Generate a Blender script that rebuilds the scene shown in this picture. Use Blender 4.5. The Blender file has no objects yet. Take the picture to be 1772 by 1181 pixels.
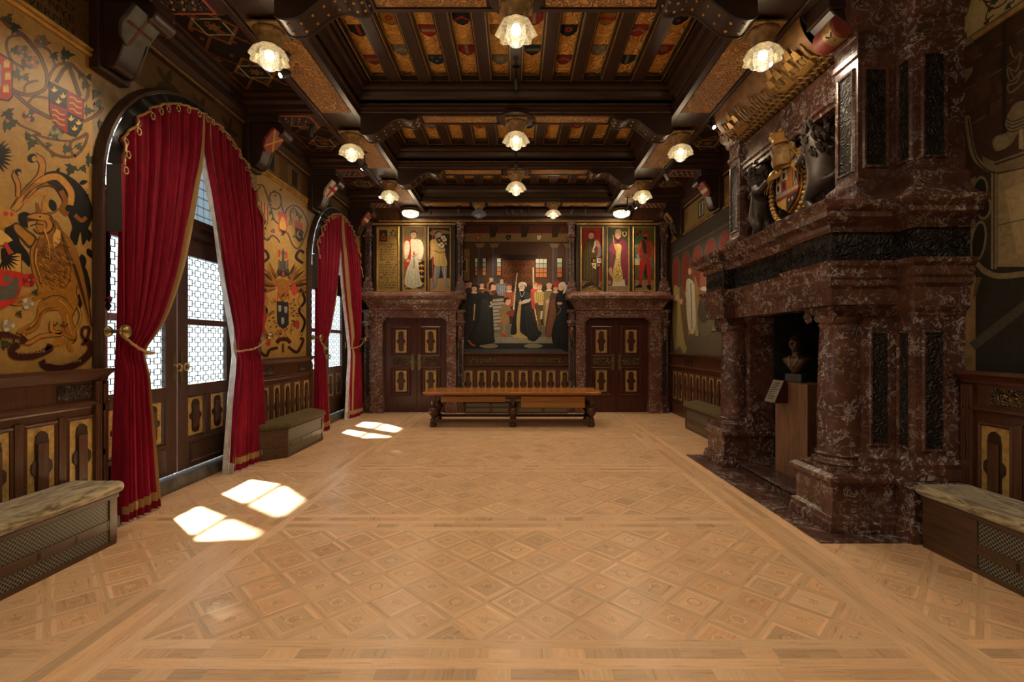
import bpy, bmesh, math, random
from mathutils import Vector, Matrix
random.seed(7)
SC = bpy.context.scene
COL = SC.collection
PI = math.pi
# ------------------------------------------------------------------ camera, world, sun, daylight, exposure
FPX = 825.0; VX = 893.0; VY = 595.0; EYE = 1.8
cam_d = bpy.data.cameras.new('camera'); cam = bpy.data.objects.new('camera', cam_d); COL.objects.link(cam)
cam_d.sensor_width = 36.0; cam_d.lens = 36.0*FPX/1772.0
cam_d.shift_x = -(VX-886.0)/1772.0; cam_d.shift_y = (VY-590.5)/1772.0
cam_d.clip_start = 0.05; cam_d.clip_end = 200
cam.location = (0, 0, EYE); cam.rotation_euler = (PI/2, 0, 0)
SC.camera = cam
SC.view_settings.view_transform = 'Standard'; SC.view_settings.look = 'None'
SC.view_settings.exposure = 0.0; SC.view_settings.gamma = 1.0
try: SC.view_settings.use_curve_mapping = False
except Exception: pass
world = bpy.data.worlds.new('world'); SC.world = world; world.use_nodes = True
wb = world.node_tree.nodes['Background']; wb.inputs[0].default_value = (0.86, 0.93, 1.0, 1); wb.inputs[1].default_value = 8.0
sun_d = bpy.data.lights.new('sun', 'SUN'); sun = bpy.data.objects.new('sun', sun_d); COL.objects.link(sun)
sun_d.energy = 520.0; sun_d.angle = math.radians(2.6); sun_d.color = (1.0, 0.96, 0.88)
_sd = Vector((1.45, -1.02, -2.25)).normalized()
sun.rotation_euler = _sd.to_track_quat('-Z', 'Y').to_euler()
def portal(name, y, z, w, h):
    d = bpy.data.lights.new(name, 'AREA'); o = bpy.data.objects.new(name, d); COL.objects.link(o)
    d.shape = 'RECTANGLE'; d.size = w; d.size_y = h
    o.location = (-4.62, y, z); o.rotation_euler = (PI/2, 0, -PI/2)
    d.cycles.is_portal = True
    return o
for _y in (1.40, 6.07, 10.78): portal('window_daylight', _y, 2.4, 2.6, 4.6)
LAMP_W = 84.0; LAMP_C = (1.0, 0.77, 0.50)
try:
    SC.cycles.max_bounces = 7; SC.cycles.diffuse_bounces = 4; SC.cycles.glossy_bounces = 3
    SC.cycles.transparent_max_bounces = 12; SC.cycles.caustics_reflective = False; SC.cycles.caustics_refractive = False
    SC.cycles.sample_clamp_indirect = 4.0; SC.cycles.use_denoising = True
except Exception: pass

# ------------------------------------------------------------------ node materials
MATS = {}
class NT:
    def __init__(s, name):
        s.m = bpy.data.materials.new(name); s.m.use_nodes = True
        s.t = s.m.node_tree; s.b = s.t.nodes['Principled BSDF']
        MATS[name] = s.m
    def n(s, typ, **kw):
        o = s.t.nodes.new(typ)
        for k, v in kw.items():
            if k.startswith('i_'): o.inputs[k[2:].replace('_', ' ')].default_value = v
            else: setattr(o, k, v)
        return o
    def l(s, a, b): s.t.links.new(a, b)
    def coords(s, scale=(1,1,1), rot=(0,0,0)):
        tc = s.n('ShaderNodeTexCoord'); mp = s.n('ShaderNodeMapping')
        mp.inputs['Scale'].default_value = scale; mp.inputs['Rotation'].default_value = rot
        s.l(tc.outputs['Object'], mp.inputs[0]); return mp.outputs[0]
    def noise(s, vec, scale, detail=3, dist=0.0, rough=0.5):
        o = s.n('ShaderNodeTexNoise'); s.l(vec, o.inputs['Vector'])
        o.inputs['Scale'].default_value = scale; o.inputs['Detail'].default_value = detail
        o.inputs['Distortion'].default_value = dist; o.inputs['Roughness'].default_value = rough
        return o.outputs['Fac']
    def math(s, op, a, b=None, c=None):
        o = s.n('ShaderNodeMath', operation=op)
        for i, x in enumerate((a, b, c)):
            if x is None: continue
            if isinstance(x, (int, float)): o.inputs[i].default_value = x
            else: s.l(x, o.inputs[i])
        return o.outputs[0]
    def ramp(s, fac, stops, interp='LINEAR'):
        o = s.n('ShaderNodeValToRGB'); s.l(fac, o.inputs[0]); o.color_ramp.interpolation = interp
        e = o.color_ramp.elements
        while len(e) < len(stops): e.new(0.5)
        for i, (p, c) in enumerate(stops):
            e[i].position = p; e[i].color = (c[0], c[1], c[2], 1) if not isinstance(c, (int, float)) else (c, c, c, 1)
        return o.outputs[0]
    def mix(s, fac, a, b, mode='MIX'):
        o = s.n('ShaderNodeMix', data_type='RGBA', blend_type=mode)
        for k, x in ((0, fac), (6, a), (7, b)):
            if isinstance(x, (int, float)): o.inputs[k].default_value = x
            elif isinstance(x, tuple): o.inputs[k].default_value = (*x, 1)
            else: s.l(x, o.inputs[k])
        return o.outputs[2]
    def bump(s, h, strength=0.3, dist=0.01):
        o = s.n('ShaderNodeBump'); s.l(h, o.inputs['Height']); o.inputs['Strength'].default_value = strength
        o.inputs['Distance'].default_value = dist; s.l(o.outputs[0], s.b.inputs['Normal'])
    def set(s, col=None, rough=None, metal=None, spec=None):
        for k, x in (('Base Color', col), ('Roughness', rough), ('Metallic', metal), ('Specular IOR Level', spec)):
            if x is None: continue
            if isinstance(x, (int, float)): s.b.inputs[k].default_value = x
            elif isinstance(x, tuple): s.b.inputs[k].default_value = (*x, 1)
            else: s.l(x, s.b.inputs[k])
def plain(name, col, rough=0.5, metal=0.0, var=0.25, scale=9.0, bump=0.0, spec=0.5):
    t = NT(name); v = t.coords(); f = t.noise(v, scale, 4)
    a = tuple(c*(1-var) for c in col); b = tuple(min(1, c*(1+var)) for c in col)
    t.set(t.ramp(f, [(0.3, a), (0.7, b)]), rough, metal, spec)
    if bump: t.bump(t.noise(v, scale*4, 3), bump, 0.004)
    return t.m
def wood(name, col, rough=0.4, axis='z', dark=0.55):
    t = NT(name); sc = {'x': (1.2, 14, 14), 'y': (14, 1.2, 14), 'z': (14, 14, 1.2)}[axis]
    v = t.coords(sc); f = t.noise(v, 2.2, 5, 0.6, 0.6)
    a = tuple(c*dark for c in col); b = tuple(min(1, c*1.35) for c in col)
    t.set(t.ramp(f, [(0.3, a), (0.5, col), (0.72, b)]), rough); t.bump(f, 0.12, 0.003)
    return t.m
wood('dark_oak', (0.075, 0.028, 0.013), 0.36); wood('dark_oak_y', (0.075, 0.028, 0.013), 0.36, 'y')
wood('door_wood', (0.060, 0.014, 0.009), 0.32); wood('ceiling_wood', (0.034, 0.014, 0.008), 0.42, 'x')
wood('ceiling_wood_y', (0.034, 0.014, 0.008), 0.42, 'y'); wood('table_top_oak', (0.33, 0.125, 0.028), 0.24, 'x', 0.7)
wood('table_dark', (0.060, 0.025, 0.013), 0.26); wood('box_oak', (0.30, 0.135, 0.030), 0.45, 'x', 0.85)
wood('window_wood', (0.055, 0.028, 0.018), 0.4); wood('bench_wood', (0.075, 0.038, 0.018), 0.38, 'y'); wood('bench_wood_x', (0.075, 0.038, 0.018), 0.38, 'x')
wood('plinth_wood', (0.17, 0.085, 0.045), 0.5)
plain('carved_wood', (0.030, 0.014, 0.009), 0.4); plain('black_paint', (0.012, 0.010, 0.009), 0.45)
plain('gilt', (0.46, 0.27, 0.075), 0.42, 0.55, 0.3); plain('gilt_dull', (0.26, 0.155, 0.055), 0.5, 0.35, 0.4, 14)
plain('gold_ground', (0.42, 0.27, 0.085), 0.5, 0.25, 0.3, 20); plain('brass', (0.50, 0.38, 0.16), 0.3, 0.9, 0.3)
plain('old_brass', (0.20, 0.17, 0.08), 0.4, 0.8, 0.3); plain('bronze', (0.085, 0.05, 0.028), 0.4, 0.5, 0.35, 16)
plain('iron', (0.03, 0.03, 0.032), 0.45, 0.7); plain('soot', (0.008, 0.008, 0.009), 0.8, 0, 0.4, 5, 0.5)
plain('red_paint', (0.20, 0.035, 0.022), 0.5); plain('white_paint', (0.45, 0.42, 0.36), 0.5); plain('lion_wood', (0.035, 0.022, 0.016), 0.5, 0, 0.4, 14, 0.3)
plain('grey_stone', (0.06, 0.06, 0.05), 0.5, 0, 0.35, 12); plain('plaster_white', (0.34, 0.30, 0.24), 0.6); plain('lining_white', (0.62, 0.60, 0.60), 0.8)
plain('spot_black', (0.015, 0.015, 0.016), 0.4); plain('spot_grey', (0.25, 0.24, 0.22), 0.4, 0.6); plain('bone_card', (0.20, 0.18, 0.14), 0.6)
plain('frieze_ground', (0.20, 0.13, 0.055), 0.6, 0, 0.3, 8); plain('step_stone', (0.085, 0.078, 0.07), 0.4, 0, 0.6, 6)
plain('cove_ground', (0.20, 0.10, 0.03), 0.55, 0.1, 0.4, 8, 0.2); plain('pink_line', (0.28, 0.07, 0.04), 0.5)
def marble(name, base, dark, veins, rough, sc=1.0, amount=1.0):
    t = NT(name); v = t.coords((sc, sc, sc))
    big = t.noise(v, 3.0, 4, 0.5)
    col = t.ramp(big, [(0.3, dark), (0.65, base)])
    n1 = t.noise(v, 7.0, 6, 1.6, 0.62); r1 = t.math('ABSOLUTE', t.math('SUBTRACT', n1, 0.5))
    m1 = t.ramp(r1, [(0.0, 1.0), (0.012*amount, 0.75), (0.035*amount, 0.0)])
    n2 = t.noise(v, 17.0, 5, 1.0, 0.6); m2 = t.ramp(n2, [(0.63-0.02*amount, 0.0), (0.69-0.02*amount, 0.8)])
    n3 = t.noise(v, 2.2, 3, 0.0); gate = t.ramp(n3, [(0.40, 0.15), (0.58, 1.0)])
    n4 = t.noise(v, 11.0, 2, 0.0); brk = t.ramp(n4, [(0.44, 0.0), (0.54, 1.0)])
    f = t.math('MULTIPLY', t.math('MAXIMUM', t.math('MULTIPLY', m1, brk), m2), gate)
    t.set(t.mix(f, col, veins), rough); return t.m
marble('red_marble', (0.115, 0.050, 0.036), (0.055, 0.025, 0.018), (0.46, 0.45, 0.46), 0.27, 1.05, 0.95)
marble('red_marble_floor', (0.085, 0.036, 0.024), (0.045, 0.020, 0.014), (0.36, 0.35, 0.36), 0.3, 1.2, 1.2)
marble('pale_red_marble', (0.135, 0.048, 0.028), (0.065, 0.024, 0.015), (0.55, 0.46, 0.42), 0.3, 1.6, 1.3)
def carved(name, col, sc=14, gold=None, rough=0.4):
    t = NT(name); v = t.coords(); n = t.noise(v, 4, 2)
    vo = t.n('ShaderNodeTexVoronoi', feature='F1'); vo.inputs['Scale'].default_value = sc
    mp = t.n('ShaderNodeVectorMath', operation='ADD'); t.l(v, mp.inputs[0])
    nn = t.n('ShaderNodeTexNoise'); nn.inputs['Scale'].default_value = 5; t.l(v, nn.inputs['Vector'])
    sc_ = t.n('ShaderNodeVectorMath', operation='SCALE'); t.l(nn.outputs['Color'], sc_.inputs[0]); sc_.inputs['Scale'].default_value = 0.25
    t.l(sc_.outputs[0], mp.inputs[1]); t.l(mp.outputs[0], vo.inputs['Vector'])
    w = t.math('SINE', t.math('MULTIPLY', vo.outputs['Distance'], 26.0))
    if gold: t.set(t.mix(t.ramp(w, [(0.45, 0.0), (0.75, 1.0)]), col, gold), rough)
    else: t.set(col, rough)
    t.bump(w, 0.9, 0.012); return t.m
carved('black_carving', (0.016, 0.012, 0.010), 9, None, 0.55); carved('wood_carving', (0.030, 0.013, 0.008), 11)
carved('gold_carving', (0.018, 0.012, 0.009), 16, (0.42, 0.27, 0.09))
carved('soffit_gold', (0.50, 0.25, 0.06), 9, (0.20, 0.09, 0.025), 0.6)
carved('coffer_gold', (0.66, 0.34, 0.07), 5, (0.80, 0.44, 0.11), 0.6)
carved('text_band', (0.16, 0.12, 0.05), 20, (0.09, 0.06, 0.025), 0.6)
def scene_carve(): pass
def attrmat(name, rough=0.5, var=0.2, sc=30, metal=0.0, nm='Col', bump=0.0):
    t = NT(name); a = t.n('ShaderNodeAttribute', attribute_name=nm); v = t.coords()
    f = t.noise(v, sc, 5, 0.4, 0.65)
    m = t.ramp(f, [(0.25, 1-var), (0.75, 1+var*0.6)])
    t.set(t.mix(1.0, a.outputs['Color'], m, 'MULTIPLY'), rough, metal, 0.22)
    if bump: t.bump(f, bump, 0.004)
    return t.m
attrmat('painted', 0.75, 0.35, 26); attrmat('painted_gold_wall', 0.5, 0.28, 16, 0.0); attrmat('painted_wood', 0.5, 0.3, 20)
def floor_mat():
    t = NT('parquet'); a = t.n('ShaderNodeAttribute', attribute_name='Col')
    uv = t.n('ShaderNodeUVMap'); mp = t.n('ShaderNodeMapping'); t.l(uv.outputs[0], mp.inputs[0]); mp.inputs['Scale'].default_value = (3.5, 60, 1)
    f = t.noise(mp.outputs[0], 1.0, 5, 0.8, 0.6)
    mp2 = t.n('ShaderNodeMapping'); t.l(uv.outputs[0], mp2.inputs[0]); mp2.inputs['Scale'].default_value = (9, 30, 1)
    g = t.noise(mp2.outputs[0], 1.3, 3, 2.5, 0.6); ray = t.ramp(t.math('ABSOLUTE', t.math('SUBTRACT', g, 0.5)), [(0.0, 1.16), (0.03, 1.0)])
    m = t.ramp(f, [(0.25, 0.80), (0.75, 1.12)])
    c = t.mix(1.0, a.outputs['Color'], m, 'MULTIPLY'); c = t.mix(1.0, c, ray, 'MULTIPLY')
    t.set(c, t.ramp(f, [(0.2, 0.24), (0.8, 0.36)]), spec=0.4); t.bump(f, 0.06, 0.002)
floor_mat()
def velvet(name, col, sheen, sc=(30, 30, 3), crush=False):
    t = NT(name); v = t.coords(sc); f = t.noise(v, 1.0, 4, 0.5)
    t.set(t.ramp(f, [(0.3, tuple(c*0.7 for c in col)), (0.7, tuple(min(1, c*1.3) for c in col))]), 0.75, spec=0.2)
    t.b.inputs['Sheen Weight'].default_value = 0.5; t.b.inputs['Sheen Roughness'].default_value = 0.4
    t.b.inputs['Sheen Tint'].default_value = (*sheen, 1)
velvet('red_velvet', (0.21, 0.003, 0.020), (0.9, 0.15, 0.25))
def crushed(name, lo, hi):
    t = NT(name); v = t.coords((7, 2.2, 7)); f = t.noise(v, 1.6, 6, 1.8, 0.6)
    t.set(t.ramp(f, [(0.38, lo), (0.5, tuple((a+b)/2 for a, b in zip(lo, hi))), (0.66, hi)]), 0.7, spec=0.2)
    t.b.inputs['Sheen Weight'].default_value = 0.4
    t.bump(f, 0.5, 0.02)
crushed('crushed_velvet', (0.10, 0.075, 0.035), (0.50, 0.42, 0.26)); velvet('olive_velvet', (0.085, 0.060, 0.024), (0.4, 0.35, 0.2))
def braid():
    t = NT('gold_braid'); v = t.coords(); w = t.n('ShaderNodeTexWave'); t.l(v, w.inputs['Vector']); w.inputs['Scale'].default_value = 60
    t.set(t.ramp(w.outputs['Fac'], [(0.2, (0.20, 0.10, 0.03)), (0.8, (0.50, 0.32, 0.12))]), 0.6)
braid()
def sheer(name, transp, col, tl=0.5, emit=None):
    t = NT(name); t.t.nodes.remove(t.b)
    tr = t.n('ShaderNodeBsdfTransparent'); tr.inputs[0].default_value = (*col, 1)
    tl_ = t.n('ShaderNodeBsdfTranslucent'); tl_.inputs[0].default_value = (*col, 1)
    gl = t.n('ShaderNodeBsdfGlossy'); gl.inputs['Roughness'].default_value = 0.1
    v = t.coords(); f = t.noise(v, 25, 3)
    m1 = t.n('ShaderNodeMixShader'); t.l(t.ramp(f, [(0.3, max(0, 1-transp-0.02)), (0.7, 1-transp+0.02)]), m1.inputs[0]); t.l(tr.outputs[0], m1.inputs[1]); t.l(tl_.outputs[0], m1.inputs[2])
    m2 = t.n('ShaderNodeMixShader'); m2.inputs[0].default_value = 0.05; t.l(m1.outputs[0], m2.inputs[1]); t.l(gl.outputs[0], m2.inputs[2])
    out = t.t.nodes['Material Output']; t.l(m2.outputs[0], out.inputs[0])
sheer('window_glass', 0.975, (0.36, 0.38, 0.38)); sheer('blue_blind', 0.05, (0.17, 0.19, 0.21))
def lampglass(name, e, col, fac_t):
    t = NT(name); t.t.nodes.remove(t.b)
    tr = t.n('ShaderNodeBsdfTransparent'); tr.inputs[0].default_value = (1, 0.97, 0.9, 1)
    gl = t.n('ShaderNodeBsdfGlossy'); gl.inputs['Roughness'].default_value = 0.15; gl.inputs[0].default_value = (1, 0.9, 0.7, 1)
    em = t.n('ShaderNodeEmission'); em.inputs[0].default_value = (*col, 1); 
    v = t.coords((1, 1, 1)); w = t.noise(v, 42, 3)
    t.l(t.ramp(w, [(0.35, e*0.35), (0.65, e)]), em.inputs[1])
    a = t.n('ShaderNodeMixShader'); a.inputs[0].default_value = 0.25; t.l(tr.outputs[0], a.inputs[1]); t.l(gl.outputs[0], a.inputs[2])
    b = t.n('ShaderNodeMixShader'); b.inputs[0].default_value = 1-fac_t; t.l(a.outputs[0], b.inputs[1]); t.l(em.outputs[0], b.inputs[2])
    t.l(b.outputs[0], t.t.nodes['Material Output'].inputs[0])
lampglass('shade_glass', 1.1, (1.0, 0.72, 0.36), 0.62); lampglass('globe_glass', 1.7, (1.0, 0.83, 0.52), 0.5); lampglass('unlit_glow_glass', 0.12, (0.6, 0.6, 0.6), 0.55)  # glass of the unlit lamp also carries a faint grey glow
lampglass('crystal_glass', 2.2, (1.0, 0.93, 0.8), 0.35)
def emit(name, col, e):
    t = NT(name); t.b.inputs['Emission Color'].default_value = (*col, 1); t.b.inputs['Emission Strength'].default_value = e
    t.set((0.8, 0.7, 0.5), 0.5)
emit('bulb', (1.0, 0.80, 0.46), 9.0); emit('spot_lens', (1.0, 0.92, 0.78), 40.0)
def grille():
    t = NT('mesh_grille'); v = t.coords((1, 1, 1), (PI/4, 0, 0))
    sx = t.n('ShaderNodeSeparateXYZ'); t.l(v, sx.inputs[0])
    a = t.math('ABSOLUTE', t.math('SINE', t.math('MULTIPLY', sx.outputs[1], 130.0))); b = t.math('ABSOLUTE', t.math('SINE', t.math('MULTIPLY', sx.outputs[2], 130.0)))
    f = t.math('MAXIMUM', a, b); r = t.ramp(f, [(0.86, 0.0), (0.95, 1.0)])
    t.set(t.mix(r, (0.010, 0.010, 0.008), (0.20, 0.19, 0.14)), 0.45); t.bump(r, 0.5, 0.004)
grille()
M = MATS

# ------------------------------------------------------------------ mesh builder
def srgb(h):
    h = h.lstrip('#'); c = [int(h[i:i+2], 16)/255 for i in (0, 2, 4)]
    return tuple(x/12.92 if x < 0.04045 else ((x+0.055)/1.055)**2.4 for x in c)
class MB:
    def __init__(s): s.v = []; s.f = []; s.m = []; s.c = []; s.u = None
    def face(s, pts, mi=0, col=None):
        i = len(s.v); s.v += [tuple(p) for p in pts]; s.f.append(tuple(range(i, i+len(pts)))); s.m.append(mi); s.c.append(col)
    def grid(s, rows, mi=0, closed_u=False, closed_v=False, col=None):
        b = len(s.v); n = len(rows); k = len(rows[0])
        for r in rows: s.v += [tuple(p) for p in r]
        for i in range(n if closed_v else n-1):
            for j in range(k if closed_u else k-1):
                a = b+i*k+j; a2 = b+i*k+(j+1) % k; c = b+((i+1) % n)*k+j; c2 = b+((i+1) % n)*k+(j+1) % k
                s.f.append((a, a2, c2, c)); s.m.append(mi); s.c.append(col)
    def box(s, x0, x1, y0, y1, z0, z1, mi=0, col=None):
        b = len(s.v)
        s.v += [(x, y, z) for z in (z0, z1) for y in (y0, y1) for x in (x0, x1)]
        for q in ((0, 2, 3, 1), (4, 5, 7, 6), (0, 1, 5, 4), (2, 6, 7, 3), (0, 4, 6, 2), (1, 3, 7, 5)):
            s.f.append(tuple(b+i for i in q)); s.m.append(mi); s.c.append(col)
        return s
    def prism(s, pts, z0, z1, mi=0, fn=None, col=None):
        """polygon pts in (a,b) extruded from z0 to z1; fn maps (a,b,z) to 3D"""
        fn = fn or (lambda a, b_, z: (a, b_, z)); b = len(s.v); n = len(pts)
        s.v += [tuple(fn(p[0], p[1], z0)) for p in pts]+[tuple(fn(p[0], p[1], z1)) for p in pts]
        s.f.append(tuple(range(b+n-1, b-1, -1))); s.f.append(tuple(range(b+n, b+2*n))); s.m += [mi, mi]; s.c += [col, col]
        for i in range(n):
            j = (i+1) % n; s.f.append((b+i, b+j, b+n+j, b+n+i)); s.m.append(mi); s.c.append(col)
    def lathe(s, prof, c=(0, 0, 0), seg=24, mi=0, ax='z', lobes=0, amp=0.0, caps=True):
        rows = []
        for (r, h, *e) in prof:
            k = e[0] if e else 1.0
            row = []
            for i in range(seg):
                a = 2*PI*i/seg; rr = r*(1+(amp*k*math.cos(lobes*a) if lobes else 0))
                p = (rr*math.cos(a), rr*math.sin(a), h)
                if ax == 'x': p = (h, rr*math.cos(a), rr*math.sin(a))
                if ax == 'y': p = (rr*math.cos(a), h, rr*math.sin(a))
                row.append((c[0]+p[0], c[1]+p[1], c[2]+p[2]))
            rows.append(row)
        b = len(s.v); s.grid(rows, mi, closed_u=True)
        if caps:
            n = len(rows)
            if prof[0][0] > 1e-4: s.f.append(tuple(range(b+seg-1, b-1, -1))); s.m.append(mi); s.c.append(None)
            if prof[-1][0] > 1e-4: s.f.append(tuple(b+(n-1)*seg+i for i in range(seg))); s.m.append(mi); s.c.append(None)
    def tube(s, pts, r, seg=8, mi=0, closed=False):
        pts = [Vector(p) for p in pts]; n = len(pts); rows = []; up = Vector((0, 0, 1))
        for i, p in enumerate(pts):
            if closed: d = pts[(i+1) % n]-pts[i-1]
            else: d = pts[min(i+1, n-1)]-pts[max(i-1, 0)]
            d = d.normalized() if d.length > 1e-9 else Vector((0, 0, 1))
            u = up if abs(d.dot(up)) < 0.95 else Vector((1, 0, 0))
            a = d.cross(u).normalized(); b_ = d.cross(a).normalized(); rr = r[i] if isinstance(r, (list, tuple)) else r
            rows.append([tuple(p+a*rr*math.cos(2*PI*k/seg)+b_*rr*math.sin(2*PI*k/seg)) for k in range(seg)])
        b = len(s.v); s.grid(rows, mi, closed_u=True, closed_v=closed)
        if not closed:
            s.f.append(tuple(range(b+seg-1, b-1, -1))); s.f.append(tuple(b+(n-1)*seg+i for i in range(seg))); s.m += [mi, mi]; s.c += [None, None]
    def mould(s, path, prof, closed=False, mi=0, fn=None, cap=True):
        """sweep profile [(out,h)] along a plan path with mitred corners; out = left of travel"""
        fn = fn or (lambda a, b_, z: (a, b_, z)); n = len(path); rows = []
        for i in range(n):
            p = Vector(path[i]).to_2d() if False else Vector((path[i][0], path[i][1]))
            def nrm(a, b_):
                d = Vector((path[b_][0]-path[a][0], path[b_][1]-path[a][1])).normalized(); return Vector((-d.y, d.x))
            if closed: n1 = nrm(i-1, i); n2 = nrm(i, (i+1) % n)
            else: n1 = nrm(max(i-1, 0), max(i-1, 0)+1); n2 = nrm(min(i, n-2), min(i, n-2)+1)
            m = (n1+n2); m = m/max(0.15, m.dot(n1)) if m.length > 1e-6 else n1
            rows.append([fn(p.x+m.x*o, p.y+m.y*o, h) for (o, h) in prof])
        b = len(s.v); s.grid(rows, mi, closed_v=closed)
        k = len(prof)
        if cap and not closed:
            s.f.append(tuple(range(b, b+k))); s.f.append(tuple(range(b+(n-1)*k+k-1, b+(n-1)*k-1, -1))); s.m += [mi, mi]; s.c += [None, None]
        if cap and closed:
            s.f.append(tuple(b+i*k for i in range(n))); s.f.append(tuple(b+i*k+k-1 for i in range(n-1, -1, -1))); s.m += [mi, mi]; s.c += [None, None]
    def build(s, name, mats, parent=None, smooth=False, bevel=0.0, sub=0, loc=None, recalc=True):
        me = bpy.data.meshes.new(name); me.from_pydata(s.v, [], s.f)
        if isinstance(mats, str): mats = [mats]
        for m in mats: me.materials.append(M[m] if isinstance(m, str) else m)
        if len(mats) > 1: me.polygons.foreach_set('material_index', s.m)
        if any(c is not None for c in s.c):
            at = me.color_attributes.new('Col', 'FLOAT_COLOR', 'CORNER'); buf = []
            for f, c in zip(s.f, s.c):
                c = c or (0.5, 0.5, 0.5); buf += [c[0], c[1], c[2], 1.0]*len(f)
            at.data.foreach_set('color', buf)
        if s.u:
            ul = me.uv_layers.new(name='UVMap'); buf = []
            for u in s.u:
                for q in u: buf += [q[0], q[1]]
            ul.data.foreach_set('uv', buf)
        if recalc and not s.u:
            bm = bmesh.new(); bm.from_mesh(me); bmesh.ops.recalc_face_normals(bm, faces=bm.faces); bm.to_mesh(me); bm.free()
        if smooth:
            me.shade_smooth(); me.set_sharp_from_angle(angle=math.radians(smooth if smooth is not True else 40))
        o = bpy.data.objects.new(name, me); COL.objects.link(o)
        if bevel: md = o.modifiers.new('b', 'BEVEL'); md.width = bevel; md.segments = 2; md.limit_method = 'ANGLE'
        if sub: md = o.modifiers.new('s', 'SUBSURF'); md.levels = sub; md.render_levels = sub
        if loc: o.location = loc
        if parent: o.parent = parent
        return o
def tag(o, label=None, cat=None, group=None, kind=None):
    if label: o['label'] = label
    if cat: o['category'] = cat
    if group: o['group'] = group
    if kind: o['kind'] = kind
    return o
def empty(name, loc=(0, 0, 0), rz=0.0):
    o = bpy.data.objects.new(name, None); COL.objects.link(o); o.location = loc; o.rotation_euler = (0, 0, rz); o.empty_display_size = 0.1
    return o
def copy_tree(o, parent=None):
    c = o.copy(); COL.objects.link(c)
    if parent: c.parent = parent
    for ch in list(o.children): copy_tree(ch, c)
    return c
def bez(pts, n=10, closed=False):
    out = []; m = len(pts)
    for i in range(m if closed else m-1):
        p0 = pts[i-1] if (i > 0 or closed) else pts[0]; p1 = pts[i]; p2 = pts[(i+1) % m]; p3 = pts[(i+2) % m] if (i+2 < m or closed) else pts[-1]
        for k in range(n):
            t = k/n
            out.append(tuple(0.5*((2*b)+(-a+c)*t+(2*a-5*b+4*c-d)*t*t+(-a+3*b-3*c+d)*t**3) for a, b, c, d in zip(p0, p1, p2, p3)))
    if not closed: out.append(tuple(pts[-1]))
    return out
# photo pixel -> point on one of the room's flat surfaces (paintings and panels are laid out on their own wall)
WL = -4.1; WR = 4.1; WB = 12.6
def pl(px, py): Z = 4.1*FPX/(VX-px); return (Z, EYE+(VY-py)*Z/FPX)
def pr(px, py): Z = 4.1*FPX/(px-VX); return (Z, EYE+(VY-py)*Z/FPX)
def pb(px, py, Y=12.58): return ((px-VX)*Y/FPX, EYE+(VY-py)*Y/FPX)
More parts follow.
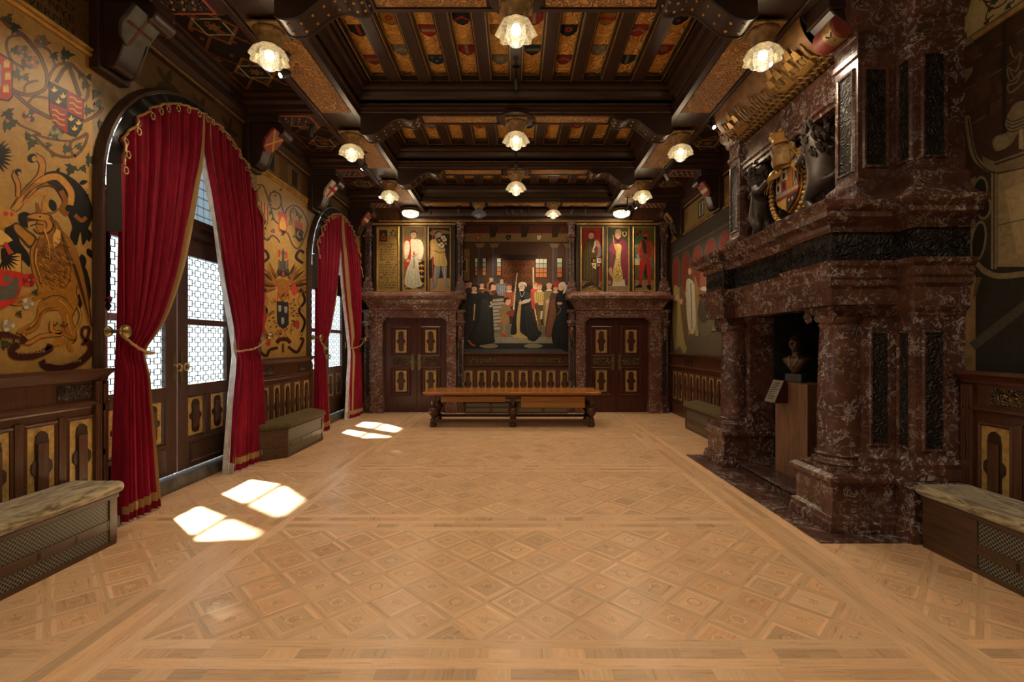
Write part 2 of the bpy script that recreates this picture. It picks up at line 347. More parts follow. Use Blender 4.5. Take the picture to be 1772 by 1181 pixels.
# ------------------------------------------------------------------ flat painting builder
class Paint:
    """flat picture made of thin paint layers on one surface; fn(u,v,h)->3D, h = height above the surface"""
    def __init__(s, fn, conv=None, step=0.000012): s.fn = fn; s.mb = MB(); s.h = 0.0; s.step = step; s.conv = conv or (lambda a, b: (a, b))
    def raw(s, pts, col):
        s.h += s.step
        if isinstance(col, str): col = srgb(col)
        s.mb.face([s.fn(p[0], p[1], s.h) for p in pts], 0, col)
    def poly(s, pts, col): s.raw([s.conv(*p) for p in pts], col)
    def spoly(s, pts, col, n=6): s.poly(bez(pts, n, True), col)
    def rect(s, x0, y0, x1, y1, col): s.poly([(x0, y0), (x1, y0), (x1, y1), (x0, y1)], col)
    def ell(s, cx, cy, rx, ry, col, n=18, rot=0):
        c, q = math.cos(rot), math.sin(rot)
        s.poly([(cx+rx*math.cos(a)*c-ry*math.sin(a)*q, cy+rx*math.cos(a)*q+ry*math.sin(a)*c) for a in [2*PI*i/n for i in range(n)]], col)
    def line(s, pts, w, col, smooth=True, n=7, taper=False):
        if isinstance(col, str): col = srgb(col)
        if smooth and len(pts) > 2: pts = bez(pts, n)
        s.h += s.step; m = len(pts); L = []; R = []
        for i in range(m):
            a = pts[max(i-1, 0)]; b = pts[min(i+1, m-1)]; dx, dy = b[0]-a[0], b[1]-a[1]; d = math.hypot(dx, dy) or 1
            ww = w*(0.5 if not taper else 0.5*(1-0.8*i/(m-1)))
            L.append((pts[i][0]-dy/d*ww, pts[i][1]+dx/d*ww)); R.append((pts[i][0]+dy/d*ww, pts[i][1]-dx/d*ww))
        rows = [[s.fn(*s.conv(*l), s.h), s.fn(*s.conv(*r), s.h)] for l, r in zip(L, R)]
        s.mb.grid(rows, 0, col=col)
    def leaf(s, x, y, ln, ang, col, w=0.45, lobes=0, edge=None):
        c, q = math.cos(ang), math.sin(ang); P = []
        N = 9
        for sd in (1, -1):
            rng = range(N+1) if sd == 1 else range(N-1, 0, -1)
            for i in rng:
                t = i/N; ww = w*ln*0.5*math.sin(PI*t**0.8)*(1+(0.45*math.cos(lobes*2*PI*t) if lobes else 0))*sd
                P.append((x+t*ln*c-ww*q, y+t*ln*q+ww*c))
        if edge: s.poly([(x+(p[0]-x)*1.0+(0.06*ln)*(1 if p[0] > x else -1)*0.4, p[1]+(0.03*ln)) for p in P], edge)
        s.poly(P, col)
    def vineleaf(s, x, y, r, ang, col):
        P = []; R_ = [1.25, .62, .70, .40, .95, .50, .52, .22, .30, .22, .52, .50, .95, .40, .70, .62]
        for k, rr in enumerate(R_):
            a = ang+2*PI*k/16; P.append((x+rr*r*math.cos(a), y+rr*r*math.sin(a)))
        s.poly(P, col)
    def shield(s, x, y, w, h, col, rim=None, sk=0.0):
        def P(g):
            return [(x-w/2-g, y-g+sk*(-w/2)), (x+w/2+g, y-g+sk*(w/2)), (x+w/2+g, y+h*0.55+sk*(w/2)), (x+w*0.3, y+h*0.85+g+sk*w*0.3), (x, y+h+g), (x-w*0.3, y+h*0.85+g-sk*w*0.3), (x-w/2-g, y+h*0.55-sk*w/2)]
        if rim: s.poly(P(rim[1]), rim[0])
        s.poly(P(0), col)
    def text(s, txt, x, y, size, col, wid=None, ang=0.0):
        """letters; x,y = left baseline in picture coordinates where y grows downwards if conv is a photo mapping"""
        cu = bpy.data.curves.new('t', 'FONT'); cu.body = txt; cu.size = 1.0; cu.resolution_u = 2
        ob = bpy.data.objects.new('t', cu); COL.objects.link(ob); dg = bpy.context.evaluated_depsgraph_get(); dg.update()
        me = ob.evaluated_get(dg).to_mesh(); vs = [v.co.copy() for v in me.vertices]; fs = [tuple(p.vertices) for p in me.polygons]
        ob.to_mesh_clear(); bpy.data.objects.remove(ob); bpy.data.curves.remove(cu)
        if not vs: return
        W = max(v.x for v in vs); sx = (wid/W) if wid else size
        if isinstance(col, str): col = srgb(col)
        s.h += s.step; b = len(s.mb.v); c, q = math.cos(ang), math.sin(ang); sg = s.tsign if hasattr(s, 'tsign') else -1
        for v in vs:
            a_, b_ = v.x*sx, v.y*size*sg
            s.mb.v.append(tuple(s.fn(*s.conv(x+a_*c-b_*q, y+a_*q+b_*c), s.h)))
        for f in fs: s.mb.f.append(tuple(b+i for i in f)); s.mb.m.append(0); s.mb.c.append(col)
    def build(s, name, parent=None, mat='painted', thick=None):
        return s.mb.build(name, mat, parent, recalc=False)
fnL = lambda u, v, h: (WL+0.004+h, u, v)
fnR = lambda u, v, h: (WR-0.004-h, u, v)
def fnB(Y): return lambda u, v, h: (u, Y-h, v)
# ================================================================== FLOOR
rf = random.Random(11)
def clip_poly(P, x0, x1, y0, y1):
    for ax, lim, sg in ((0, x0, 1), (0, x1, -1), (1, y0, 1), (1, y1, -1)):
        out = []
        for i in range(len(P)):
            a, b = P[i-1], P[i]; da = (a[ax]-lim)*sg; db = (b[ax]-lim)*sg
            if da >= 0 and db >= 0: out.append(b)
            elif da >= 0 > db or db >= 0 > da:
                t = da/(da-db); q = (a[0]+(b[0]-a[0])*t, a[1]+(b[1]-a[1])*t); out.append(q)
                if db >= 0: out.append(b)
        P = out
        if len(P) < 3: return None
    return P
FL = MB(); FL.u = []
BASE = (0.66, 0.425, 0.25)
def tint(k, sat=0.0):
    r = k*(1+rf.uniform(-0.10, 0.10)); h = rf.uniform(-0.035, 0.035)+sat
    return (BASE[0]*r*(1+h*0.3), BASE[1]*r*(1-h), BASE[2]*r*(1-2*h))
def piece(P, d, k, z=0.0, sat=0.0, col=None):
    n = (-d[1], d[0]); o1, o2 = rf.uniform(0, 50), rf.uniform(0, 50)
    FL.face([(p[0], p[1], z) for p in P], 0, col or tint(k, sat)); FL.u.append([(p[0]*d[0]+p[1]*d[1]+o1, p[0]*n[0]+p[1]*n[1]+o2) for p in P])
def rectp(x0, x1, y0, y1, d, k, sat=0.0): piece([(x0, y0), (x1, y0), (x1, y1), (x0, y1)], d, k, 0, sat)
SW = 0.0875
def band_x(x0, x1, y0, y1):                       # strips running in x
    n = 5; h = (y1-y0)/n
    for i in range(n):
        L = 1.25 if i % 2 == 0 else 0.185; x = x0-rf.uniform(0, L)
        while x < x1:
            ll = L*rf.uniform(0.8, 1.2) if i % 2 == 0 else L
            a, b = max(x, x0), min(x+ll, x1); x += ll
            if b > a: rectp(a, b, y0+i*h, y0+(i+1)*h, (1, 0) if i % 2 == 0 else ((0, 1) if rf.random() < .5 else (1, 0)), 1.06 if i % 2 == 0 else rf.choice([0.78, 0.9, 0.95, 1.02]))
def band_y(x0, x1, y0, y1):
    n = 5; w = (x1-x0)/n
    for i in range(n):
        L = 1.3 if i % 2 == 0 else 0.55; y = y0-rf.uniform(0, L)
        while y < y1:
            ll = L*rf.uniform(0.8, 1.2); a, b = max(y, y0), min(y+ll, y1); y += ll
            if b > a: rectp(x0+i*w, x0+(i+1)*w, a, b, (0, 1), 1.07 if i % 2 == 0 else rf.choice([0.82, 0.92, 1.0]))
def lattice(x0, x1, y0, y1, sx, sy, xo):
    ny = max(1, round((y1-y0)/(sy/2))); st = (y1-y0)/ny
    for k in range(-1, ny+2):
        cy = y0+k*st; cx0 = xo+(0 if k % 2 else sx/2); j0 = int((x0-cx0)/sx)-2; cx = cx0+j0*sx
        while cx < x1+sx:
            hx, hy = sx/2, st
            def dia(f): return [(cx-hx*f, cy), (cx, cy-hy*f), (cx+hx*f, cy), (cx, cy+hy*f)]
            D = [dia(1.0), dia(0.86), dia(0.68)]
            if not (cx+hx < x0 or cx-hx > x1 or cy+hy < y0 or cy-hy > y1):
                ks = [rf.choice([0.84, 0.90, 0.93]), rf.choice([0.98, 1.04, 1.10])]
                for r in range(2):
                    for q in range(4):
                        P = [D[r][q], D[r][(q+1) % 4], D[r+1][(q+1) % 4], D[r+1][q]]; P = clip_poly(P, x0, x1, y0, y1)
                        a, b = D[r][q], D[r][(q+1) % 4]; dl = math.hypot(b[0]-a[0], b[1]-a[1]); d = ((b[0]-a[0])/dl, (b[1]-a[1])/dl)
                        if P: piece(P, d, ks[r]*rf.uniform(0.95, 1.06))
                P = clip_poly(D[2], x0, x1, y0, y1); ck = rf.choice([0.84, 0.94, 0.97, 1.0, 1.0])
                if P: piece(P, (0.707, 0.707*(1 if rf.random() < 0.5 else -1)), ck, 0, rf.choice([0, 0, 0.04]))
                R = 0.052; ring = rf.choice([1.14, 1.14, 0.82, 1.08, 1.1])
                for q in range(14):
                    a0, a1 = 2*PI*q/14, 2*PI*(q+1)/14
                    P = [(cx+R*math.cos(a0), cy+R*math.sin(a0)), (cx+R*math.cos(a1), cy+R*math.sin(a1)), (cx+R*0.76*math.cos(a1), cy+R*0.76*math.sin(a1)), (cx+R*0.76*math.cos(a0), cy+R*0.76*math.sin(a0))]
                    P = clip_poly(P, x0, x1, y0, y1)
                    if P: piece(P, (1, 0), ring*ck, 0.0004)
                for q in range(6):
                    a0 = 2*PI*q/6; P = [(cx, cy), (cx+R*0.6*math.cos(a0-.3), cy+R*0.6*math.sin(a0-.3)), (cx+R*0.72*math.cos(a0), cy+R*0.72*math.sin(a0)), (cx+R*0.6*math.cos(a0+.3), cy+R*0.6*math.sin(a0+.3))]
                    P = clip_poly(P, x0, x1, y0, y1)
                    if P: piece(P, (1, 0), ck*0.85 if ring > 1 else ck*1.2, 0.0005)
            cx += sx
YB = [(2.46, 2.90), (4.58, 5.02), (6.70, 7.12), (8.86, 9.28), (11.0, 11.42)]
ys = [-2.0]
for a, b in YB: ys += [a, b]
ys.append(12.7)
for i in range(0, len(ys), 2):
    y0, y1 = ys[i], ys[i+1]
    lattice(-2.28, 2.28, y0, y1, 0.4145, 0.4145, -2.28+0.0)
    for xa, xb in ((-4.2, -2.72), (2.72, 4.2)): lattice(xa, xb, y0, y1, 0.4145*1.0, 0.4145, xa+0.1)
for a, b in YB:
    band_x(-2.28, 2.28, a, b); band_x(-4.2, -2.72, a, b); band_x(2.72, 4.2, a, b)
band_y(-2.72, -2.28, -2.0, 12.7); band_y(2.28, 2.72, -2.0, 12.7)
floor = tag(FL.build('floor', 'parquet', recalc=False), kind='structure')
s = MB(); s.box(-4.7, 4.7, -2.2, 13.0, -0.12, -0.004); tag(s.build('trim_1', 'plinth_wood'), kind='structure')

# ================================================================== WALLS
WIN = [1.40, 6.07, 10.78]; WRAD = 1.36; WSP = 3.40; ZTOP = 5.9
def wall_with_arches():
    mb = MB(); y0, y1 = -2.2, 12.9; x0, x1 = -4.35, WL
    ev = [y0]
    cur = y0
    N = 20
    for c in WIN:
        a, b = c-WRAD, c+WRAD
        mb.box(x0, x1, cur, a, 0, ZTOP)
        arc = [(c-WRAD*math.cos(PI*i/N), WSP+WRAD*math.sin(PI*i/N)) for i in range(N+1)]
        for i in range(N):
            (ya, za), (yb, zb) = arc[i], arc[i+1]
            for X in (x0, x1): mb.face([(X, ya, za), (X, yb, zb), (X, yb, ZTOP), (X, ya, ZTOP)])
            mb.face([(x0, ya, za), (x0, yb, zb), (x1, yb, zb), (x1, ya, za)])
        mb.face([(x0, a, ZTOP), (x0, b, ZTOP), (x1, b, ZTOP), (x1, a, ZTOP)])
        cur = b
    mb.box(x0, x1, cur, y1, 0, ZTOP)
    return mb
wl = tag(wall_with_arches().build('wall_left', 'frieze_ground'), kind='structure')
# right wall with the hole behind the firebox
w = MB(); w.box(WR, WR+0.3, -2.2, 4.7, 0, ZTOP); w.box(WR, WR+0.3, 7.3, 12.9, 0, ZTOP); w.box(WR, WR+0.3, 4.7, 7.3, 2.7, ZTOP); w.box(4.80, 4.95, 4.5, 7.5, 0, 2.9)
wr = tag(w.build('wall_right', 'frieze_ground'), kind='structure')
w = MB(); w.box(-4.4, 4.4, WB+0.05, WB+0.3, 0, ZTOP); wback = tag(w.build('wall_back', 'dark_oak'), kind='structure')
w = MB(); w.box(-4.4, 4.4, -2.4, -2.2, 0, ZTOP); tag(w.build('wall_front', 'frieze_ground'), kind='structure')

# ================================================================== CEILING
ZS = 5.25
BY = [(-0.4, 0.0), (2.0, 2.42), (4.55, 4.97), (7.12, 7.52), (9.36, 9.78), (11.6, 12.0)]
LX = [(-3.0, -2.34), (2.34, 3.0)]
c = MB(); c.box(-4.4, 4.4, -2.4, 12.9, ZTOP, ZTOP+0.2)
ceiling = tag(c.build('ceiling', 'ceiling_wood'), kind='structure')
def cchild(mb, name, mat, **k): return mb.build(name, mat, ceiling, **k)
for xa, xb in LX:
    mb = MB(); mb.box(xa, xb, -2.2, 12.6, ZS, ZTOP); cchild(mb, 'long_beam', 'ceiling_wood_y', bevel=0.015)
    mb = MB()
    for x in (xa, xb-0.09): mb.box(x, x+0.09, -2.2, 12.6, ZS-0.035, ZS-0.001)
    cchild(mb, 'beam_moulding', 'ceiling_wood_y', bevel=0.01)
    for i in range(len(BY)-1):
        y0 = BY[i][1]+0.42; y1 = BY[i+1][0]
        if y1-y0 < .5: continue
        mb = MB(); mb.box(xa+0.11, xb-0.11, y0, y1-0.02, ZS-0.012, ZS-0.001); cchild(mb, 'gilt_panel', 'soffit_gold')
for i, (ya, yb) in enumerate(BY):
    mb = MB(); mb.box(-2.34, 2.34, ya, yb, ZS, ZTOP); cchild(mb, 'cross_beam', 'ceiling_wood', bevel=0.012)
    for sx in (-1, 1):
        xs = sorted((sx*3.0, sx*4.1)); mb = MB(); mb.box(xs[0], xs[1], ya, yb, ZS-0.02, ZTOP); cchild(mb, 'cross_beam', 'ceiling_wood', bevel=0.012)
        # knobbed panel under the side part of the beam
        mb = MB(); x0, x1 = xs[0]+0.12, xs[1]-0.12; z = ZS-0.02
        mb.box(x0, x1, ya+0.05, yb-0.05, z-0.012, z-0.001)
        cchild(mb, 'soffit_panel', 'wood_carving')
        mb = MB()
        for a, b, c_, d in ((x0-.02, x1+.02, ya+.03, ya+.05), (x0-.02, x1+.02, yb-.05, yb-.03), (x0-.02, x0, ya+.05, yb-.05), (x1, x1+.02, ya+.05, yb-.05)): mb.box(a, b, c_, d, z-0.02, z-0.001)
        cchild(mb, 'panel_edge', 'pink_line')
        mb = MB()
        for r in range(3):
            n = 7
            for q in range(n):
                xx = x0+0.06+(x1-x0-0.12)*(q+(0.5 if r % 2 else 0))/n; yy = ya+0.11+(yb-ya-0.22)*r/2
                mb.lathe([(0.018, -0.0), (0.016, -0.012), (0.0, -0.024)], (xx, yy, z-0.012), 6, 0)
        cchild(mb, 'stud', 'gilt_dull')
    # gold scroll panels under the centre span, a round boss in the middle for the lamp
    for xa, xb in ((-1.42, -0.30), (0.30, 1.42)) if i < 5 else ():
        mb = MB(); mb.box(xa, xb, ya+0.10, yb-0.10, ZS-0.010, ZS-0.001); cchild(mb, 'gilt_panel', 'soffit_gold')
    if i < 5:
        mb = MB(); mb.mould([(-1.46, ya+0.06), (1.46, ya+0.06), (1.46, yb-0.06), (-1.46, yb-0.06)], [(-0.02, ZS-0.001), (-0.02, ZS-0.018), (0.02, ZS-0.018), (0.02, ZS-0.001)], closed=True, cap=False)
        cchild(mb, 'panel_edge', 'ceiling_wood')
        mb = MB(); mb.lathe([(0.27, ZS-0.001), (0.27, ZS-0.02), (0.24, ZS-0.03), (0.0, ZS-0.03)], (0, (ya+yb)/2, 0), 32); cchild(mb, 'lamp_boss', 'ceiling_wood', smooth=True)
# stepped mouldings, joists and painted panels of the middle coffers
SH = ['#7a1f17', '#15181c', '#6d6a5f', '#8a6a22', '#20303a', '#8f2a20']
def heraldic(P, x, y, w, h, k, conv=None):
    """small generic coat of arms"""
    a = SH[k % 6]; b = SH[(k*3+2) % 6] if SH[(k*3+2) % 6] != a else '#8a8270'
    P.shield(x, y, w, h, a, ('#1a120a', w*0.05)); t = k % 5
    if t == 0: P.poly([(x-w*.5, y+h*.35), (x+w*.5, y+h*.35), (x+w*.5, y+h*.6), (x-w*.5, y+h*.6)], b)
    elif t == 1: P.poly([(x-w*.1, y), (x+w*.1, y), (x+w*.1, y+h*.9), (x-w*.1, y+h*.9)], b)
    elif t == 2: P.poly([(x-w*.5, y+h*.55), (x, y+h*.25), (x+w*.5, y+h*.55), (x+w*.5, y+h*.7), (x, y+h*.42), (x-w*.5, y+h*.7)], b)
    elif t == 3: P.ell(x, y+h*.4, w*.25, h*.22, b, 10); P.ell(x, y+h*.4, w*.1, h*.09, a, 8)
    else:
        for q in (-.28, .28): P.ell(x+q*w, y+h*.25, w*.12, h*.1, b, 8)
        P.ell(x, y+h*.62, w*.12, h*.1, b, 8)
ZJ = 5.64; ZP = 5.80
kk = 0
for i in range(2, 5):
    ya, yb = BY[i][1], BY[i+1][0]
    loop = [(-2.34, ya), (2.34, ya), (2.34, yb), (-2.34, yb)]
    mb = MB(); mb.mould(loop, [(0.0, 5.30), (0.03, 5.31), (0.03, 5.36), (0.0, 5.37), (0.0, 5.44), (0.05, 5.47), (0.07, 5.53), (0.07, 5.56), (0.12, 5.58), (0.12, 5.63), (0.0, 5.63)], closed=True, cap=False)
    cchild(mb, 'coffer_moulding', 'ceiling_wood')
    mb = MB(); mb.mould(loop, [(0.001, 5.372), (0.006, 5.374), (0.006, 5.384), (0.001, 5.386)], closed=True, cap=False)
    cchild(mb, 'gilt_line', 'gilt_dull')
    pitch = 4.44/10
    for j in range(11):
        xc = -2.22+pitch*j; mb = MB(); wj = 0.075 if 0 < j < 10 else 0.05
        mb.box(xc-wj, xc+wj, ya, yb, ZJ, ZTOP); cchild(mb, 'joist', 'ceiling_wood_y', bevel=0.008)
    if i < 5:
        for j in range(10):
            x0 = -2.22+pitch*j+0.075; x1 = x0+pitch-0.15
            mb = MB()
            lp = [(x0, ya+0.1), (x1, ya+0.1), (x1, yb-0.1), (x0, yb-0.1)]
            mb.mould(lp, [(-0.001, 5.67), (0.03, 5.67), (0.03, 5.74), (-0.001, 5.74)], closed=True, cap=False); cchild(mb, 'inner_frame', 'black_paint')
            mb = MB(); mb.mould(lp, [(0.0, 5.668), (0.012, 5.668), (0.012, 5.664), (0.0, 5.664)], closed=True, cap=False)
            mb.mould(lp, [(0.028, 5.738), (0.04, 5.738), (0.04, 5.734), (0.028, 5.734)], closed=True, cap=False); cchild(mb, 'gilt_line', 'gilt')
            P = Paint(lambda u, v, h: (u, v, 5.78-h), step=0.0002)
            mb = MB(); mb.box(x0+0.01, x1-0.01, ya+0.06, yb-0.06, 5.781, 5.80); pan = cchild(mb, 'painted_panel', 'coffer_gold')
            nsh = 2 if i == 2 else 1
            for q in range(nsh):
                yy = yb-0.45-((0.62 if i == 2 else 0)*q)-(0.22 if j % 2 else 0); xc = (x0+x1)/2
                if i > 2 and j % 2 == 0: continue
                P.tsign = 1
                Q = Paint(lambda u, v, h: (u, v, 5.78-h), lambda a, b: (a, b), 0.0002)
                heraldic(Q, xc, yy-0.1, 0.20, 0.22, kk); kk += 1
                Q.build('shield', pan, 'painted')
# side coffers: strapwork with two white edged lozenge squares
for sx in (-1, 1):
    for i in range(1, 5):
        ya, yb = BY[i][1], BY[i+1][0]; x0, x1 = (-4.1, -3.0) if sx < 0 else (3.0, 4.1)
        if sx > 0 and i == 2: continue
        z = 5.52; mb = MB(); mb.box(x0, x1, ya, yb, z, z+0.05); pan = cchild(mb, 'side_panel', 'ceiling_wood_y')
        mb = MB(); mb.mould([(x0, ya), (x1, ya), (x1, yb), (x0, yb)], [(0, 5.27), (0.03, 5.29), (0.03, 5.36), (0.07, 5.40), (0.07, 5.46), (0.13, 5.48), (0.13, 5.521)], closed=True, cap=False)
        mb.build('cornice', 'ceiling_wood', ceiling)
        P = Paint(lambda u, v, h: (u, v, z-0.002-h), step=0.0004)
        xm = (x0+x1)/2; n = 3
        a0, a1, b0, b1 = x0+0.17, x1-0.17, ya+0.17, yb-0.17
        P.rect(a0, b0, a1, b1, '#1c100a')
        P.line([(a0, b0), (a1, b0), (a1, b1), (a0, b1), (a0, b0)], 0.02, '#5f3015', False)
        L = (b1-b0)/2
        for q in range(2):
            yc = b0+L*(q+.5)
            P.line([(a0, yc-L/2), (a1, yc+L/2)], 0.035, '#59331a', False); P.line([(a1, yc-L/2), (a0, yc+L/2)], 0.035, '#59331a', False)
            P.poly([(xm-.30, yc), (xm, yc-.34), (xm+.30, yc), (xm, yc+.34)], '#6e4520')
            P.poly([(xm-.25, yc), (xm, yc-.29), (xm+.25, yc), (xm, yc+.29)], '#2a1a0f')
            P.rect(xm-.17, yc-.15, xm+.17, yc+.15, '#98907c'); P.rect(xm-.15, yc-.13, xm+.15, yc+.13, '#1a1410')
            for t in range(7):
                P.leaf(xm, yc, 0.1, t*2*PI/7, '#6b4a22', 0.4)
            for t in range(14):
                P.leaf(rf.uniform(a0, a1), rf.uniform(yc-L/2+.1, yc+L/2-.1), 0.10, rf.uniform(0, 6.3), '#5d3b1a', 0.5)
        P.build('strapwork', pan)
# wall cornices under the side coffers
for sx, X in ((-1, WL), (1, WR)):
    for i in range(1, 6):
        ya, yb = BY[i][1], (BY[i+1][0] if i < 5 else 12.6)
        if sx > 0 and i == 2: continue
        pth = [(X, yb), (X, ya)] if sx < 0 else [(X, ya), (X, yb)]
        pr_ = [(0, 5.06), (0.04, 5.08), (0.04, 5.14), (0.10, 5.20), (0.10, 5.28), (0, 5.28)]
        mb = MB(); mb.mould(pth if sx > 0 else [(X, yb), (X, ya)], [(o, h) for o, h in pr_]); 
        # left of travel must face the room
        o = mb.build('wall_cornice', 'ceiling_wood_y', ceiling)
        mb = MB(); mb.mould(pth, [(0.0, 5.085), (0.05, 5.09), (0.05, 5.12), (0, 5.125)]); mb.build('gilt_rail', 'gilt_dull', ceiling)
# end of the ceiling at the back wall: cornice and inscription band on the last cross-beam
mb = MB(); mb.mould([(3.0, 12.6), (-3.0, 12.6)], [(0, 5.03), (0.03, 5.03), (0.05, 5.09), (0.12, 5.14), (0.14, 5.22), (0.20, 5.26), (0.20, 5.30), (0, 5.30)], fn=lambda a, b, z: (a, 12.6-(b-12.6) if b > 12.6 else b, z))
tag(mb.build('trim_2', 'ceiling_wood'), kind='structure')
mb = MB(); mb.box(-3.6, 3.6, 12.49, 12.56, 5.0, 5.03); tag(mb.build('trim_3', 'gilt'), kind='structure')
mb = MB(); mb.box(-2.25, 2.25, 11.59, 11.60, 5.30, 5.50); mb.build('inscription_band', 'text_band', ceiling)
for xa, xb in ((-2.25, -1.15), (-0.7, 0.7), (1.15, 2.25)):
    mb = MB(); mb.box(xa, xb, 11.66, 11.94, ZS-0.012, ZS-0.001); mb.build('gilt_panel', 'soffit_gold', ceiling)
# yellow text strips on the room face of the right-hand long beam
for i in range(2, 5):
    mb = MB(); mb.box(2.325, 2.339, BY[i][1]+0.14, BY[i+1][0]-0.14, 5.31, 5.43); mb.build('inscription_band', 'text_band', ceiling)

# scroll consoles: a carved S bracket, profile in (out, z), width w
def scroll_profile(L, H):
    top = [(0, 0), (L, 0)]
    low = bez([(L, -0.02*H), (L*0.97, -H*0.24), (L*0.86, -H*0.30), (L*0.74, -H*0.20), (L*0.58, -H*0.28), (L*0.42, -H*0.62), (L*0.26, -H*0.95), (L*0.08, -H), (0, -H*0.86)], 5)
    return top+low
def console(name, o, ax, L, H, W, mat, parent, studs=True, rib='pink_line', face=None):
    """o: corner at the wall; ax: unit (x,y) direction it projects; profile below o.z"""
    nx, ny = -ax[1], ax[0]
    fn = lambda a, b, z: (o[0]+ax[0]*a+nx*z, o[1]+ax[1]*a+ny*z, o[2]+b)
    prof = scroll_profile(L, H); mb = MB(); mb.prism(prof, -W/2, W/2, 0, fn)
    low = prof[2:]
    ob = mb.build(name, mat, parent, smooth=35)
    if name == 'scroll_console': parent = ob
    for sd in (-1, 1):
        mb = MB(); mb.tube([fn(p[0], p[1], sd*W*0.46) for p in low], W*0.055, 6); mb.build('edge_roll', 'carved_wood', parent, smooth=True)
    mb = MB(); mb.lathe([(H*0.13, -W*0.55), (H*0.15, -W*0.5), (H*0.15, W*0.5), (H*0.13, W*0.55)], (0, 0, 0), 14)
    mb.v = [fn(L*0.90+v[0], -H*0.16+v[1], v[2]) for v in mb.v]; mb.build('volute', mat, parent, smooth=True)
    if studs:
        for k in range(2, len(low)-4, 4):
            for sd in (-0.2, 0.2):
                mb = MB()
                p = low[k]; c_ = fn(p[0], p[1], W*sd)
                mb.lathe([(0.0, 0.014), (0.012, 0.008), (0.016, 0), (0.012, -0.01), (0.0, -0.016)], c_, 8); mb.build('gilt_stud', 'gilt', parent, smooth=True)
    return fn, low
def ceiling_console(i, sx):
    ya, yb = BY[i]
    console('scroll_console', (sx*2.34, (ya+yb)/2, ZS-0.002), (-sx, 0), 0.86, 0.30, 0.30, 'carved_wood', ceiling)
for i in (2, 3, 4):
    for sx in (-1, 1): ceiling_console(i, sx)
# wall corbels that carry the cross-beams, each with a painted shield on its front
CORB = {(-1, 2): ('grey', 'with a grey cross shield, nearest on the window wall'), (-1, 3): ('saltire', 'with red gold-crossed shield at the far side of the nearer window'),
        (-1, 4): ('redcross', 'with a white red-cross shield beside the farther window'), (-1, 5): ('redwhite', 'with a small red shield, farthest on the window wall'),
        (1, 3): ('eagle', 'with blue and gold eagle at the far pier of the fireplace'), (1, 4): ('redwhite', 'red and white painted, between fireplace and far corner'),
        (1, 5): ('eagle', 'beside the far right corner above the procession mural')}
for (sx, i), (kind, lab) in CORB.items():
    ya, yb = BY[i]; r = empty('wall_corbel', (0, 0, 0)); yc = (ya+yb)/2
    X = WL if sx < 0 else WR
    if (sx, i) == (1, 3): X = 3.62
    if (sx, i) == (1, 3): yc -= 0.08
    L = 0.50 if sx < 0 else 0.40
    mb = MB(); mb.box(min(X, X-sx*0.10), max(X, X-sx*0.10), yc-0.19, yc+0.19, 4.45 if (sx, i) != (1, 3) else 4.85, 5.225)
    mb.box(min(X, X-sx*(L+.06)), max(X, X-sx*(L+.06)), yc-0.2, yc+0.2, 5.12, 5.225); mb.build('backplate', 'carved_wood', r, bevel=0.01)
    H = 0.62 if (sx, i) != (1, 3) else 0.36
    fn, low = console('bracket', (X-sx*0.09, yc, 5.12), (-sx, 0), L-0.02, H, 0.26, 'carved_wood', r, studs=False)
    # shield hung on the sloping front
    Wd, Hd = (0.34, 0.36) if sx < 0 else (0.30, 0.32)
    p = (X-sx*(0.09+L*0.62), yc, 5.12-H*0.42); th = math.radians(52)
    def fs(u, v, h, p=p, sx=sx, th=th): # u along y, v down the front
        return (p[0]-sx*(math.cos(th)*0.0+h*math.sin(th)*1.0)+sx*v*math.cos(th), p[1]+u-0.13, p[2]-v*math.sin(th)-h*math.cos(th))
    mb = MB(); sh = [(-Wd/2, -Hd*.5), (Wd/2, -Hd*.5), (Wd*.5, Hd*.1), (Wd*.3, Hd*.38), (0, Hd*.52), (-Wd*.3, Hd*.38), (-Wd*.5, Hd*.1)]
    mb.prism(sh, 0.0, 0.05, 0, lambda a, b, z: fs(a, b, z)); so = mb.build('shield', {'grey': 'grey_stone', 'saltire': 'red_paint', 'redcross': 'white_paint', 'redwhite': 'red_paint', 'eagle': 'gilt_dull'}[kind], r, bevel=0.01)
    P = Paint(lambda u, v, h: fs(u, v, 0.052+h), step=0.0005)
    if kind == 'grey': P.rect(-.015, -.17, .015, .16, '#5a3a1e'); P.rect(-.15, -.03, .15, .0, '#4a2818')
    elif kind == 'saltire': P.line([(-.15, -.16), (.12, .12)], .03, '#b98a3a', False); P.line([(.15, -.16), (-.12, .12)], .03, '#b98a3a', False)
    elif kind == 'redcross': P.rect(-.03, -.17, .03, .16, '#9c2018'); P.rect(-.16, -.06, .16, .0, '#9c2018')
    elif kind == 'redwhite': P.rect(-.14, -.03, .14, .04, '#b9b2a2')
    else:
        P.ell(0, 0, .04, .09, '#101418')
        for t in range(4):
            P.leaf(0, -.06+t*.05, .13, -.5+t*.3, '#101418', .3); P.leaf(0, -.06+t*.05, .13, PI+.5-t*.3, '#101418', .3)
    P.build('painted_arms', so)
    tag(r, 'dark wooden corbel '+lab, 'bracket', 'corbels along the walls')

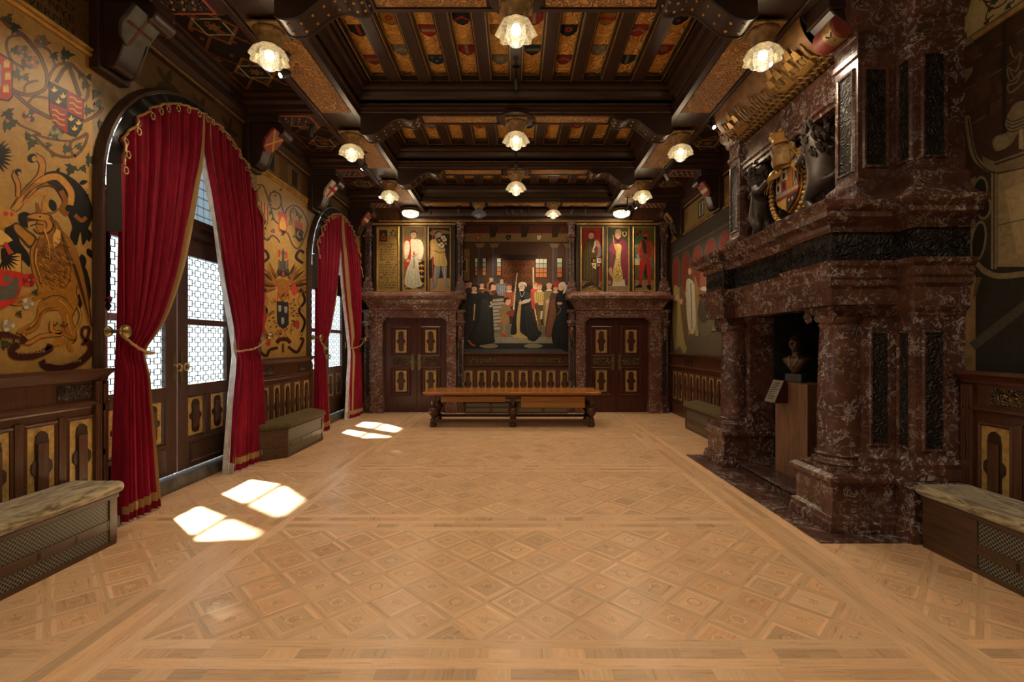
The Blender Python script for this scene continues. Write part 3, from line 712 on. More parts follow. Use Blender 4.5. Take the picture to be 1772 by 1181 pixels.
# ================================================================== LAMPS
def make_lamp(lit, loc, warm=True):
    r = empty('ceiling_lamp', loc)
    mb = MB(); mb.box(-0.17, 0.17, -0.17, 0.17, -0.03, 0.0); mb.build('mounting_plate', 'gilt_dull', r, bevel=0.008)
    mb = MB(); mb.lathe([(0.155, -0.03), (0.16, -0.05), (0.14, -0.075), (0.125, -0.085), (0.12, -0.11), (0.10, -0.15), (0.085, -0.17), (0.09, -0.185), (0.06, -0.20)], seg=48, lobes=20, amp=0.035); mb.build('fluted_collar', 'gilt_dull', r, smooth=50)
    mb = MB(); mb.lathe([(0.07, -0.20), (0.12, -0.205), (0.155, -0.235), (0.175, -0.275, 1.3), (0.195, -0.33, 2.0), (0.19, -0.332, 2.0), (0.165, -0.28, 1.3), (0.145, -0.24)], seg=48, lobes=8, amp=0.05, caps=False); mb.build('glass_shade', 'shade_glass' if lit else 'unlit_glow_glass', r, smooth=60)
    mb = MB(); mb.lathe([(0.085, -0.225), (0.095, -0.26), (0.098, -0.32), (0.09, -0.38), (0.065, -0.425), (0.03, -0.445), (0.0, -0.45)], seg=40, lobes=20, amp=0.012, caps=False); mb.build('glass_globe', 'globe_glass' if lit else 'unlit_glow_glass', r, smooth=60)
    if lit:
        mb = MB(); mb.lathe([(0.0, -0.22), (0.035, -0.235), (0.05, -0.27), (0.045, -0.31), (0.02, -0.34), (0.0, -0.345)], seg=16); mb.build('light_bulb', 'bulb', r, smooth=True)
    return r
def lamp_light(loc, e):
    d = bpy.data.lights.new('lamp_light', 'POINT'); d.energy = e*0.12; d.color = LAMP_C; d.shadow_soft_size = 0.09
    o = bpy.data.objects.new('lamp_light', d); COL.objects.link(o); o.location = (loc[0], loc[1], loc[2]-0.50)
    d = bpy.data.lights.new('lamp_light', 'SPOT'); d.energy = e; d.color = LAMP_C; d.shadow_soft_size = 0.09; d.spot_size = math.radians(150); d.spot_blend = 1.0
    o = bpy.data.objects.new('lamp_light', d); COL.objects.link(o); o.location = (loc[0], loc[1], loc[2]-0.52)
L1 = make_lamp(True, (0, 4.77, ZS-0.03))
LAMPS = [(0, 4.77, 'under the middle of the nearest cross-beam'), (0, 7.32, 'under the middle of the second cross-beam'), (0, 9.57, 'under the middle of the third cross-beam'),
         (-2.68, 5.18, 'on the window-side long beam, nearest of its row'), (-2.68, 7.77, 'on the window-side long beam, second of its row'), (-2.68, 10.1, 'on the window-side long beam, third of its row'),
         (2.68, 5.18, 'on the fireplace-side long beam, nearest of its row'), (2.68, 7.77, 'on the fireplace-side long beam, second of its row'), (2.68, 10.1, 'on the fireplace-side long beam, third of its row')]
for k, (x, y, lab) in enumerate(LAMPS):
    o = L1 if k == 0 else copy_tree(L1); o.location = (x, y, ZS-(0.03 if x == 0 else 0.035))
    tag(o, 'lit petal glass lamp '+lab, 'lamp', 'petal glass ceiling lamps')
    lamp_light(o.location, LAMP_W)
for x, lit in ((0.92, True), (-0.92, False)):
    o = copy_tree(L1) if lit else make_lamp(False, (0, 0, 0)); o.location = (x, 11.8, ZS)
    o.scale = (0.95, 0.95, 0.8)
    tag(o, ('lit' if lit else 'unlit grey')+' petal glass lamp under the last beam before the painted wall', 'lamp', 'petal glass ceiling lamps')
    if lit: lamp_light(o.location, LAMP_W)
for sx in (-1, 1):
    r = empty('crystal_lamp', (sx*2.68, 12.1, ZS-0.035))
    mb = MB(); mb.lathe([(0.2, 0), (0.2, -0.03), (0.12, -0.05)], seg=24); mb.build('mounting_plate', 'gilt_dull', r, smooth=True)
    mb = MB(); mb.lathe([(0.15, -0.05), (0.205, -0.07), (0.21, -0.12), (0.18, -0.17), (0.10, -0.205), (0.0, -0.215)], seg=48, lobes=16, amp=0.03, caps=False); mb.build('glass_bowl', 'crystal_glass', r, smooth=60)
    mb = MB(); mb.lathe([(0.195, -0.045), (0.22, -0.055), (0.22, -0.07), (0.205, -0.075)], seg=32); mb.build('rim', 'old_brass', r, smooth=True)
    tag(r, 'bright bowl-shaped crystal lamp in the corner above the door nearest the '+('windows' if sx < 0 else 'fireplace'), 'lamp', 'crystal bowl lamps')
    lamp_light((sx*2.68, 12.0, ZS+0.1), LAMP_W*1.2)
# lamps of the part of the room behind the camera (same rows, same spacing)
for x, y in ((0, 2.2), (-2.68, 2.5), (2.68, 2.5), (0, -0.2), (-2.68, 0.1), (2.68, 0.1)):
    o = copy_tree(L1); o.location = (x, y, ZS-0.03); tag(o, 'lit petal glass lamp behind the viewer', 'lamp', 'lamps behind the viewer'); lamp_light(o.location, LAMP_W*1.1)
# spotlights: a small cylinder on a stem; aimed at the walls
def spot(loc, aim, mount_z, label, on=True, e=0.0, grey=False):
    r = empty('spotlight', loc); v = (Vector(aim)-Vector(loc)).normalized()
    mb = MB(); mb.lathe([(0.032, -0.06), (0.036, -0.055), (0.036, 0.07), (0.030, 0.075), (0.030, 0.068)], seg=18)
    q = v.to_track_quat('Z', 'Y').to_matrix(); mb.v = [tuple(q @ Vector(p)) for p in mb.v]; mb.build('head', 'spot_grey' if grey else 'spot_black', r, smooth=True)
    mb = MB(); mb.box(-0.012, 0.012, -0.012, 0.012, 0.0, max(0.04, mount_z-loc[2])); mb.box(-0.05, 0.05, -0.03, 0.03, mount_z-loc[2]-0.02, mount_z-loc[2]); mb.build('stem', 'spot_black', r)
    mb = MB(); mb.lathe([(0.0, 0.072), (0.028, 0.072)], seg=14); mb.v = [tuple(q @ Vector(p)) for p in mb.v]; mb.build('lens', 'spot_lens' if on else 'iron', r)
    tag(r, label, 'spotlight')
    if e:
        d = bpy.data.lights.new('spot_beam', 'SPOT'); d.energy = e; d.spot_size = math.radians(44 if e < 400 else 34); d.spot_blend = 0.8; d.color = (1.0, 0.82, 0.60); d.shadow_soft_size = 0.03
        o = bpy.data.objects.new('spot_beam', d); COL.objects.link(o); o.location = Vector(loc)+v*0.10; o.rotation_euler = v.to_track_quat('-Z', 'Y').to_euler()
spot((-2.72, 5.62, 4.98), (-4.1, 3.9, 3.4), ZS-0.03, 'lit round spotlight behind the nearest window-side lamp, glaring', True, 150)
spot((-3.2, 7.45, 5.12), (-4.1, 8.4, 2.9), ZS-0.03, 'lit spotlight beside the nearer window under the second cross-beam', True, 60)
spot((2.80, 5.35, 4.95), (4.0, 3.6, 3.4), ZS-0.03, 'lit spotlight below the nearest fireplace-side lamp, glaring', True, 50)
spot((2.97, 7.25, 5.12), (3.55, 6.1, 3.9), ZS-0.03, 'lit spotlight under the second cross-beam aimed at the coat of arms', True, 60)
spot((-2.72, 8.55, 4.98), (-4.1, 8.4, 3.3), ZS-0.01, 'black spotlight behind the second window-side lamp', True, 110)
spot((2.95, 9.35, 5.08), (4.1, 9.6, 3.2), ZS-0.03, 'grey spotlight between second and third fireplace-side lamps', True, 50, True)
spot((-2.95, 10.5, 5.05), (-4.1, 8.3, 3.3), ZS-0.03, 'lit spotlight just behind the third window-side lamp', True, 30)
spot((-2.92, 11.3, 5.08), (-3.4, 12.4, 3.5), ZS-0.03, 'lit spotlight by the farthest window-side corner', True, 30)
spot((2.86, 10.5, 5.05), (4.1, 9.9, 3.2), ZS-0.03, 'lit spotlight behind the third fireplace-side lamp', True, 60)
spot((2.72, 11.0, 4.98), (4.1, 10.6, 3.3), ZS-0.03, 'white-glowing spotlight pair member above the procession mural', True, 60)
spot((2.60, 11.15, 4.98), (1.5, 12.5, 3.3), ZS-0.03, 'black spotlight tilted next to the farthest glowing spotlight', False, 0)
for k, (x, ax, on, e, lab) in enumerate([(-2.13, -2.4, True, 18, 'upright lit spotlight above the white robed portrait'), (-1.42, -1.2, True, 0, 'grey tilted spotlight above the left marble pilaster'),
      (-0.25, -0.7, True, 190, 'left spotlight of the four in the middle of the last beam'), (-0.10, 0.1, True, 0, 'second of the four middle spotlights'),
      (0.13, 0.0, True, 0, 'third of the four middle spotlights'), (0.32, 0.7, True, 190, 'right spotlight of the four in the middle of the last beam'),
      (1.40, 1.2, True, 0, 'tilted black spotlight beside the right marble pilaster'), (1.75, 2.3, True, 18, 'upright lit spotlight above the red portrait')]):
    spot((x, 11.88, 5.10), (ax, 12.6, (2.5 if e > 100 else 3.6) if e else 4.2), ZS, lab, on and e > 0, e)
spot((0.0, 6.62, 5.42), (0.3, 9.0, 2.0), 5.63, 'small black spotlight on the middle joist of the nearest coffer', False, 0)
spot((0.0, 8.9, 5.12), (0.0, 12.5, 2.9), 5.63, 'dark spotlight box on the middle joist of the second coffer', True, 420)
# ================================================================== LEFT WALL: painted gold wall coverings
rl = random.Random(5)
VINE = '#4a2a1c'; LEAFC = ['#35381f', '#2c3324', '#3e4430', '#24281c']; BLK = '#14110d'
def vines(P, x0, x1, y0, y1, r, n, conv=True, seed=1):
    q = random.Random(seed)
    for k in range(n):
        cx, cy = q.uniform(x0, x1), q.uniform(y0, y1); a0 = q.uniform(0, 6.3); sg = q.choice((-1, 1)); pts = []
        for t in range(9):
            a = a0+sg*t*0.62; rr = r*(1.25-0.08*t); pts.append((min(max(cx+rr*math.cos(a), x0), x1), min(max(cy+rr*math.sin(a)*1.25, y0), y1)))
        P.line(pts, r*0.11, VINE)
        for t in (1, 3, 4, 6, 8):
            p = pts[t]; P.vineleaf(p[0]+q.uniform(-.3, .3)*r, p[1]+q.uniform(-.3, .3)*r, r*q.uniform(.22, .34), q.uniform(0, 6), q.choice(LEAFC))
def rosette(P, x, y, r, c1, c2):
    for k in range(6): P.ell(x+r*.55*math.cos(k*1.047), y+r*.55*math.sin(k*1.047), r*.42, r*.42, c2 if k % 2 else c1, 9)
    P.ell(x, y, r*.35, r*.35, c2, 8); P.ell(x, y, r*.14, r*.14, '#b98d3c', 7)
GOLD = '#a17d42'
# --- near gold wall (mostly the part beside the first window)
P = Paint(fnL, pl)
P.raw([(2.85, 1.56), (4.61, 1.56), (4.61, 4.56), (2.85, 4.56)], GOLD)
for seg in range(2):
    Q0 = P.conv; P.conv = lambda a, b: (a, b)
    vines(P, 2.9, 3.7, 3.1, 4.4, 0.2, 4, seed=20+seg); P.conv = Q0
# stems of the visible part, in order from the ceiling down
for pts, w_ in (([(0, 30), (18, 48), (40, 62), (60, 85), (72, 105), (80, 130), (78, 152), (62, 162), (45, 164), (25, 158), (0, 140)], 5), ([(22, 62), (12, 68), (11, 85), (20, 105), (40, 118)], 3.5),
                ([(22, 62), (38, 62), (52, 72)], 3), ([(22, 160), (45, 180), (62, 192), (88, 205)], 5), ([(45, 182), (58, 168), (82, 170)], 3), ([(42, 165), (42, 150), (52, 142), (66, 140)], 3),
                ([(78, 150), (88, 125), (100, 112), (118, 110), (130, 118), (146, 138), (152, 158), (146, 174), (132, 168)], 4), ([(95, 116), (86, 90), (70, 78)], 3),
                ([(56, 233), (75, 252), (96, 268), (118, 272), (134, 266), (146, 250), (150, 232), (138, 238), (122, 246), (122, 262), (132, 272)], 3.5), ([(60, 232), (84, 240), (120, 244), (146, 236)], 2.6), ([(144, 210), (165, 200), (178, 186)], 4), ([(92, 272), (88, 262)], 4),
                ([(30, 215), (45, 222), (70, 232)], 2.5)): P.line(pts, w_*1.35, '#2a1a12'); P.line(pts, w_*0.85, '#6b4630')
for x, y, r, a in ((12, 30, 12, 1), (26, 45, 13, 2), (25, 85, 12, 1), (40, 110, 13, 0), (30, 128, 13, 3), (42, 132, 10, 1), (110, 95, 15, 0), (76, 74, 9, 0), (92, 95, 10, 1), (140, 128, 8, 2), (152, 132, 8, 1), (144, 148, 10, 0), (166, 160, 10, 2), (168, 178, 9, 1), (149, 192, 11, 0),
                   (12, 195, 14, 1), (22, 210, 13, 2), (8, 218, 12, 0), (55, 245, 13, 2), (45, 235, 9, 0), (92, 230, 12, 1), (112, 258, 11, 0), (134, 252, 9, 1), (152, 277, 13, 0), (123, 290, 14, 2), (142, 290, 9, 1), (172, 215, 9, 0), (84, 250, 7, 2)):
    P.vineleaf(x, y, r*1.12, a, '#1c1a12'); P.vineleaf(x, y, r, a, LEAFC[int(x+y) % 4])
for x, y, c1, c2 in ((55, 108, '#4c5446', '#9a5a3a'), (70, 72, '#8a5a40', '#5a5f50'), (50, 200, '#b5703e', '#3a4140'), (98, 228, '#3f4a46', '#7c7a50'), (38, 90, '#9a6040', '#4a4f40')):
    rosette(P, x, y, 13, c1, c2)
# quartered shield with lilies and lions, hung from a strap
P.line([(96, 143), (108, 122), (118, 112)], 7, '#4a2c18', False); P.line([(138, 168), (128, 140), (118, 113)], 7, '#4a2c18', False)
S = [(85, 142), (115, 157), (143, 173), (143, 205), (140, 222), (130, 236), (118, 232), (100, 222), (90, 208), (85, 190)]
P.poly([(p[0]+(p[0]-115)*.04, p[1]+(p[1]-190)*.04) for p in S], '#16120e'); P.poly(S, '#8a1f18')
P.poly([(85, 142), (115, 157), (115, 190), (85, 178)], '#141a1c'); P.poly([(115, 192), (143, 207), (140, 222), (130, 236), (116, 231)], '#141a1c')
for x, y in ((93, 155), (108, 166), (100, 175), (122, 205), (135, 212), (128, 222)):
    P.leaf(x, y+5, 11, -PI/2, '#c9a24a', .4); P.leaf(x, y+4, 8, -PI/2-.8, '#c9a24a', .4); P.leaf(x, y+4, 8, -PI/2+.8, '#c9a24a', .4)
for yy in (168, 178, 188): P.line([(119, yy), (126, yy+1), (132, yy+7), (140, yy+9)], 2.4, '#b98a3a')
for yy in (190, 199, 208): P.line([(89, yy), (96, yy+1), (102, yy+7), (111, yy+9)], 2.4, '#b98a3a')
# red escutcheon with small gold castles at the frame edge
P.poly([(-60, 60), (21, 104), (21, 168), (14, 176), (-10, 172), (-60, 172)], '#16120e'); P.poly([(-60, 64), (19, 106), (19, 166), (12, 173), (-10, 170), (-60, 168)], '#a62620')
P.poly([(-60, 90), (1, 112), (1, 150), (-60, 150)], '#7d8580')
for x, y in ((10, 112), (12, 133), (9, 155)): P.rect(x-5, y-6, x+5, y+5, '#c9a24a'); P.rect(x-3, y-9, x-1, y-6, '#c9a24a'); P.rect(x+1, y-9, x+3, y-6, '#c9a24a')
# black eagle at the frame edge
for a in range(9): P.leaf(-14, 270, 36, -0.9+a*0.23, BLK, .14)
P.leaf(-4, 262, 24, -0.1, BLK, .2); P.line([(4, 252), (8, 262), (4, 270)], 3, BLK)
# the great black acanthus mantle behind the griffin
P.spoly([(70, 303), (96, 296), (122, 307), (142, 325), (154, 345), (160, 372), (152, 394), (150, 412), (142, 424), (138, 402), (131, 425), (120, 412), (124, 392), (116, 372), (108, 352), (96, 330), (80, 315)], BLK)
P.spoly([(10, 390), (18, 382), (28, 400), (34, 420), (48, 440), (50, 462), (40, 452), (26, 440), (12, 425), (6, 405)], BLK)
for x, y, l, a in ((158, 366, 22, 1.2), (150, 396, 24, 1.4), (140, 345, 16, -.6), (136, 318, 16, -.3), (96, 300, 12, -1), (126, 430, 22, 1.5), (140, 440, 26, 1.4), (150, 430, 20, 1.1), (30, 372, 30, .2), (32, 372, 28, 1.0), (86, 345, 26, 1.2), (112, 410, 20, 2.3)):
    P.leaf(x, y, l, a, BLK, .5)
P.spoly([(140, 455), (150, 470), (156, 500), (154, 520), (148, 505), (142, 480)], BLK); P.spoly([(128, 520), (140, 505), (142, 520), (138, 534), (130, 528)], BLK)
OR = '#a8722c'; ORD = '#7a4a18'; OUT = '#3d2410'
# acanthus leaves of the helmet crest in ochre
P.line([(22, 364), (34, 345), (50, 325), (66, 308), (72, 292), (70, 278), (58, 270)], 13, OUT); P.line([(22, 364), (34, 345), (50, 325), (66, 308), (72, 292), (70, 278), (58, 270)], 10, OR)
P.line([(26, 360), (48, 334), (72, 312), (96, 306), (112, 318), (122, 335), (120, 355)], 14, OUT); P.line([(26, 360), (48, 334), (72, 312), (96, 306), (112, 318), (122, 335), (120, 355)], 11, '#b27d34')
P.line([(30, 340), (30, 320), (24, 305), (28, 296)], 10, OUT); P.line([(30, 340), (30, 320), (24, 305), (28, 296)], 7, OR)
P.line([(104, 330), (112, 348), (106, 362), (116, 372)], 9, ORD); P.line([(40, 352), (60, 336), (80, 338), (74, 352)], 7, OR); P.line([(128, 372), (140, 382), (148, 376)], 7, ORD)
P.line([(40, 346), (60, 325), (84, 315), (104, 322)], 1.5, OUT); P.line([(46, 344), (64, 328), (84, 322), (100, 330)], 1.5, OUT)
P.ell(55, 274, 8, 8, BLK); P.ell(58, 275, 4.5, 5, GOLD)
P.ell(30, 298, 6, 6, BLK); P.ell(32, 300, 3, 3, GOLD)
# griffin: head with beak and horns, body, wing, lion legs
body = [(74, 372), (86, 376), (96, 388), (104, 398), (116, 412), (128, 428), (134, 452), (136, 480), (132, 505), (136, 522), (132, 534), (128, 542), (124, 552), (128, 566), (132, 580), (128, 590), (112, 584), (104, 576), (108, 560), (104, 545), (98, 538), (80, 540), (72, 548), (66, 566), (50, 578), (26, 578), (40, 566), (56, 558), (62, 545), (64, 530), (72, 518), (82, 514), (60, 520), (40, 528), (24, 530), (14, 526), (30, 516), (48, 508), (64, 502), (54, 470), (50, 440), (56, 420), (68, 408), (62, 394), (62, 384)]
P.spoly(body, OUT, 5); P.spoly([(85+(p[0]-85)*.965, 470+(p[1]-470)*.985) for p in body], '#96641f', 5)
P.spoly([(70, 412), (90, 404), (110, 420), (118, 450), (112, 480), (90, 488), (66, 476), (56, 446)], '#7e5118', 6)
P.spoly([(20, 388), (30, 386), (46, 398), (62, 412), (50, 430), (36, 416), (24, 402)], OUT); P.spoly([(23, 391), (30, 389), (45, 401), (58, 413), (50, 425), (38, 413), (26, 401)], '#9a6a24')
P.spoly([(44, 376), (54, 369), (70, 368), (88, 374), (92, 392), (84, 404), (68, 406), (78, 396), (76, 384), (62, 382), (46, 383)], OUT); P.spoly([(46, 376), (55, 371), (70, 370), (86, 376), (89, 392), (82, 401), (74, 401), (80, 394), (78, 383), (62, 380)], OR)
P.poly([(60, 350), (65, 352), (70, 368), (62, 369)], ORD); P.poly([(73, 346), (78, 352), (79, 368), (70, 369)], OR); P.line([(80, 370), (92, 368), (102, 360)], 7, ORD, True, taper=True)
P.line([(50, 392), (62, 388), (74, 390)], 2, OUT); P.line([(57, 396), (64, 404), (74, 402)], 2, OUT); P.ell(68, 375, 2, 1.4, BLK)
for k in range(5): P.leaf(92+k*3, 380+k*6, 20, .9, ORD, .25); 
wing = [(104, 404), (118, 410), (130, 430), (140, 460), (150, 500), (156, 540), (158, 566), (152, 556), (140, 520), (128, 480), (114, 444)]
P.spoly(wing, OUT); P.spoly([(131+(p[0]-131)*.88, 480+(p[1]-480)*.975) for p in wing], '#8a5c20')
for k in range(5): P.line([(112+k*4, 425+k*8), (128+k*4, 470+k*10), (146+k*2, 530+k*7)], 1.2, OUT)
P.poly([(94, 396), (104, 400), (102, 422), (92, 430), (90, 412)], '#c79a50')
rq = random.Random(3)
for k in range(260):
    x = rq.uniform(60, 122); y = rq.uniform(408, 502)
    if ((x-91)/33)**2+((y-455)/50)**2 < 1: P.line([(x, y), (x+2, y+3.5), (x+5, y+3)], 1.1, ['#5e3a12', '#4d2f10', '#b07c30'][k % 3], False)
for pts in ([(66, 412), (58, 440), (62, 470), (72, 500)], [(104, 400), (118, 440), (120, 480), (110, 500)], [(72, 520), (90, 512), (110, 516), (128, 540)], [(66, 548), (76, 536), (98, 532)], [(108, 556), (112, 575), (126, 584)], [(30, 524), (56, 514), (70, 506)], [(44, 572), (60, 562), (68, 548)], [(84, 376), (94, 392), (92, 404)]):
    P.line(pts, 3.2, '#6a4416', taper=True)
for pts in ([(62, 430), (60, 455), (70, 485)], [(100, 520), (112, 530), (122, 552)], [(74, 396), (82, 420), (84, 450)], [(114, 545), (118, 565), (122, 578)], [(36, 520), (60, 512)], [(50, 566), (62, 554)]):
    P.line(pts, 3.5, '#b8863c', taper=True)
for k in range(9):
    P.line([(36+k*.8, 352-k*4), (52+k*3, 330-k*1.5), (78+k*3, 316+k*1.2)], .9, '#6a4416', taper=True)
for cx, cy in ((102, 562), (116, 590), (84, 560)): P.line([(cx, cy), (cx+8, cy+4), (cx+14, cy-2)], 2.2, OUT)
P.line([(112, 592), (98, 590), (92, 600)], 8, '#96641f'); P.line([(120, 590), (118, 602), (126, 606)], 7, '#96641f'); P.line([(100, 588), (104, 600)], 7, '#96641f')
P.line([(132, 530), (138, 545), (134, 562), (126, 572)], 5, OUT); P.line([(132, 530), (138, 545), (134, 562), (126, 572)], 3.4, OR)
P.line([(88, 556), (88, 572), (104, 578), (70, 582), (48, 594), (38, 588), (40, 578)], 8, OUT); P.line([(88, 556), (88, 572), (104, 578), (70, 582), (48, 594), (38, 588), (40, 578)], 6, OR)
# quartered arms held by the griffin at the frame edge
P.poly([(-80, 420), (35, 440), (35, 472), (-80, 470)], '#b98f42'); P.line([(35, 440), (35, 474)], 1.5, BLK, False)
for a in range(9): P.leaf(4, 446, 30, -.35+a*.28, BLK, .13)
P.spoly([(0, 432), (10, 430), (14, 442), (8, 450), (0, 450)], BLK)
P.spoly([(-60, 470), (35, 472), (34, 500), (28, 516), (14, 528), (-10, 536), (-60, 530)], '#b02a20'); P.ell(10, 482, 7, 7, '#5a564a', 7); P.spoly([(-20, 498), (10, 494), (20, 484), (24, 480), (30, 486), (28, 510), (16, 518), (-20, 520)], '#55524a')
rosette(P, 48, 485, 13, '#a8322c', '#7c1d1a'); rosette(P, 46, 526, 11, '#b7ad94', '#8c8068'); rosette(P, 12, 564, 12, '#b7ad94', '#8c8068'); P.vineleaf(30, 542, 9, 1, LEAFC[0]); P.vineleaf(58, 505, 8, 1, LEAFC[1]); P.vineleaf(4, 596, 14, 0, LEAFC[0])
P.poly([(0, 398), (12, 408), (20, 416), (4, 424), (-30, 424), (-30, 400)], '#c39a4a'); P.spoly([(-10, 362), (10, 362), (24, 372), (20, 388), (-10, 396)], '#a87a30'); P.ell(8, 370, 5, 4, '#a8322c'); P.ell(18, 371, 3, 4, '#a8322c'); P.line([(6, 420), (16, 440)], 7, '#a8322c', False)
# ribbons with letters
RB = '#3b1812'
P.line([(-30, 578), (10, 582), (34, 590), (42, 584)], 13, RB); P.line([(30, 596), (18, 606), (24, 616), (55, 616), (84, 604), (78, 600)], 12, RB); P.line([(70, 624), (78, 634), (105, 638), (130, 630), (150, 615), (156, 600), (148, 590)], 12, RB); P.line([(148, 592), (140, 580), (142, 568), (152, 568), (150, 584), (140, 598)], 5, RB)
P.text('VAN AL', 0, 590, 9, '#a98a4e', 33, 0.12); P.text('VOLCKEN', 27, 614, 9, '#a98a4e', 48, -0.08); P.text('ENDE SACKEN', 76, 630, 8, '#a98a4e', 62, -0.05)
g1 = P.build('gold_mural', None, 'painted_gold_wall'); tag(g1, 'golden painted wall left of the nearer window with griffin, vines and ribbon', 'mural')
# --- gold wall between the two windows
P = Paint(fnL, pl)
P.raw([(7.53, 1.55), (9.32, 1.55), (9.32, 4.56), (7.53, 4.56)], GOLD)
for pts in ([(445, 320), (455, 322), (462, 340), (468, 360), (474, 380), (482, 388)], [(446, 350), (444, 335), (450, 322)], [(468, 350), (466, 338), (474, 332), (484, 338), (486, 352), (480, 362), (470, 360)], [(486, 352), (492, 372), (496, 362), (506, 356), (518, 360), (528, 375), (532, 392), (526, 412), (516, 430), (506, 424), (498, 405), (490, 400)],
            [(450, 388), (452, 404), (462, 416), (470, 408), (478, 412), (484, 420)], [(504, 386), (502, 368), (508, 360), (516, 372), (518, 384)]): P.line(pts, 2.6, VINE)
for k in range(26): P.vineleaf(rq.uniform(446, 533), rq.uniform(325, 440), rq.uniform(3.2, 5.5), rq.uniform(0, 6), rq.choice(LEAFC))
for x, y, c1, c2 in ((472, 400, '#9a4a30', '#3a4140'), (502, 386, '#3f4a46', '#9a5a3a'), (508, 365, '#4c5446', '#8a5a40')): rosette(P, x, y, 4.5, c1, c2)
P.poly([(448, 345), (465, 353), (465, 386), (458, 391), (448, 384)], '#b08a3c')
for x in (450.5, 456, 461.5): P.poly([(x, 346+(x-448)*.47), (x+2.6, 347+(x-448)*.47), (x+2.6, 388), (x, 386)], '#8a3024')
P.poly([(481.5, 365), (496.5, 372), (496.5, 402), (490, 407), (481.5, 400)], '#a83a2c'); P.spoly([(488, 375), (494, 385), (494, 398), (485, 399), (484, 386)], '#b98a3a'); P.poly([(483, 396), (496, 401), (490, 407)], '#1a1c20')
P.poly([(510, 381), (523.5, 388), (523.5, 415), (518, 420), (511, 412)], '#1a1814'); P.poly([(510, 381), (523.5, 388), (523.5, 399), (510, 393)], '#a83a2c'); P.line([(517, 400), (514, 406), (519, 412)], 2, '#b98a3a')
# castle tower crest above the stag/ox head, black and ochre mantling wings
for sx in (-1, 1):
    for k in range(9): P.leaf(488+sx*10, 500-k*2, 44-k*1.5, PI/2-sx*(PI/2-0.2)-sx*(k*0.17) if sx > 0 else PI/2+PI/2-0.2+k*0.17, ['#6d451a', '#8a5c24', '#3a2712'][k % 3], .16)
    P.line([(488+sx*38, 438), (488+sx*30, 434), (488+sx*24, 446), (488+sx*36, 456)], 5, '#24201a')
P.rect(484, 452, 495, 478, '#4a4440'); P.rect(487.5, 437, 491.5, 455, '#4a4440'); P.poly([(486, 440), (489.5, 428), (493, 440)], '#4a4440'); P.rect(481, 450, 483.5, 476, '#4a4440'); P.rect(496, 450, 498.5, 476, '#4a4440'); P.rect(479, 466, 500, 478, '#3c3733'); P.rect(488, 467, 491, 477, '#a83a2c')
P.rect(481, 433, 485, 445, '#a83a2c'); P.rect(493, 436, 497, 447, '#a83a2c')
P.spoly([(470, 480), (478, 484), (489, 482), (500, 486), (508, 478), (504, 492), (498, 498), (496, 515), (489, 524), (482, 514), (480, 498), (472, 492)], '#8a5a22')
P.line([(466, 456), (472, 470), (482, 478)], 3.5, '#7a4d1c'); P.line([(512, 462), (506, 474), (496, 480)], 3.5, '#7a4d1c'); P.line([(478, 470), (490, 480), (500, 472)], 1.6, BLK); P.line([(478, 480), (490, 470), (502, 482)], 1.6, BLK)
P.poly([(482, 494), (484, 494), (481, 520), (478, 520)], '#b03a26'); P.poly([(496, 494), (498, 494), (501, 522), (498, 522)], '#b03a26')
for k in range(110):
    a = rq.uniform(0, 6.28); rr = rq.uniform(.5, 1); x = 489+24*rr*math.cos(a); y = 548+38*rr*math.sin(a)
    P.leaf(x, y, 6, a, ['#8a5c24', '#6d451a', '#a3742e', '#4d3114'][k % 4], .5)
for sx in (-1, 1):
    P.line([(489+sx*30, 500), (489+sx*38, 520), (489+sx*28, 538), (489+sx*38, 556), (489+sx*32, 576)], 4.5, '#1c1914'); P.line([(489+sx*34, 505), (489+sx*26, 520), (489+sx*35, 540)], 2, '#8a5c24')
P.poly([(450, 506), (456, 503), (460, 508), (458, 530), (452, 534), (449, 520)], '#93423a'); P.line([(452, 508), (452, 530)], 1.2, '#b0a89a', False); P.line([(456, 508), (455, 530)], 1.2, '#b0a89a', False)
P.line([(452, 534), (458, 548), (454, 566), (464, 590), (462, 598)], 7, '#93342a'); P.line([(455, 548), (453, 564)], 1.2, '#b0a89a', False); P.spoly([(505, 490), (510, 492), (514, 505), (508, 512), (504, 504)], '#a83a2c'); P.ell(514, 562, 4, 8, '#93342a')
P.poly([(478, 521), (499, 524), (499, 562), (495, 566), (489, 570), (482, 565), (479, 560)], '#232529')
for x, y in ((483.5, 535), (494, 537), (488.5, 556)): P.poly([(x-2.8, y-6.5), (x+2.8, y-6), (x+2.5, y+3), (x, y+6), (x-2.5, y+3)], '#8d8576')
P.line([(444, 585), (446, 605), (460, 616), (466, 606), (480, 602)], 5, RB); P.line([(478, 594), (484, 588), (496, 588), (502, 594)], 7, RB); P.line([(498, 600), (512, 610), (520, 600), (524, 588), (518, 586)], 5, RB); P.ell(521, 578, 2, 4, RB); P.ell(521, 578, 1, 2.6, GOLD)
P.line([(489, 595), (489, 610)], 4, '#4d3114', False)
tag(P.build('gold_mural', None, 'painted_gold_wall'), 'golden painted wall between the two windows, dark blue shield with three small shields', 'mural')
# --- narrow gold strip by the far corner
P = Paint(fnL, lambda a, b: (a, b))
P.raw([(12.2, 1.55), (12.58, 1.55), (12.58, 4.56), (12.2, 4.56)], GOLD); vines(P, 12.22, 12.56, 1.8, 4.4, 0.14, 9, seed=4); P.poly([(12.25, 3.4), (12.45, 3.4), (12.45, 3.75), (12.25, 3.75)], '#8a2a20')
tag(P.build('gold_mural', None, 'painted_gold_wall'), 'narrow golden painted strip with vines between farther window and corner', 'mural')
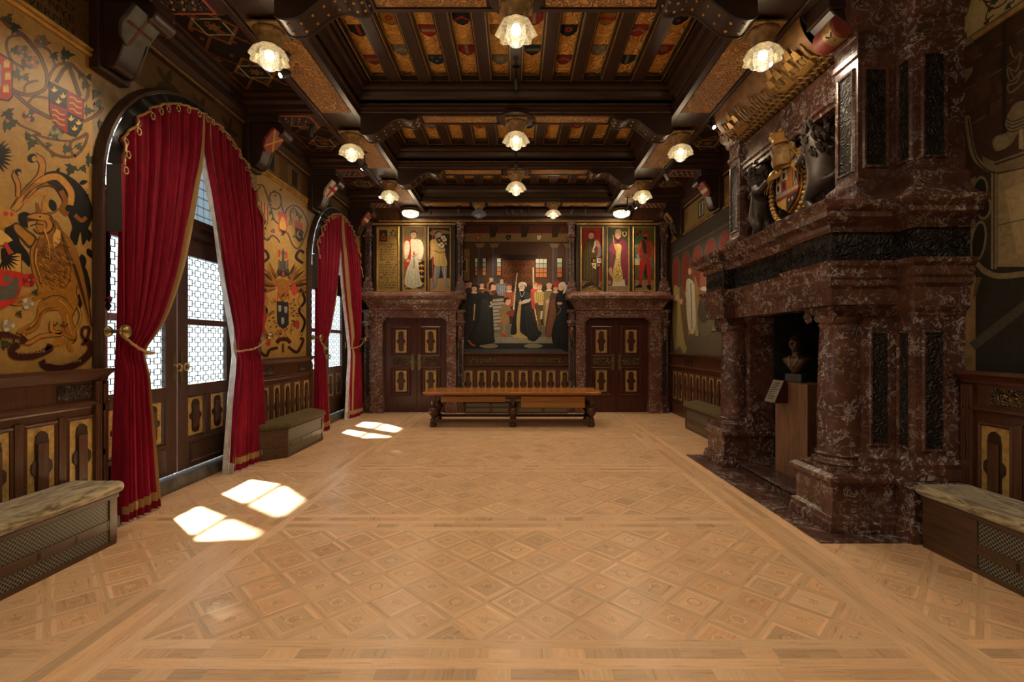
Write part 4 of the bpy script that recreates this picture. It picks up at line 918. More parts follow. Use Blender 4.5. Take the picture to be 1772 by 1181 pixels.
# --- frieze zone: inscription, foliage above the arches
P = Paint(fnL, lambda a, b: (a, b)); FZ = '#5a4224'; P.tsign = 1
P.raw([(-2.2, 4.62), (12.58, 4.62), (12.58, 5.06), (-2.2, 5.06)], FZ)
for k, (t, w_) in enumerate((('HOLA', .34), ('ANT EN D', .62), ('NEN DE NYE', .78), ('ANTWERPEN', .74))): P.text(t, 4.42-w_, 4.965-0.10*k, 0.09, '#1e150c', w_)
for y in (7.7, 8.55): P.raw([(y, 4.66), (y+.55, 4.66), (y+.55, 5.03), (y, 5.03)], '#6e5530'); P.raw([(y+.16, 4.70), (y+.38, 4.70), (y+.38, 5.0), (y+.16, 5.0)], '#2c241a')
for y in (5.0, 5.6, 6.2, 6.8, 9.8, 10.5, 11.2, 11.9): 
    for t in range(5): P.leaf(y, 4.85, 0.22, t*1.26, '#3a2c16', .4)
tag(P.build('trim_4', None, 'painted'), kind='structure')
for a, b in ((2.86, 4.60), (7.54, 9.31), (12.2, 12.58)):
    mb = MB(); mb.mould([(WL, b), (WL, a)], [(0, 4.55), (0.025, 4.55), (0.045, 4.57), (0.025, 4.595), (0.05, 4.61), (0.05, 4.625), (0, 4.63)]); tag(mb.build('trim_5', 'gilt', smooth=30), kind='structure')

# ================================================================== WAINSCOT
def cartouche(w, h):
    """outline of the raised dark tablet: long hexagon-ended field with small scrolls"""
    P = []
    a, b = w/2, h/2
    q = [(-a*.55, -b*.80), (-a*.55, -b*.88), (-a*.25, -b*.97), (0, -b), (a*.25, -b*.97), (a*.55, -b*.88), (a*.55, -b*.80), (a*.62, -b*.70), (a*.62, -b*.22), (a*.95, -b*.12), (a, 0), (a*.95, b*.12), (a*.62, b*.22), (a*.62, b*.70), (a*.55, b*.80), (a*.55, b*.88), (a*.25, b*.97), (0, b), (-a*.25, b*.97), (-a*.55, b*.88), (-a*.55, b*.80), (-a*.62, b*.70), (-a*.62, b*.22), (-a*.95, b*.12), (-a, 0), (-a*.95, -b*.12), (-a*.62, -b*.22), (-a*.62, -b*.70)]
    return q
def gilt_field(fn, uc, z0, z1, w, parent, base=0.0, wd='dark_oak', gold='gold_ground', name='panel'):
    """framed gilt panel with a dark cartouche; fn(u,out,z)"""
    zc = (z0+z1)/2; h = z1-z0
    mb = MB(); mb.box(uc-w/2, uc+w/2, base+0.001, base+0.006, z0, z1); mb.v = [fn(*p) for p in mb.v]; g = mb.build(name, gold, parent)
    mb = MB(); lp = [(uc-w/2, z0), (uc+w/2, z0), (uc+w/2, z1), (uc-w/2, z1)]
    mb.mould(lp, [(-0.001, base), (-0.03, base), (-0.03, base+0.012), (-0.015, base+0.022), (-0.001, base+0.010)][::-1], closed=True, fn=lambda a, b, c_: fn(a, c_, b), cap=False); mb.build('frame', wd, g)
    mb = MB(); mb.prism([(uc+p[0], zc+p[1]) for p in cartouche(w*.78, h*.90)], base+0.006, base+0.018, fn=lambda a, b, c_: fn(a, c_, b)); mb.build('cartouche', 'carved_wood', g)
    a = w*.20; mb = MB(); mb.prism([(uc-a, zc-h*.30), (uc+a, zc-h*.30), (uc+a, zc+h*.30), (uc-a, zc+h*.30)], base+0.018, base+0.03, fn=lambda a_, b, c_: fn(a_, c_, b)); mb.build('raised_tablet', wd, g, bevel=0.008)
    return g
def wainscot(n, fn, u0, u1, centers, carves, ztop=1.56, zlo=0.40, zhi=1.09, gold='gold_ground', goldcarve=False, wdt=0.235):
    r = empty('trim_%d' % n); tag(r, kind='structure')
    mb = MB(); mb.box(u0, u1, 0.0, 0.045, 0, ztop-0.02); mb.v = [fn(*p) for p in mb.v]; mb.build('backing_board', 'dark_oak', r)
    def rail(name, prof, mat='dark_oak_y'):
        mb = MB(); mb.mould([(u0, 0), (u1, 0)], prof, fn=lambda a, b, z: fn(a, b, z)); mb.build(name, mat, r, smooth=30)
    rail('cap_rail', [(0, ztop-0.11), (0.06, ztop-0.11), (0.065, ztop-0.085), (0.09, ztop-0.06), (0.12, ztop-0.035), (0.13, ztop-0.03), (0.13, ztop), (0, ztop)])
    rail('middle_rail', [(0, 1.19), (0.055, 1.19), (0.06, 1.205), (0.085, 1.225), (0.085, 1.245), (0.05, 1.255), (0, 1.26)])
    for uc in centers: gilt_field(fn, uc, zlo, zhi, wdt, r, 0.045, gold=gold)
    e = sorted(set(centers)); mb = MB()
    for a, b in zip(e[:-1], e[1:]):
        m = (a+b)/2; mb.box(m-0.035, m+0.035, 0.045, 0.06, zlo-0.06, zhi+0.05)
    if len(e) > 1: mb.v = [fn(*p) for p in mb.v]; mb.build('muntin', 'dark_oak', r)
    for uc, w in carves:
        mb = MB(); mb.box(uc-w/2, uc+w/2, 0.045, 0.058, 1.285, 1.42); mb.v = [fn(*p) for p in mb.v]; mb.build('carved_panel', 'gold_carving' if goldcarve else 'wood_carving', r, bevel=0.004)
    return r
fl = lambda u, o, z: (WL+o, u, z)
frr = lambda u, o, z: (WR-o, u, z)
fb = lambda u, o, z: (u, 12.6-o, z)
def flutes(fn, u0, u1, parent, z0=0.3, z1=1.44):
    mb = MB(); mb.box(u0, u1, 0.045, 0.085, z0, z1); mb.v = [fn(*p) for p in mb.v]; o = mb.build('fluted_pilaster', 'dark_oak', parent, bevel=0.004)
    mb = MB(); n = 4; w = (u1-u0)/n
    for i in range(n):
        for a, b in ((z0+.1, z0+.42), (z0+.47, z0+.85), (z0+.92, z1-.03)): mb.box(u0+w*(i+.22), u0+w*(i+.78), 0.085, 0.091, a, b)
    mb.v = [fn(*p) for p in mb.v]; mb.build('reed', 'dark_oak', o, bevel=0.003)
W_ = wainscot(6, fl, 2.80, 4.72, [4.44-0.375*k for k in range(5)], [(4.38, 0.34), (3.1, 0.34)]); flutes(fl, 4.56, 4.70, W_)
W_ = wainscot(7, fl, 7.48, 9.42, [7.69+0.375*k for k in range(5)], [(7.78, 0.32), (9.08, 0.32)]); flutes(fl, 7.49, 7.56, W_); flutes(fl, 9.33, 9.41, W_)
W_ = wainscot(8, fl, 12.08, 12.56, [12.32], [])
W_ = wainscot(9, frr, 7.7, 12.56, [8.0+0.375*k for k in range(12)], [(9.2, 0.5), (11.2, 0.5)])
W_ = wainscot(10, frr, -2.2, 4.33, [4.03-0.375*k for k in range(7)], [(3.75, 0.62), (2.2, 0.62)], goldcarve=True); flutes(frr, 4.2, 4.31, W_)
W_ = wainscot(11, fb, -1.38, 1.40, [-1.265+0.3635*k for k in range(8)], [(-0.88, 0.72), (0.88, 0.72)], goldcarve=True, gold='gold_ground', wdt=0.235)
for sx in (-1, 1):
    xs = sorted((sx*3.55, sx*4.05)); wainscot(12 if sx < 0 else 13, fb, xs[0], xs[1], [], [])

# ================================================================== WINDOWS
def window(n, c):
    r = empty('window_%d' % n); tag(r, kind='structure')
    R = WRAD; N = 24
    path = [(c-R, 0.0), (c-R, WSP)]+[(c-R*math.cos(PI*i/N), WSP+R*math.sin(PI*i/N)) for i in range(1, N)]+[(c+R, WSP), (c+R, 0.0)]
    mb = MB(); mb.mould(path, [(0, -4.36), (0, WL+.015), (.02, WL+.02), (.03, WL+.05), (.04, WL+.05), (.05, WL+.085), (.08, WL+.085), (.10, WL+.04), (.105, WL)], fn=lambda a, b, h: (h, a, b)); mb.build('arched_frame', 'window_wood', r, smooth=30)
    xf = -4.36
    mb = MB(); p2 = [(c-R+.13, .15), (c-R+.13, WSP)]+[(c-(R-.13)*math.cos(PI*i/N), WSP+(R-.13)*math.sin(PI*i/N)) for i in range(1, N)]+[(c+R-.13, WSP), (c+R-.13, .15)]
    mb.mould(p2, [(0, xf), (0, xf+.06), (.14, xf+.06), (.14, xf)], fn=lambda a, b, h: (h, a, b)); mb.build('casing', 'window_wood', r)
    mb = MB(); mb.box(xf-.02, xf+.08, c-R, c+R, 3.20, 3.46); mb.mould([(xf+.08, c+R), (xf+.08, c-R)], [(0, 3.36), (.04, 3.38), (.05, 3.43), (0, 3.45)]); mb.mould([(xf+.08, c+R), (xf+.08, c-R)], [(0, 3.22), (.02, 3.23), (.02, 3.28), (0, 3.29)]); mb.build('transom', 'window_wood', r)
    mb = MB(); mb.box(xf-.02, xf+.07, c-.05, c+.05, 3.46, 4.6); mb.build('mullion', 'window_wood', r)
    def leadgrid(name, y0, y1, z0, z1, ny, nz, par):
        g = MB(); g.box(xf-.004, xf+.004, y0, y1, z0, z1); gg = g.build(name, 'window_glass', par)
        l = MB(); dy, dz = (y1-y0)/ny, (z1-z0)/nz
        for i in range(ny):
            for j in range(nz):
                a, b = y0+i*dy, z0+j*dz; k = .022
                l.mould([(a+k, b), (a+dy-k, b), (a+dy, b+k), (a+dy, b+dz-k), (a+dy-k, b+dz), (a+k, b+dz), (a, b+dz-k), (a, b+k)], [(0, xf+.003), (.004, xf+.003), (.004, xf+.009), (0, xf+.009)], closed=True, fn=lambda a_, b_, h: (h, a_, b_), cap=False)
                l.mould([(a+k+.008, b+k+.004), (a+dy-k-.004, b+k+.004), (a+dy-k-.004, b+dz-k-.004), (a+k+.008, b+dz-k-.004)], [(0, xf+.003), (.003, xf+.003), (.003, xf+.008), (0, xf+.008)], closed=True, fn=lambda a_, b_, h: (h, a_, b_), cap=False)
        l.build('leading', 'iron', par)
    for sd in (-1, 1):
        a, b = sorted((c, c+sd*1.235))
        lf = MB(); x0, x1 = xf-.01, xf+.05; s_ = .20
        for q in ((a+.01, a+s_, .16, 3.2), (b-s_, b-.01, .16, 3.2), (a+s_, b-s_, .16, .55), (a+s_, b-s_, 1.10, 1.26), (a+s_, b-s_, 2.05, 2.13), (a+s_, b-s_, 2.96, 3.2), ((a+b)/2-.05, (a+b)/2+.05, .55, 1.10)): lf.box(x0, x1, *q)
        leaf = lf.build('door_leaf', 'window_wood', r, bevel=0.006)
        leadgrid('lower_pane', a+s_, b-s_, 1.26, 2.05, 5, 6, leaf) if False else None
        g = MB(); g.box(xf-.004, xf+.004, a+s_, b-s_, 1.26, 2.05); g.box(xf-.004, xf+.004, a+s_, b-s_, 2.13, 2.96); g.build('glass_pane', 'window_glass', leaf)
        l = MB()
        for z0, z1, nz in ((1.26, 2.05, 6), (2.13, 2.96, 6)):
            ny = 5; dy, dz = (b-a-2*s_)/ny, (z1-z0)/nz; k = .026
            for i in range(ny):
                for j in range(nz):
                    p, q = a+s_+i*dy, z0+j*dz
                    FN = lambda a_, b_, h: (h, a_, b_)
                    l.mould([(p+k, q+k), (p+dy-k, q+k), (p+dy-k, q+dz-k), (p+k, q+dz-k)], [(0, xf+.005), (.008, xf+.005), (.008, xf+.010), (0, xf+.010)], closed=True, fn=FN, cap=False)
                    for (e0, e1) in (((p, q+dz/2), (p+k, q+dz/2)), ((p+dy-k, q+dz/2), (p+dy, q+dz/2)), ((p+dy/2, q), (p+dy/2, q+k)), ((p+dy/2, q+dz-k), (p+dy/2, q+dz))):
                        l.box(xf+.005, xf+.010, min(e0[0], e1[0])-.004, max(e0[0], e1[0])+.004, min(e0[1], e1[1])-.004, max(e0[1], e1[1])+.004)
        l.build('leading', 'iron', leaf)
        fw = lambda u, o, z: (xf+.0+o, u, z)
        for uc in ((a+s_+(a+b)/2-.05)/2, (b-s_+(a+b)/2+.05)/2):
            gilt_field(fw, uc, .58, 1.08, .30, leaf, 0.01, 'window_wood')
        mb = MB(); mb.mould([(a+s_+.02, .22), (b-s_-.02, .22), (b-s_-.02, .50), (a+s_+.02, .50)], [(0, xf+.05), (0, xf+.065), (.02, xf+.06), (.03, xf+.05)], closed=True, fn=lambda a_, b_, h: (h, a_, b_), cap=False); mb.build('kick_moulding', 'window_wood', leaf)
        y = c+sd*.065
        mb = MB(); mb.prism([(y+p[0], 1.50+p[1]) for p in cartouche(.06, .42)], xf+.05, xf+.06, fn=lambda a_, b_, h: (h, a_, b_)); pt = mb.build('lock_plate', 'old_brass', leaf)
        mb = MB(); mb.tube([(xf+.06, y, 1.53), (xf+.12, y, 1.53)], .012); mb.tube([(xf+.12, y+.045*math.cos(t*.628)*(1+.2*math.cos(3*t*.628)), 1.50+.045*math.sin(t*.628)) for t in range(10)], .011, 8, closed=True); mb.build('handle', 'brass', leaf, smooth=True)
        for z in (.8, 1.75, 2.75):
            mb = MB(); yy = c+sd*1.215; mb.lathe([(.014, z-.08), (.014, z+.08)], (xf+.07, yy, 0), 8); mb.build('hinge', 'spot_grey', leaf, smooth=True)
    # fanlight lights
    for sd in (-1, 1):
        pts = [(c+sd*.05, 3.46), (c+sd*(R-.14), 3.46)]+[(c+sd*(R-.14)*math.cos(PI/2*i/12), WSP+.0+(R-.14)*math.sin(PI/2*i/12)) for i in range(1, 12)]+[(c+sd*.05, WSP+R-.14)]
        mb = MB(); mb.prism(pts, xf-.004, xf+.004, fn=lambda a, b, h: (h, a, b)); g = mb.build('fanlight_pane', 'window_glass', r)
        mb = MB()
        for i in range(1, 9):
            y = c+sd*(.05+i*.125); zt = WSP+math.sqrt(max(0, (R-.14)**2-(y-c)**2)); 
            if zt > 3.5: mb.box(xf+.004, xf+.009, y-.003, y+.003, 3.46, zt)
        for j in range(1, 9):
            z = 3.46+j*.125; w = math.sqrt(max(0, (R-.14)**2-(z-WSP)**2)); aa, bb = sorted((c+sd*.05, c+sd*w)); mb.box(xf+.004, xf+.009, aa, bb, z-.003, z+.003)
        mb.build('leading', 'iron', r)
        if sd > 0:
            mb = MB(); mb.prism([(c+(p[0]-c)*.97, 3.47+(p[1]-3.47)*.98) for p in pts], xf+.03, xf+.033, fn=lambda a, b, h: (h, a, b)); mb.build('blind', 'blue_blind', r)
    mb = MB(); mb.box(-4.42, -4.15, c-R, c+R, 0.0, .15); mb.build('threshold', 'step_stone', r, bevel=0.02)
    mb = MB(); mb.box(-4.62, -4.42, c-R-.1, c+R+.1, -.1, .15); mb.build('outer_sill', 'step_stone', r)
window(1, WIN[1]); window(2, WIN[2]); window(3, WIN[0])  # last one is out of view, put in for more daylight

# ================================================================== CURTAINS
def interp(tab, z):
    for (z0, y0), (z1, y1) in zip(tab[:-1], tab[1:]):
        if z1 <= z <= z0:
            t = (z0-z)/(z0-z1); return y0+(y1-y0)*t
    return tab[0][1] if z > tab[0][0] else tab[-1][1]
def smooth_tab(tab):
    out = bez([(a, b) for a, b in tab], 6); return out
TZ = 1.74
INL = smooth_tab([(4.70, 0.0), (4.0, -0.10), (3.3, -0.26), (2.7, -0.45), (2.2, -0.68), (TZ-.04, -0.98), (1.4, -0.98), (0.9, -0.93), (0.03, -0.86)])
OUL = smooth_tab([(4.70, -1.33), (3.4, -1.33), (2.6, -1.33), (TZ+.06, -1.32), (1.2, -1.35), (0.03, -1.40)])
INR = smooth_tab([(4.70, 0.0), (4.0, 0.12), (3.3, 0.28), (2.7, 0.44), (2.2, 0.60), (TZ-.04, 0.74), (1.4, 0.70), (0.9, 0.62), (0.03, 0.50)])
OUR = smooth_tab([(4.70, 1.34), (3.4, 1.35), (2.6, 1.33), (TZ+.04, 1.24), (1.2, 1.28), (0.03, 1.32)])
def curtain(c, sd, label, seed):
    q = random.Random(seed); IN, OU = (INL, OUL) if sd < 0 else (INR, OUR)
    NU, NV = 200, 80; ph = q.uniform(0, 6); nf = 8.5
    ks = [q.uniform(.75, 1.25) for _ in range(12)]
    def pos(u, v, off=0.0, zb=0.03):
        yt = sd*(1.34-1.34*u); zt = WSP+math.sqrt(max(0, 1.29**2-yt*yt*0.91)) ; z = zt+(zb-zt)*v
        o, i_ = interp(OU, z), interp(IN, z); yl = o+(i_-o)*u
        b = min(1, max(0, (zt-z)/1.0)); b = b*b*(3-2*b); y = yt+(yl-yt)*b
        wd = abs(i_-o); amp = .030+.022*min(1, (zt-z)/2)+(0.03 if z < 1.2 else 0)*(1.2-z)/1.2
        pinch = math.exp(-((z-TZ)/.16)**2); amp *= (1-.6*pinch)
        wob = ph+nf*2*PI*u+.5*math.sin(5*u+z*.6)+.4*math.sin(z*1.3+seed)
        s_ = math.sin(wob); fold = math.copysign(abs(s_)**.75, s_)*amp*ks[int(u*11)]+.012*math.sin(2.7*wob)
        x = -3.955+fold+.02*(1-v)*0-(.03*pinch)+.10*u*(1-u)*b
        return (max(x, -4.005)+off, c+y, z)
    mb = MB(); mb.grid([[pos(i/NU, j/NV) for i in range(NU+1)] for j in range(NV+1)]); cu = mb.build('curtain', 'red_velvet', smooth=80)
    tag(cu, label, 'curtain', 'red curtains at the windows')
    # white lining a little longer than the velvet
    mb = MB(); mb.grid([[(lambda p: (p[0]-.07, p[1]-sd*0.016, p[2]))(pos(.86+.14*i/40, j/NV, 0, 0.0)) for i in range(41)] for j in range(NV+1)]); mb.grid([[(lambda p: (p[0]-.012, p[1], p[2]))(pos(i/NU, .97+.03*j/3, 0, 0.0)) for i in range(NU+1)] for j in range(4)]); mb.build('lining', 'lining_white', cu, smooth=80)
    # braid near the free edge and along the hem
    for nm, f0, f1 in (('edge_braid', .93, .975),):
        mb = MB(); mb.grid([[pos(f0+(f1-f0)*k/4, j/80, .006) for k in range(5)] for j in range(79)]); mb.build(nm, 'gold_braid', cu, smooth=80)
    mb = MB(); mb.grid([[pos(i/NU, .962+.02*k/2, .006) for i in range(NU+1)] for k in range(3)]); mb.build('hem_braid', 'gold_braid', cu, smooth=80)
    mb = MB(); hr = []
    for i in range(61): p = pos(i/60, 0); a_ = math.atan2(p[2]-WSP, p[1]-c); hr.append([(p[0]-.002, p[1], p[2]-.01), (-4.013, c+1.40*math.cos(a_), max(WSP+.1, WSP+1.40*math.sin(a_)))])
    mb.grid(hr)  # dark strip added to block sun leaking between curtain edge and frame
    if sd < 0: mb.grid([[pos(0, (3.55-z_)/3.5, 0.002), (-4.013, c-1.40, z_)] for z_ in (3.56, 3.4, 3.2, 3.0, 2.9)])
    mb.build('sun_block_strip', 'black_paint', cu, smooth=True)
    # looped fringe along the arch
    mb = MB(); arc = [pos(i/50, 0) for i in range(51)]; mb.tube([(p[0]+.03, p[1], p[2]+.0) for p in arc], .013, 6)
    acc = 0
    last = None
    for p in [pos(i/400, 0) for i in range(401)]:
        if last is None or math.dist(p, last) > .17:
            last = p; mb.tube([(p[0]+.05, p[1]+.026*math.cos(t*.698), p[2]-.055+.036*math.sin(t*.698)) for t in range(9)], .008, 5, closed=True)
    mb.build('looped_fringe', 'gold_braid', cu, smooth=True)
    # twisted tie rope
    ring = [pos(u/14, 0) for u in range(15)]
    yo, yi = interp(OU, TZ), interp(IN, TZ)
    pts = []
    for t in range(22):
        f = t/21; y = c+(sd*1.40)*(1-f)+yi*f if t < 21 else c+yi
        pts.append((-3.88+.02*math.sin(f*PI), y, 1.90-(.20)*f-.05*math.sin(f*PI)))
    pts += [(-3.93, c+yi-sd*.015, 1.69), (-4.0, c+yi, 1.70), (-4.02, c+yi+sd*.1, 1.71)]
    mb = MB(); mb.tube(pts, .013, 7)
    for k in (0,):
        tw = [];
        for i, p in enumerate(pts): tw.append((p[0]+.012*math.cos(i*1.7), p[1], p[2]+.012*math.sin(i*1.7)))
        mb.tube(tw, .008, 5)
    mb.build('tie_rope', 'gold_braid', cu, smooth=True)
    # holdback
    h = empty('curtain_holdback', (0, 0, 0)); yh = c+sd*1.385
    mb = MB(); mb.lathe([(.05, 0), (.055, .01), (.04, .03), (.018, .045), (.016, .12), (.022, .14)], (-4.015, yh, 1.92), 20, ax='x'); mb.build('stem', 'old_brass', h, smooth=True)
    mb = MB(); mb.lathe([(.0, .13), (.03, .135), (.06, .155), (.068, .175), (.062, .19), (.045, .185), (.03, .195), (.012, .20), (0, .20)], (-4.015, yh, 1.92), 24, ax='x'); mb.build('knob', 'brass', h, smooth=True)
    tag(h, 'brass curtain holdback knob '+('at the near side of the ' if sd < 0 else 'at the far side of the ')+('nearer window' if c < 8 else 'farther window'), 'holdback', 'brass holdbacks')
curtain(WIN[1], -1, 'red velvet curtain with gold braid, near half at the nearer window', 1)
curtain(WIN[1], 1, 'red velvet curtain with gold braid, far half at the nearer window', 2)
curtain(WIN[2], -1, 'red velvet curtain with gold braid, near half at the farther window', 3)
curtain(WIN[2], 1, 'red velvet curtain with gold braid, far half at the farther window', 4)
for c, nm in ((WIN[1], 'nearer'), (WIN[2], 'farther')):
    r = empty('curtain_rod'); y = c-1.16
    mb = MB(); mb.tube([(-4.2, y, 2.28), (-4.2, y, 3.40)], .018, 10); mb.build('rod', 'iron', r, smooth=True)
    mb = MB(); mb.lathe([(0, 2.13), (.012, 2.15), (.03, 2.19), (.014, 2.22), (.03, 2.24), (.034, 2.27), (.02, 2.29)], (-4.2, y, 0), 14); mb.build('finial', 'iron', r, smooth=True)
    for z in (2.27, 3.38):
        mb = MB(); mb.tube([(-4.2, y, z), (-4.2, y-.13, z)], .012, 8); mb.lathe([(.035, z-.012), (.035, z+.012)], (-4.2, y, 0), 14); mb.build('bracket_arm', 'old_brass', r, smooth=True)
    tag(r, f'vertical black iron rod with brass brackets in the reveal of the {nm} window', 'rod')

# ================================================================== BENCHES
def bench(label, fn, u0, u1, ch0, ch1, cush, depth=0.5, grilles=None, posts=True, wd='bench_wood', top=0.56):
    r = empty('wall_bench'); tag(r, label, 'bench', 'upholstered wall benches')
    d = depth; b = 0.05; k = .30
    def plan(e):
        P = [(u0-e if not ch0 else u0-e, b)]
        if ch0: P += [(u0-e, b+.12), (u0+k-e*.4, d+e)]
        else: P += [(u0-e, d+e)]
        if ch1: P += [(u1-k+e*.4, d+e), (u1+e, b+.12)]
        else: P += [(u1+e, d+e)]
        P += [(u1+e, b)]
        return P
    F = lambda a, o, z: fn(a, o, z)
    mb = MB(); mb.prism(plan(-.015), .02, .45, fn=F); mb.build('body', 'carved_wood', r)
    mb = MB(); mb.prism(plan(0.0), .0, .045, fn=F); mb.build('plinth', wd, r, bevel=.004)
    mb = MB(); mb.prism(plan(0.012), .415, .455, fn=F); mb.build('top_rail', wd, r, bevel=.006)
    f0 = u0+(k if ch0 else 0); f1 = u1-(k if ch1 else 0)
    mb = MB(); mb.box(f0, f1, d-.015, d, .15, .235); mb.v = [F(*p) for p in mb.v]; mb.build('middle_rail', wd, r, bevel=.004)
    n = max(1, int((f1-f0)/.35)); mb = MB()
    for i in range(n+1):
        mb = MB(); uu = f0+.09+(f1-f0-.18)*i/max(1, n); mb.box(uu-.012, uu+.012, d, d+.002, .165, .22); mb.v = [F(*p) for p in mb.v]; mb.build('vent_slot', 'black_paint', r)
    # posts at ends and between grilles
    gs = grilles or [(f0+.05, f1-.05)]
    for a, b2 in gs:
        mb = MB(); mb.box(a, b2, d-.012, d-.008, .235, .415); mb.v = [F(*p) for p in mb.v]; mb.build('upper_grille', 'mesh_grille', r)
        mb = MB(); mb.box(a, b2, d-.012, d-.008, .045, .15); mb.v = [F(*p) for p in mb.v]; mb.build('lower_grille', 'mesh_grille', r)
    ed = sorted([f0, f1]+[x for g in gs for x in g]); 
    for a, b2 in zip(ed[::2], ed[1::2]):
        if b2-a > .005:
            mb = MB(); mb.box(a, b2, d-.015, d+.004, .045, .415); mb.v = [F(*p) for p in mb.v]; mb.build('post', wd, r, bevel=.004)
    for en, ch, uu in ((0, ch0, u0), (1, ch1, u1)):
        if ch:
            sg = 1 if en == 0 else -1
            A = Vector((uu, b+.12)); B = Vector((uu+sg*k, d)); t = (B-A); nn = Vector((-t.y, t.x)).normalized()*(-1 if en == 0 else 1)
            if nn.y < 0: nn = -nn
            mb = MB()
            def at(f, o, z): p = A+t*f+nn*o; return F(p.x, p.y, z)
            vv = MB(); vv.box(0, 1, -.01, .004, .045, .15); vv.box(0, 1, -.01, .004, .15, .415); 
            for f in (.05, .5): vv.box(f, f+.4, .004, .012, .19, .37)
            mb.v = [at(*p) for p in vv.v]; mb.f = vv.f; mb.m = vv.m; mb.c = vv.c; mb.build('end_panel', wd, r, bevel=.003)
    # cushion: rounded slab
    P = plan(.05); P = [(p[0], max(p[1], b)) for p in P]
    mb = MB(); mb.prism(P, .456, top, fn=F); cu_ = mb.build('cushion', cush, r, bevel=.047, smooth=60); cu_.modifiers['b'].segments = 4
    return r
bench('wall bench with crushed beige velvet cushion left of the nearer window', fl, 2.9, 4.30, False, False, 'crushed_velvet', grilles=[(2.98, 4.22)])
bench('chamfered wall bench with olive cushion between the two windows', fl, 7.22, 9.20, True, True, 'olive_velvet')
bench('wall bench with olive cushion between fireplace and far corner', frr, 7.9, 10.45, False, True, 'olive_velvet', grilles=[(7.95, 8.9), (8.98, 10.1)])
bench('wall bench with crushed beige velvet cushion right of the fireplace', frr, -2.0, 4.22, False, False, 'crushed_velvet', grilles=[(-1.95, 1.1), (1.18, 3.72)], top=.55)
r = empty('heater_bench'); mb = MB(); mb.box(-1.32, 1.34, 12.25, 12.55, 0, .30); mb.build('body', 'bench_wood_x', r, bevel=.01)
for a, b in ((-1.28, -.68), (-.6, .0), (.08, .66), (.74, 1.30)):
    mb = MB(); mb.box(a, b, 12.244, 12.249, .05, .13); mb.box(a, b, 12.244, 12.249, .19, .27); mb.build('grille', 'mesh_grille', r)
mb = MB(); mb.box(-1.36, 1.38, 12.2, 12.55, .301, .34); mb.build('seat_board', 'bench_wood_x', r, bevel=.01)
tag(r, 'low dark wooden heater bench with grilles under the great painting', 'bench')
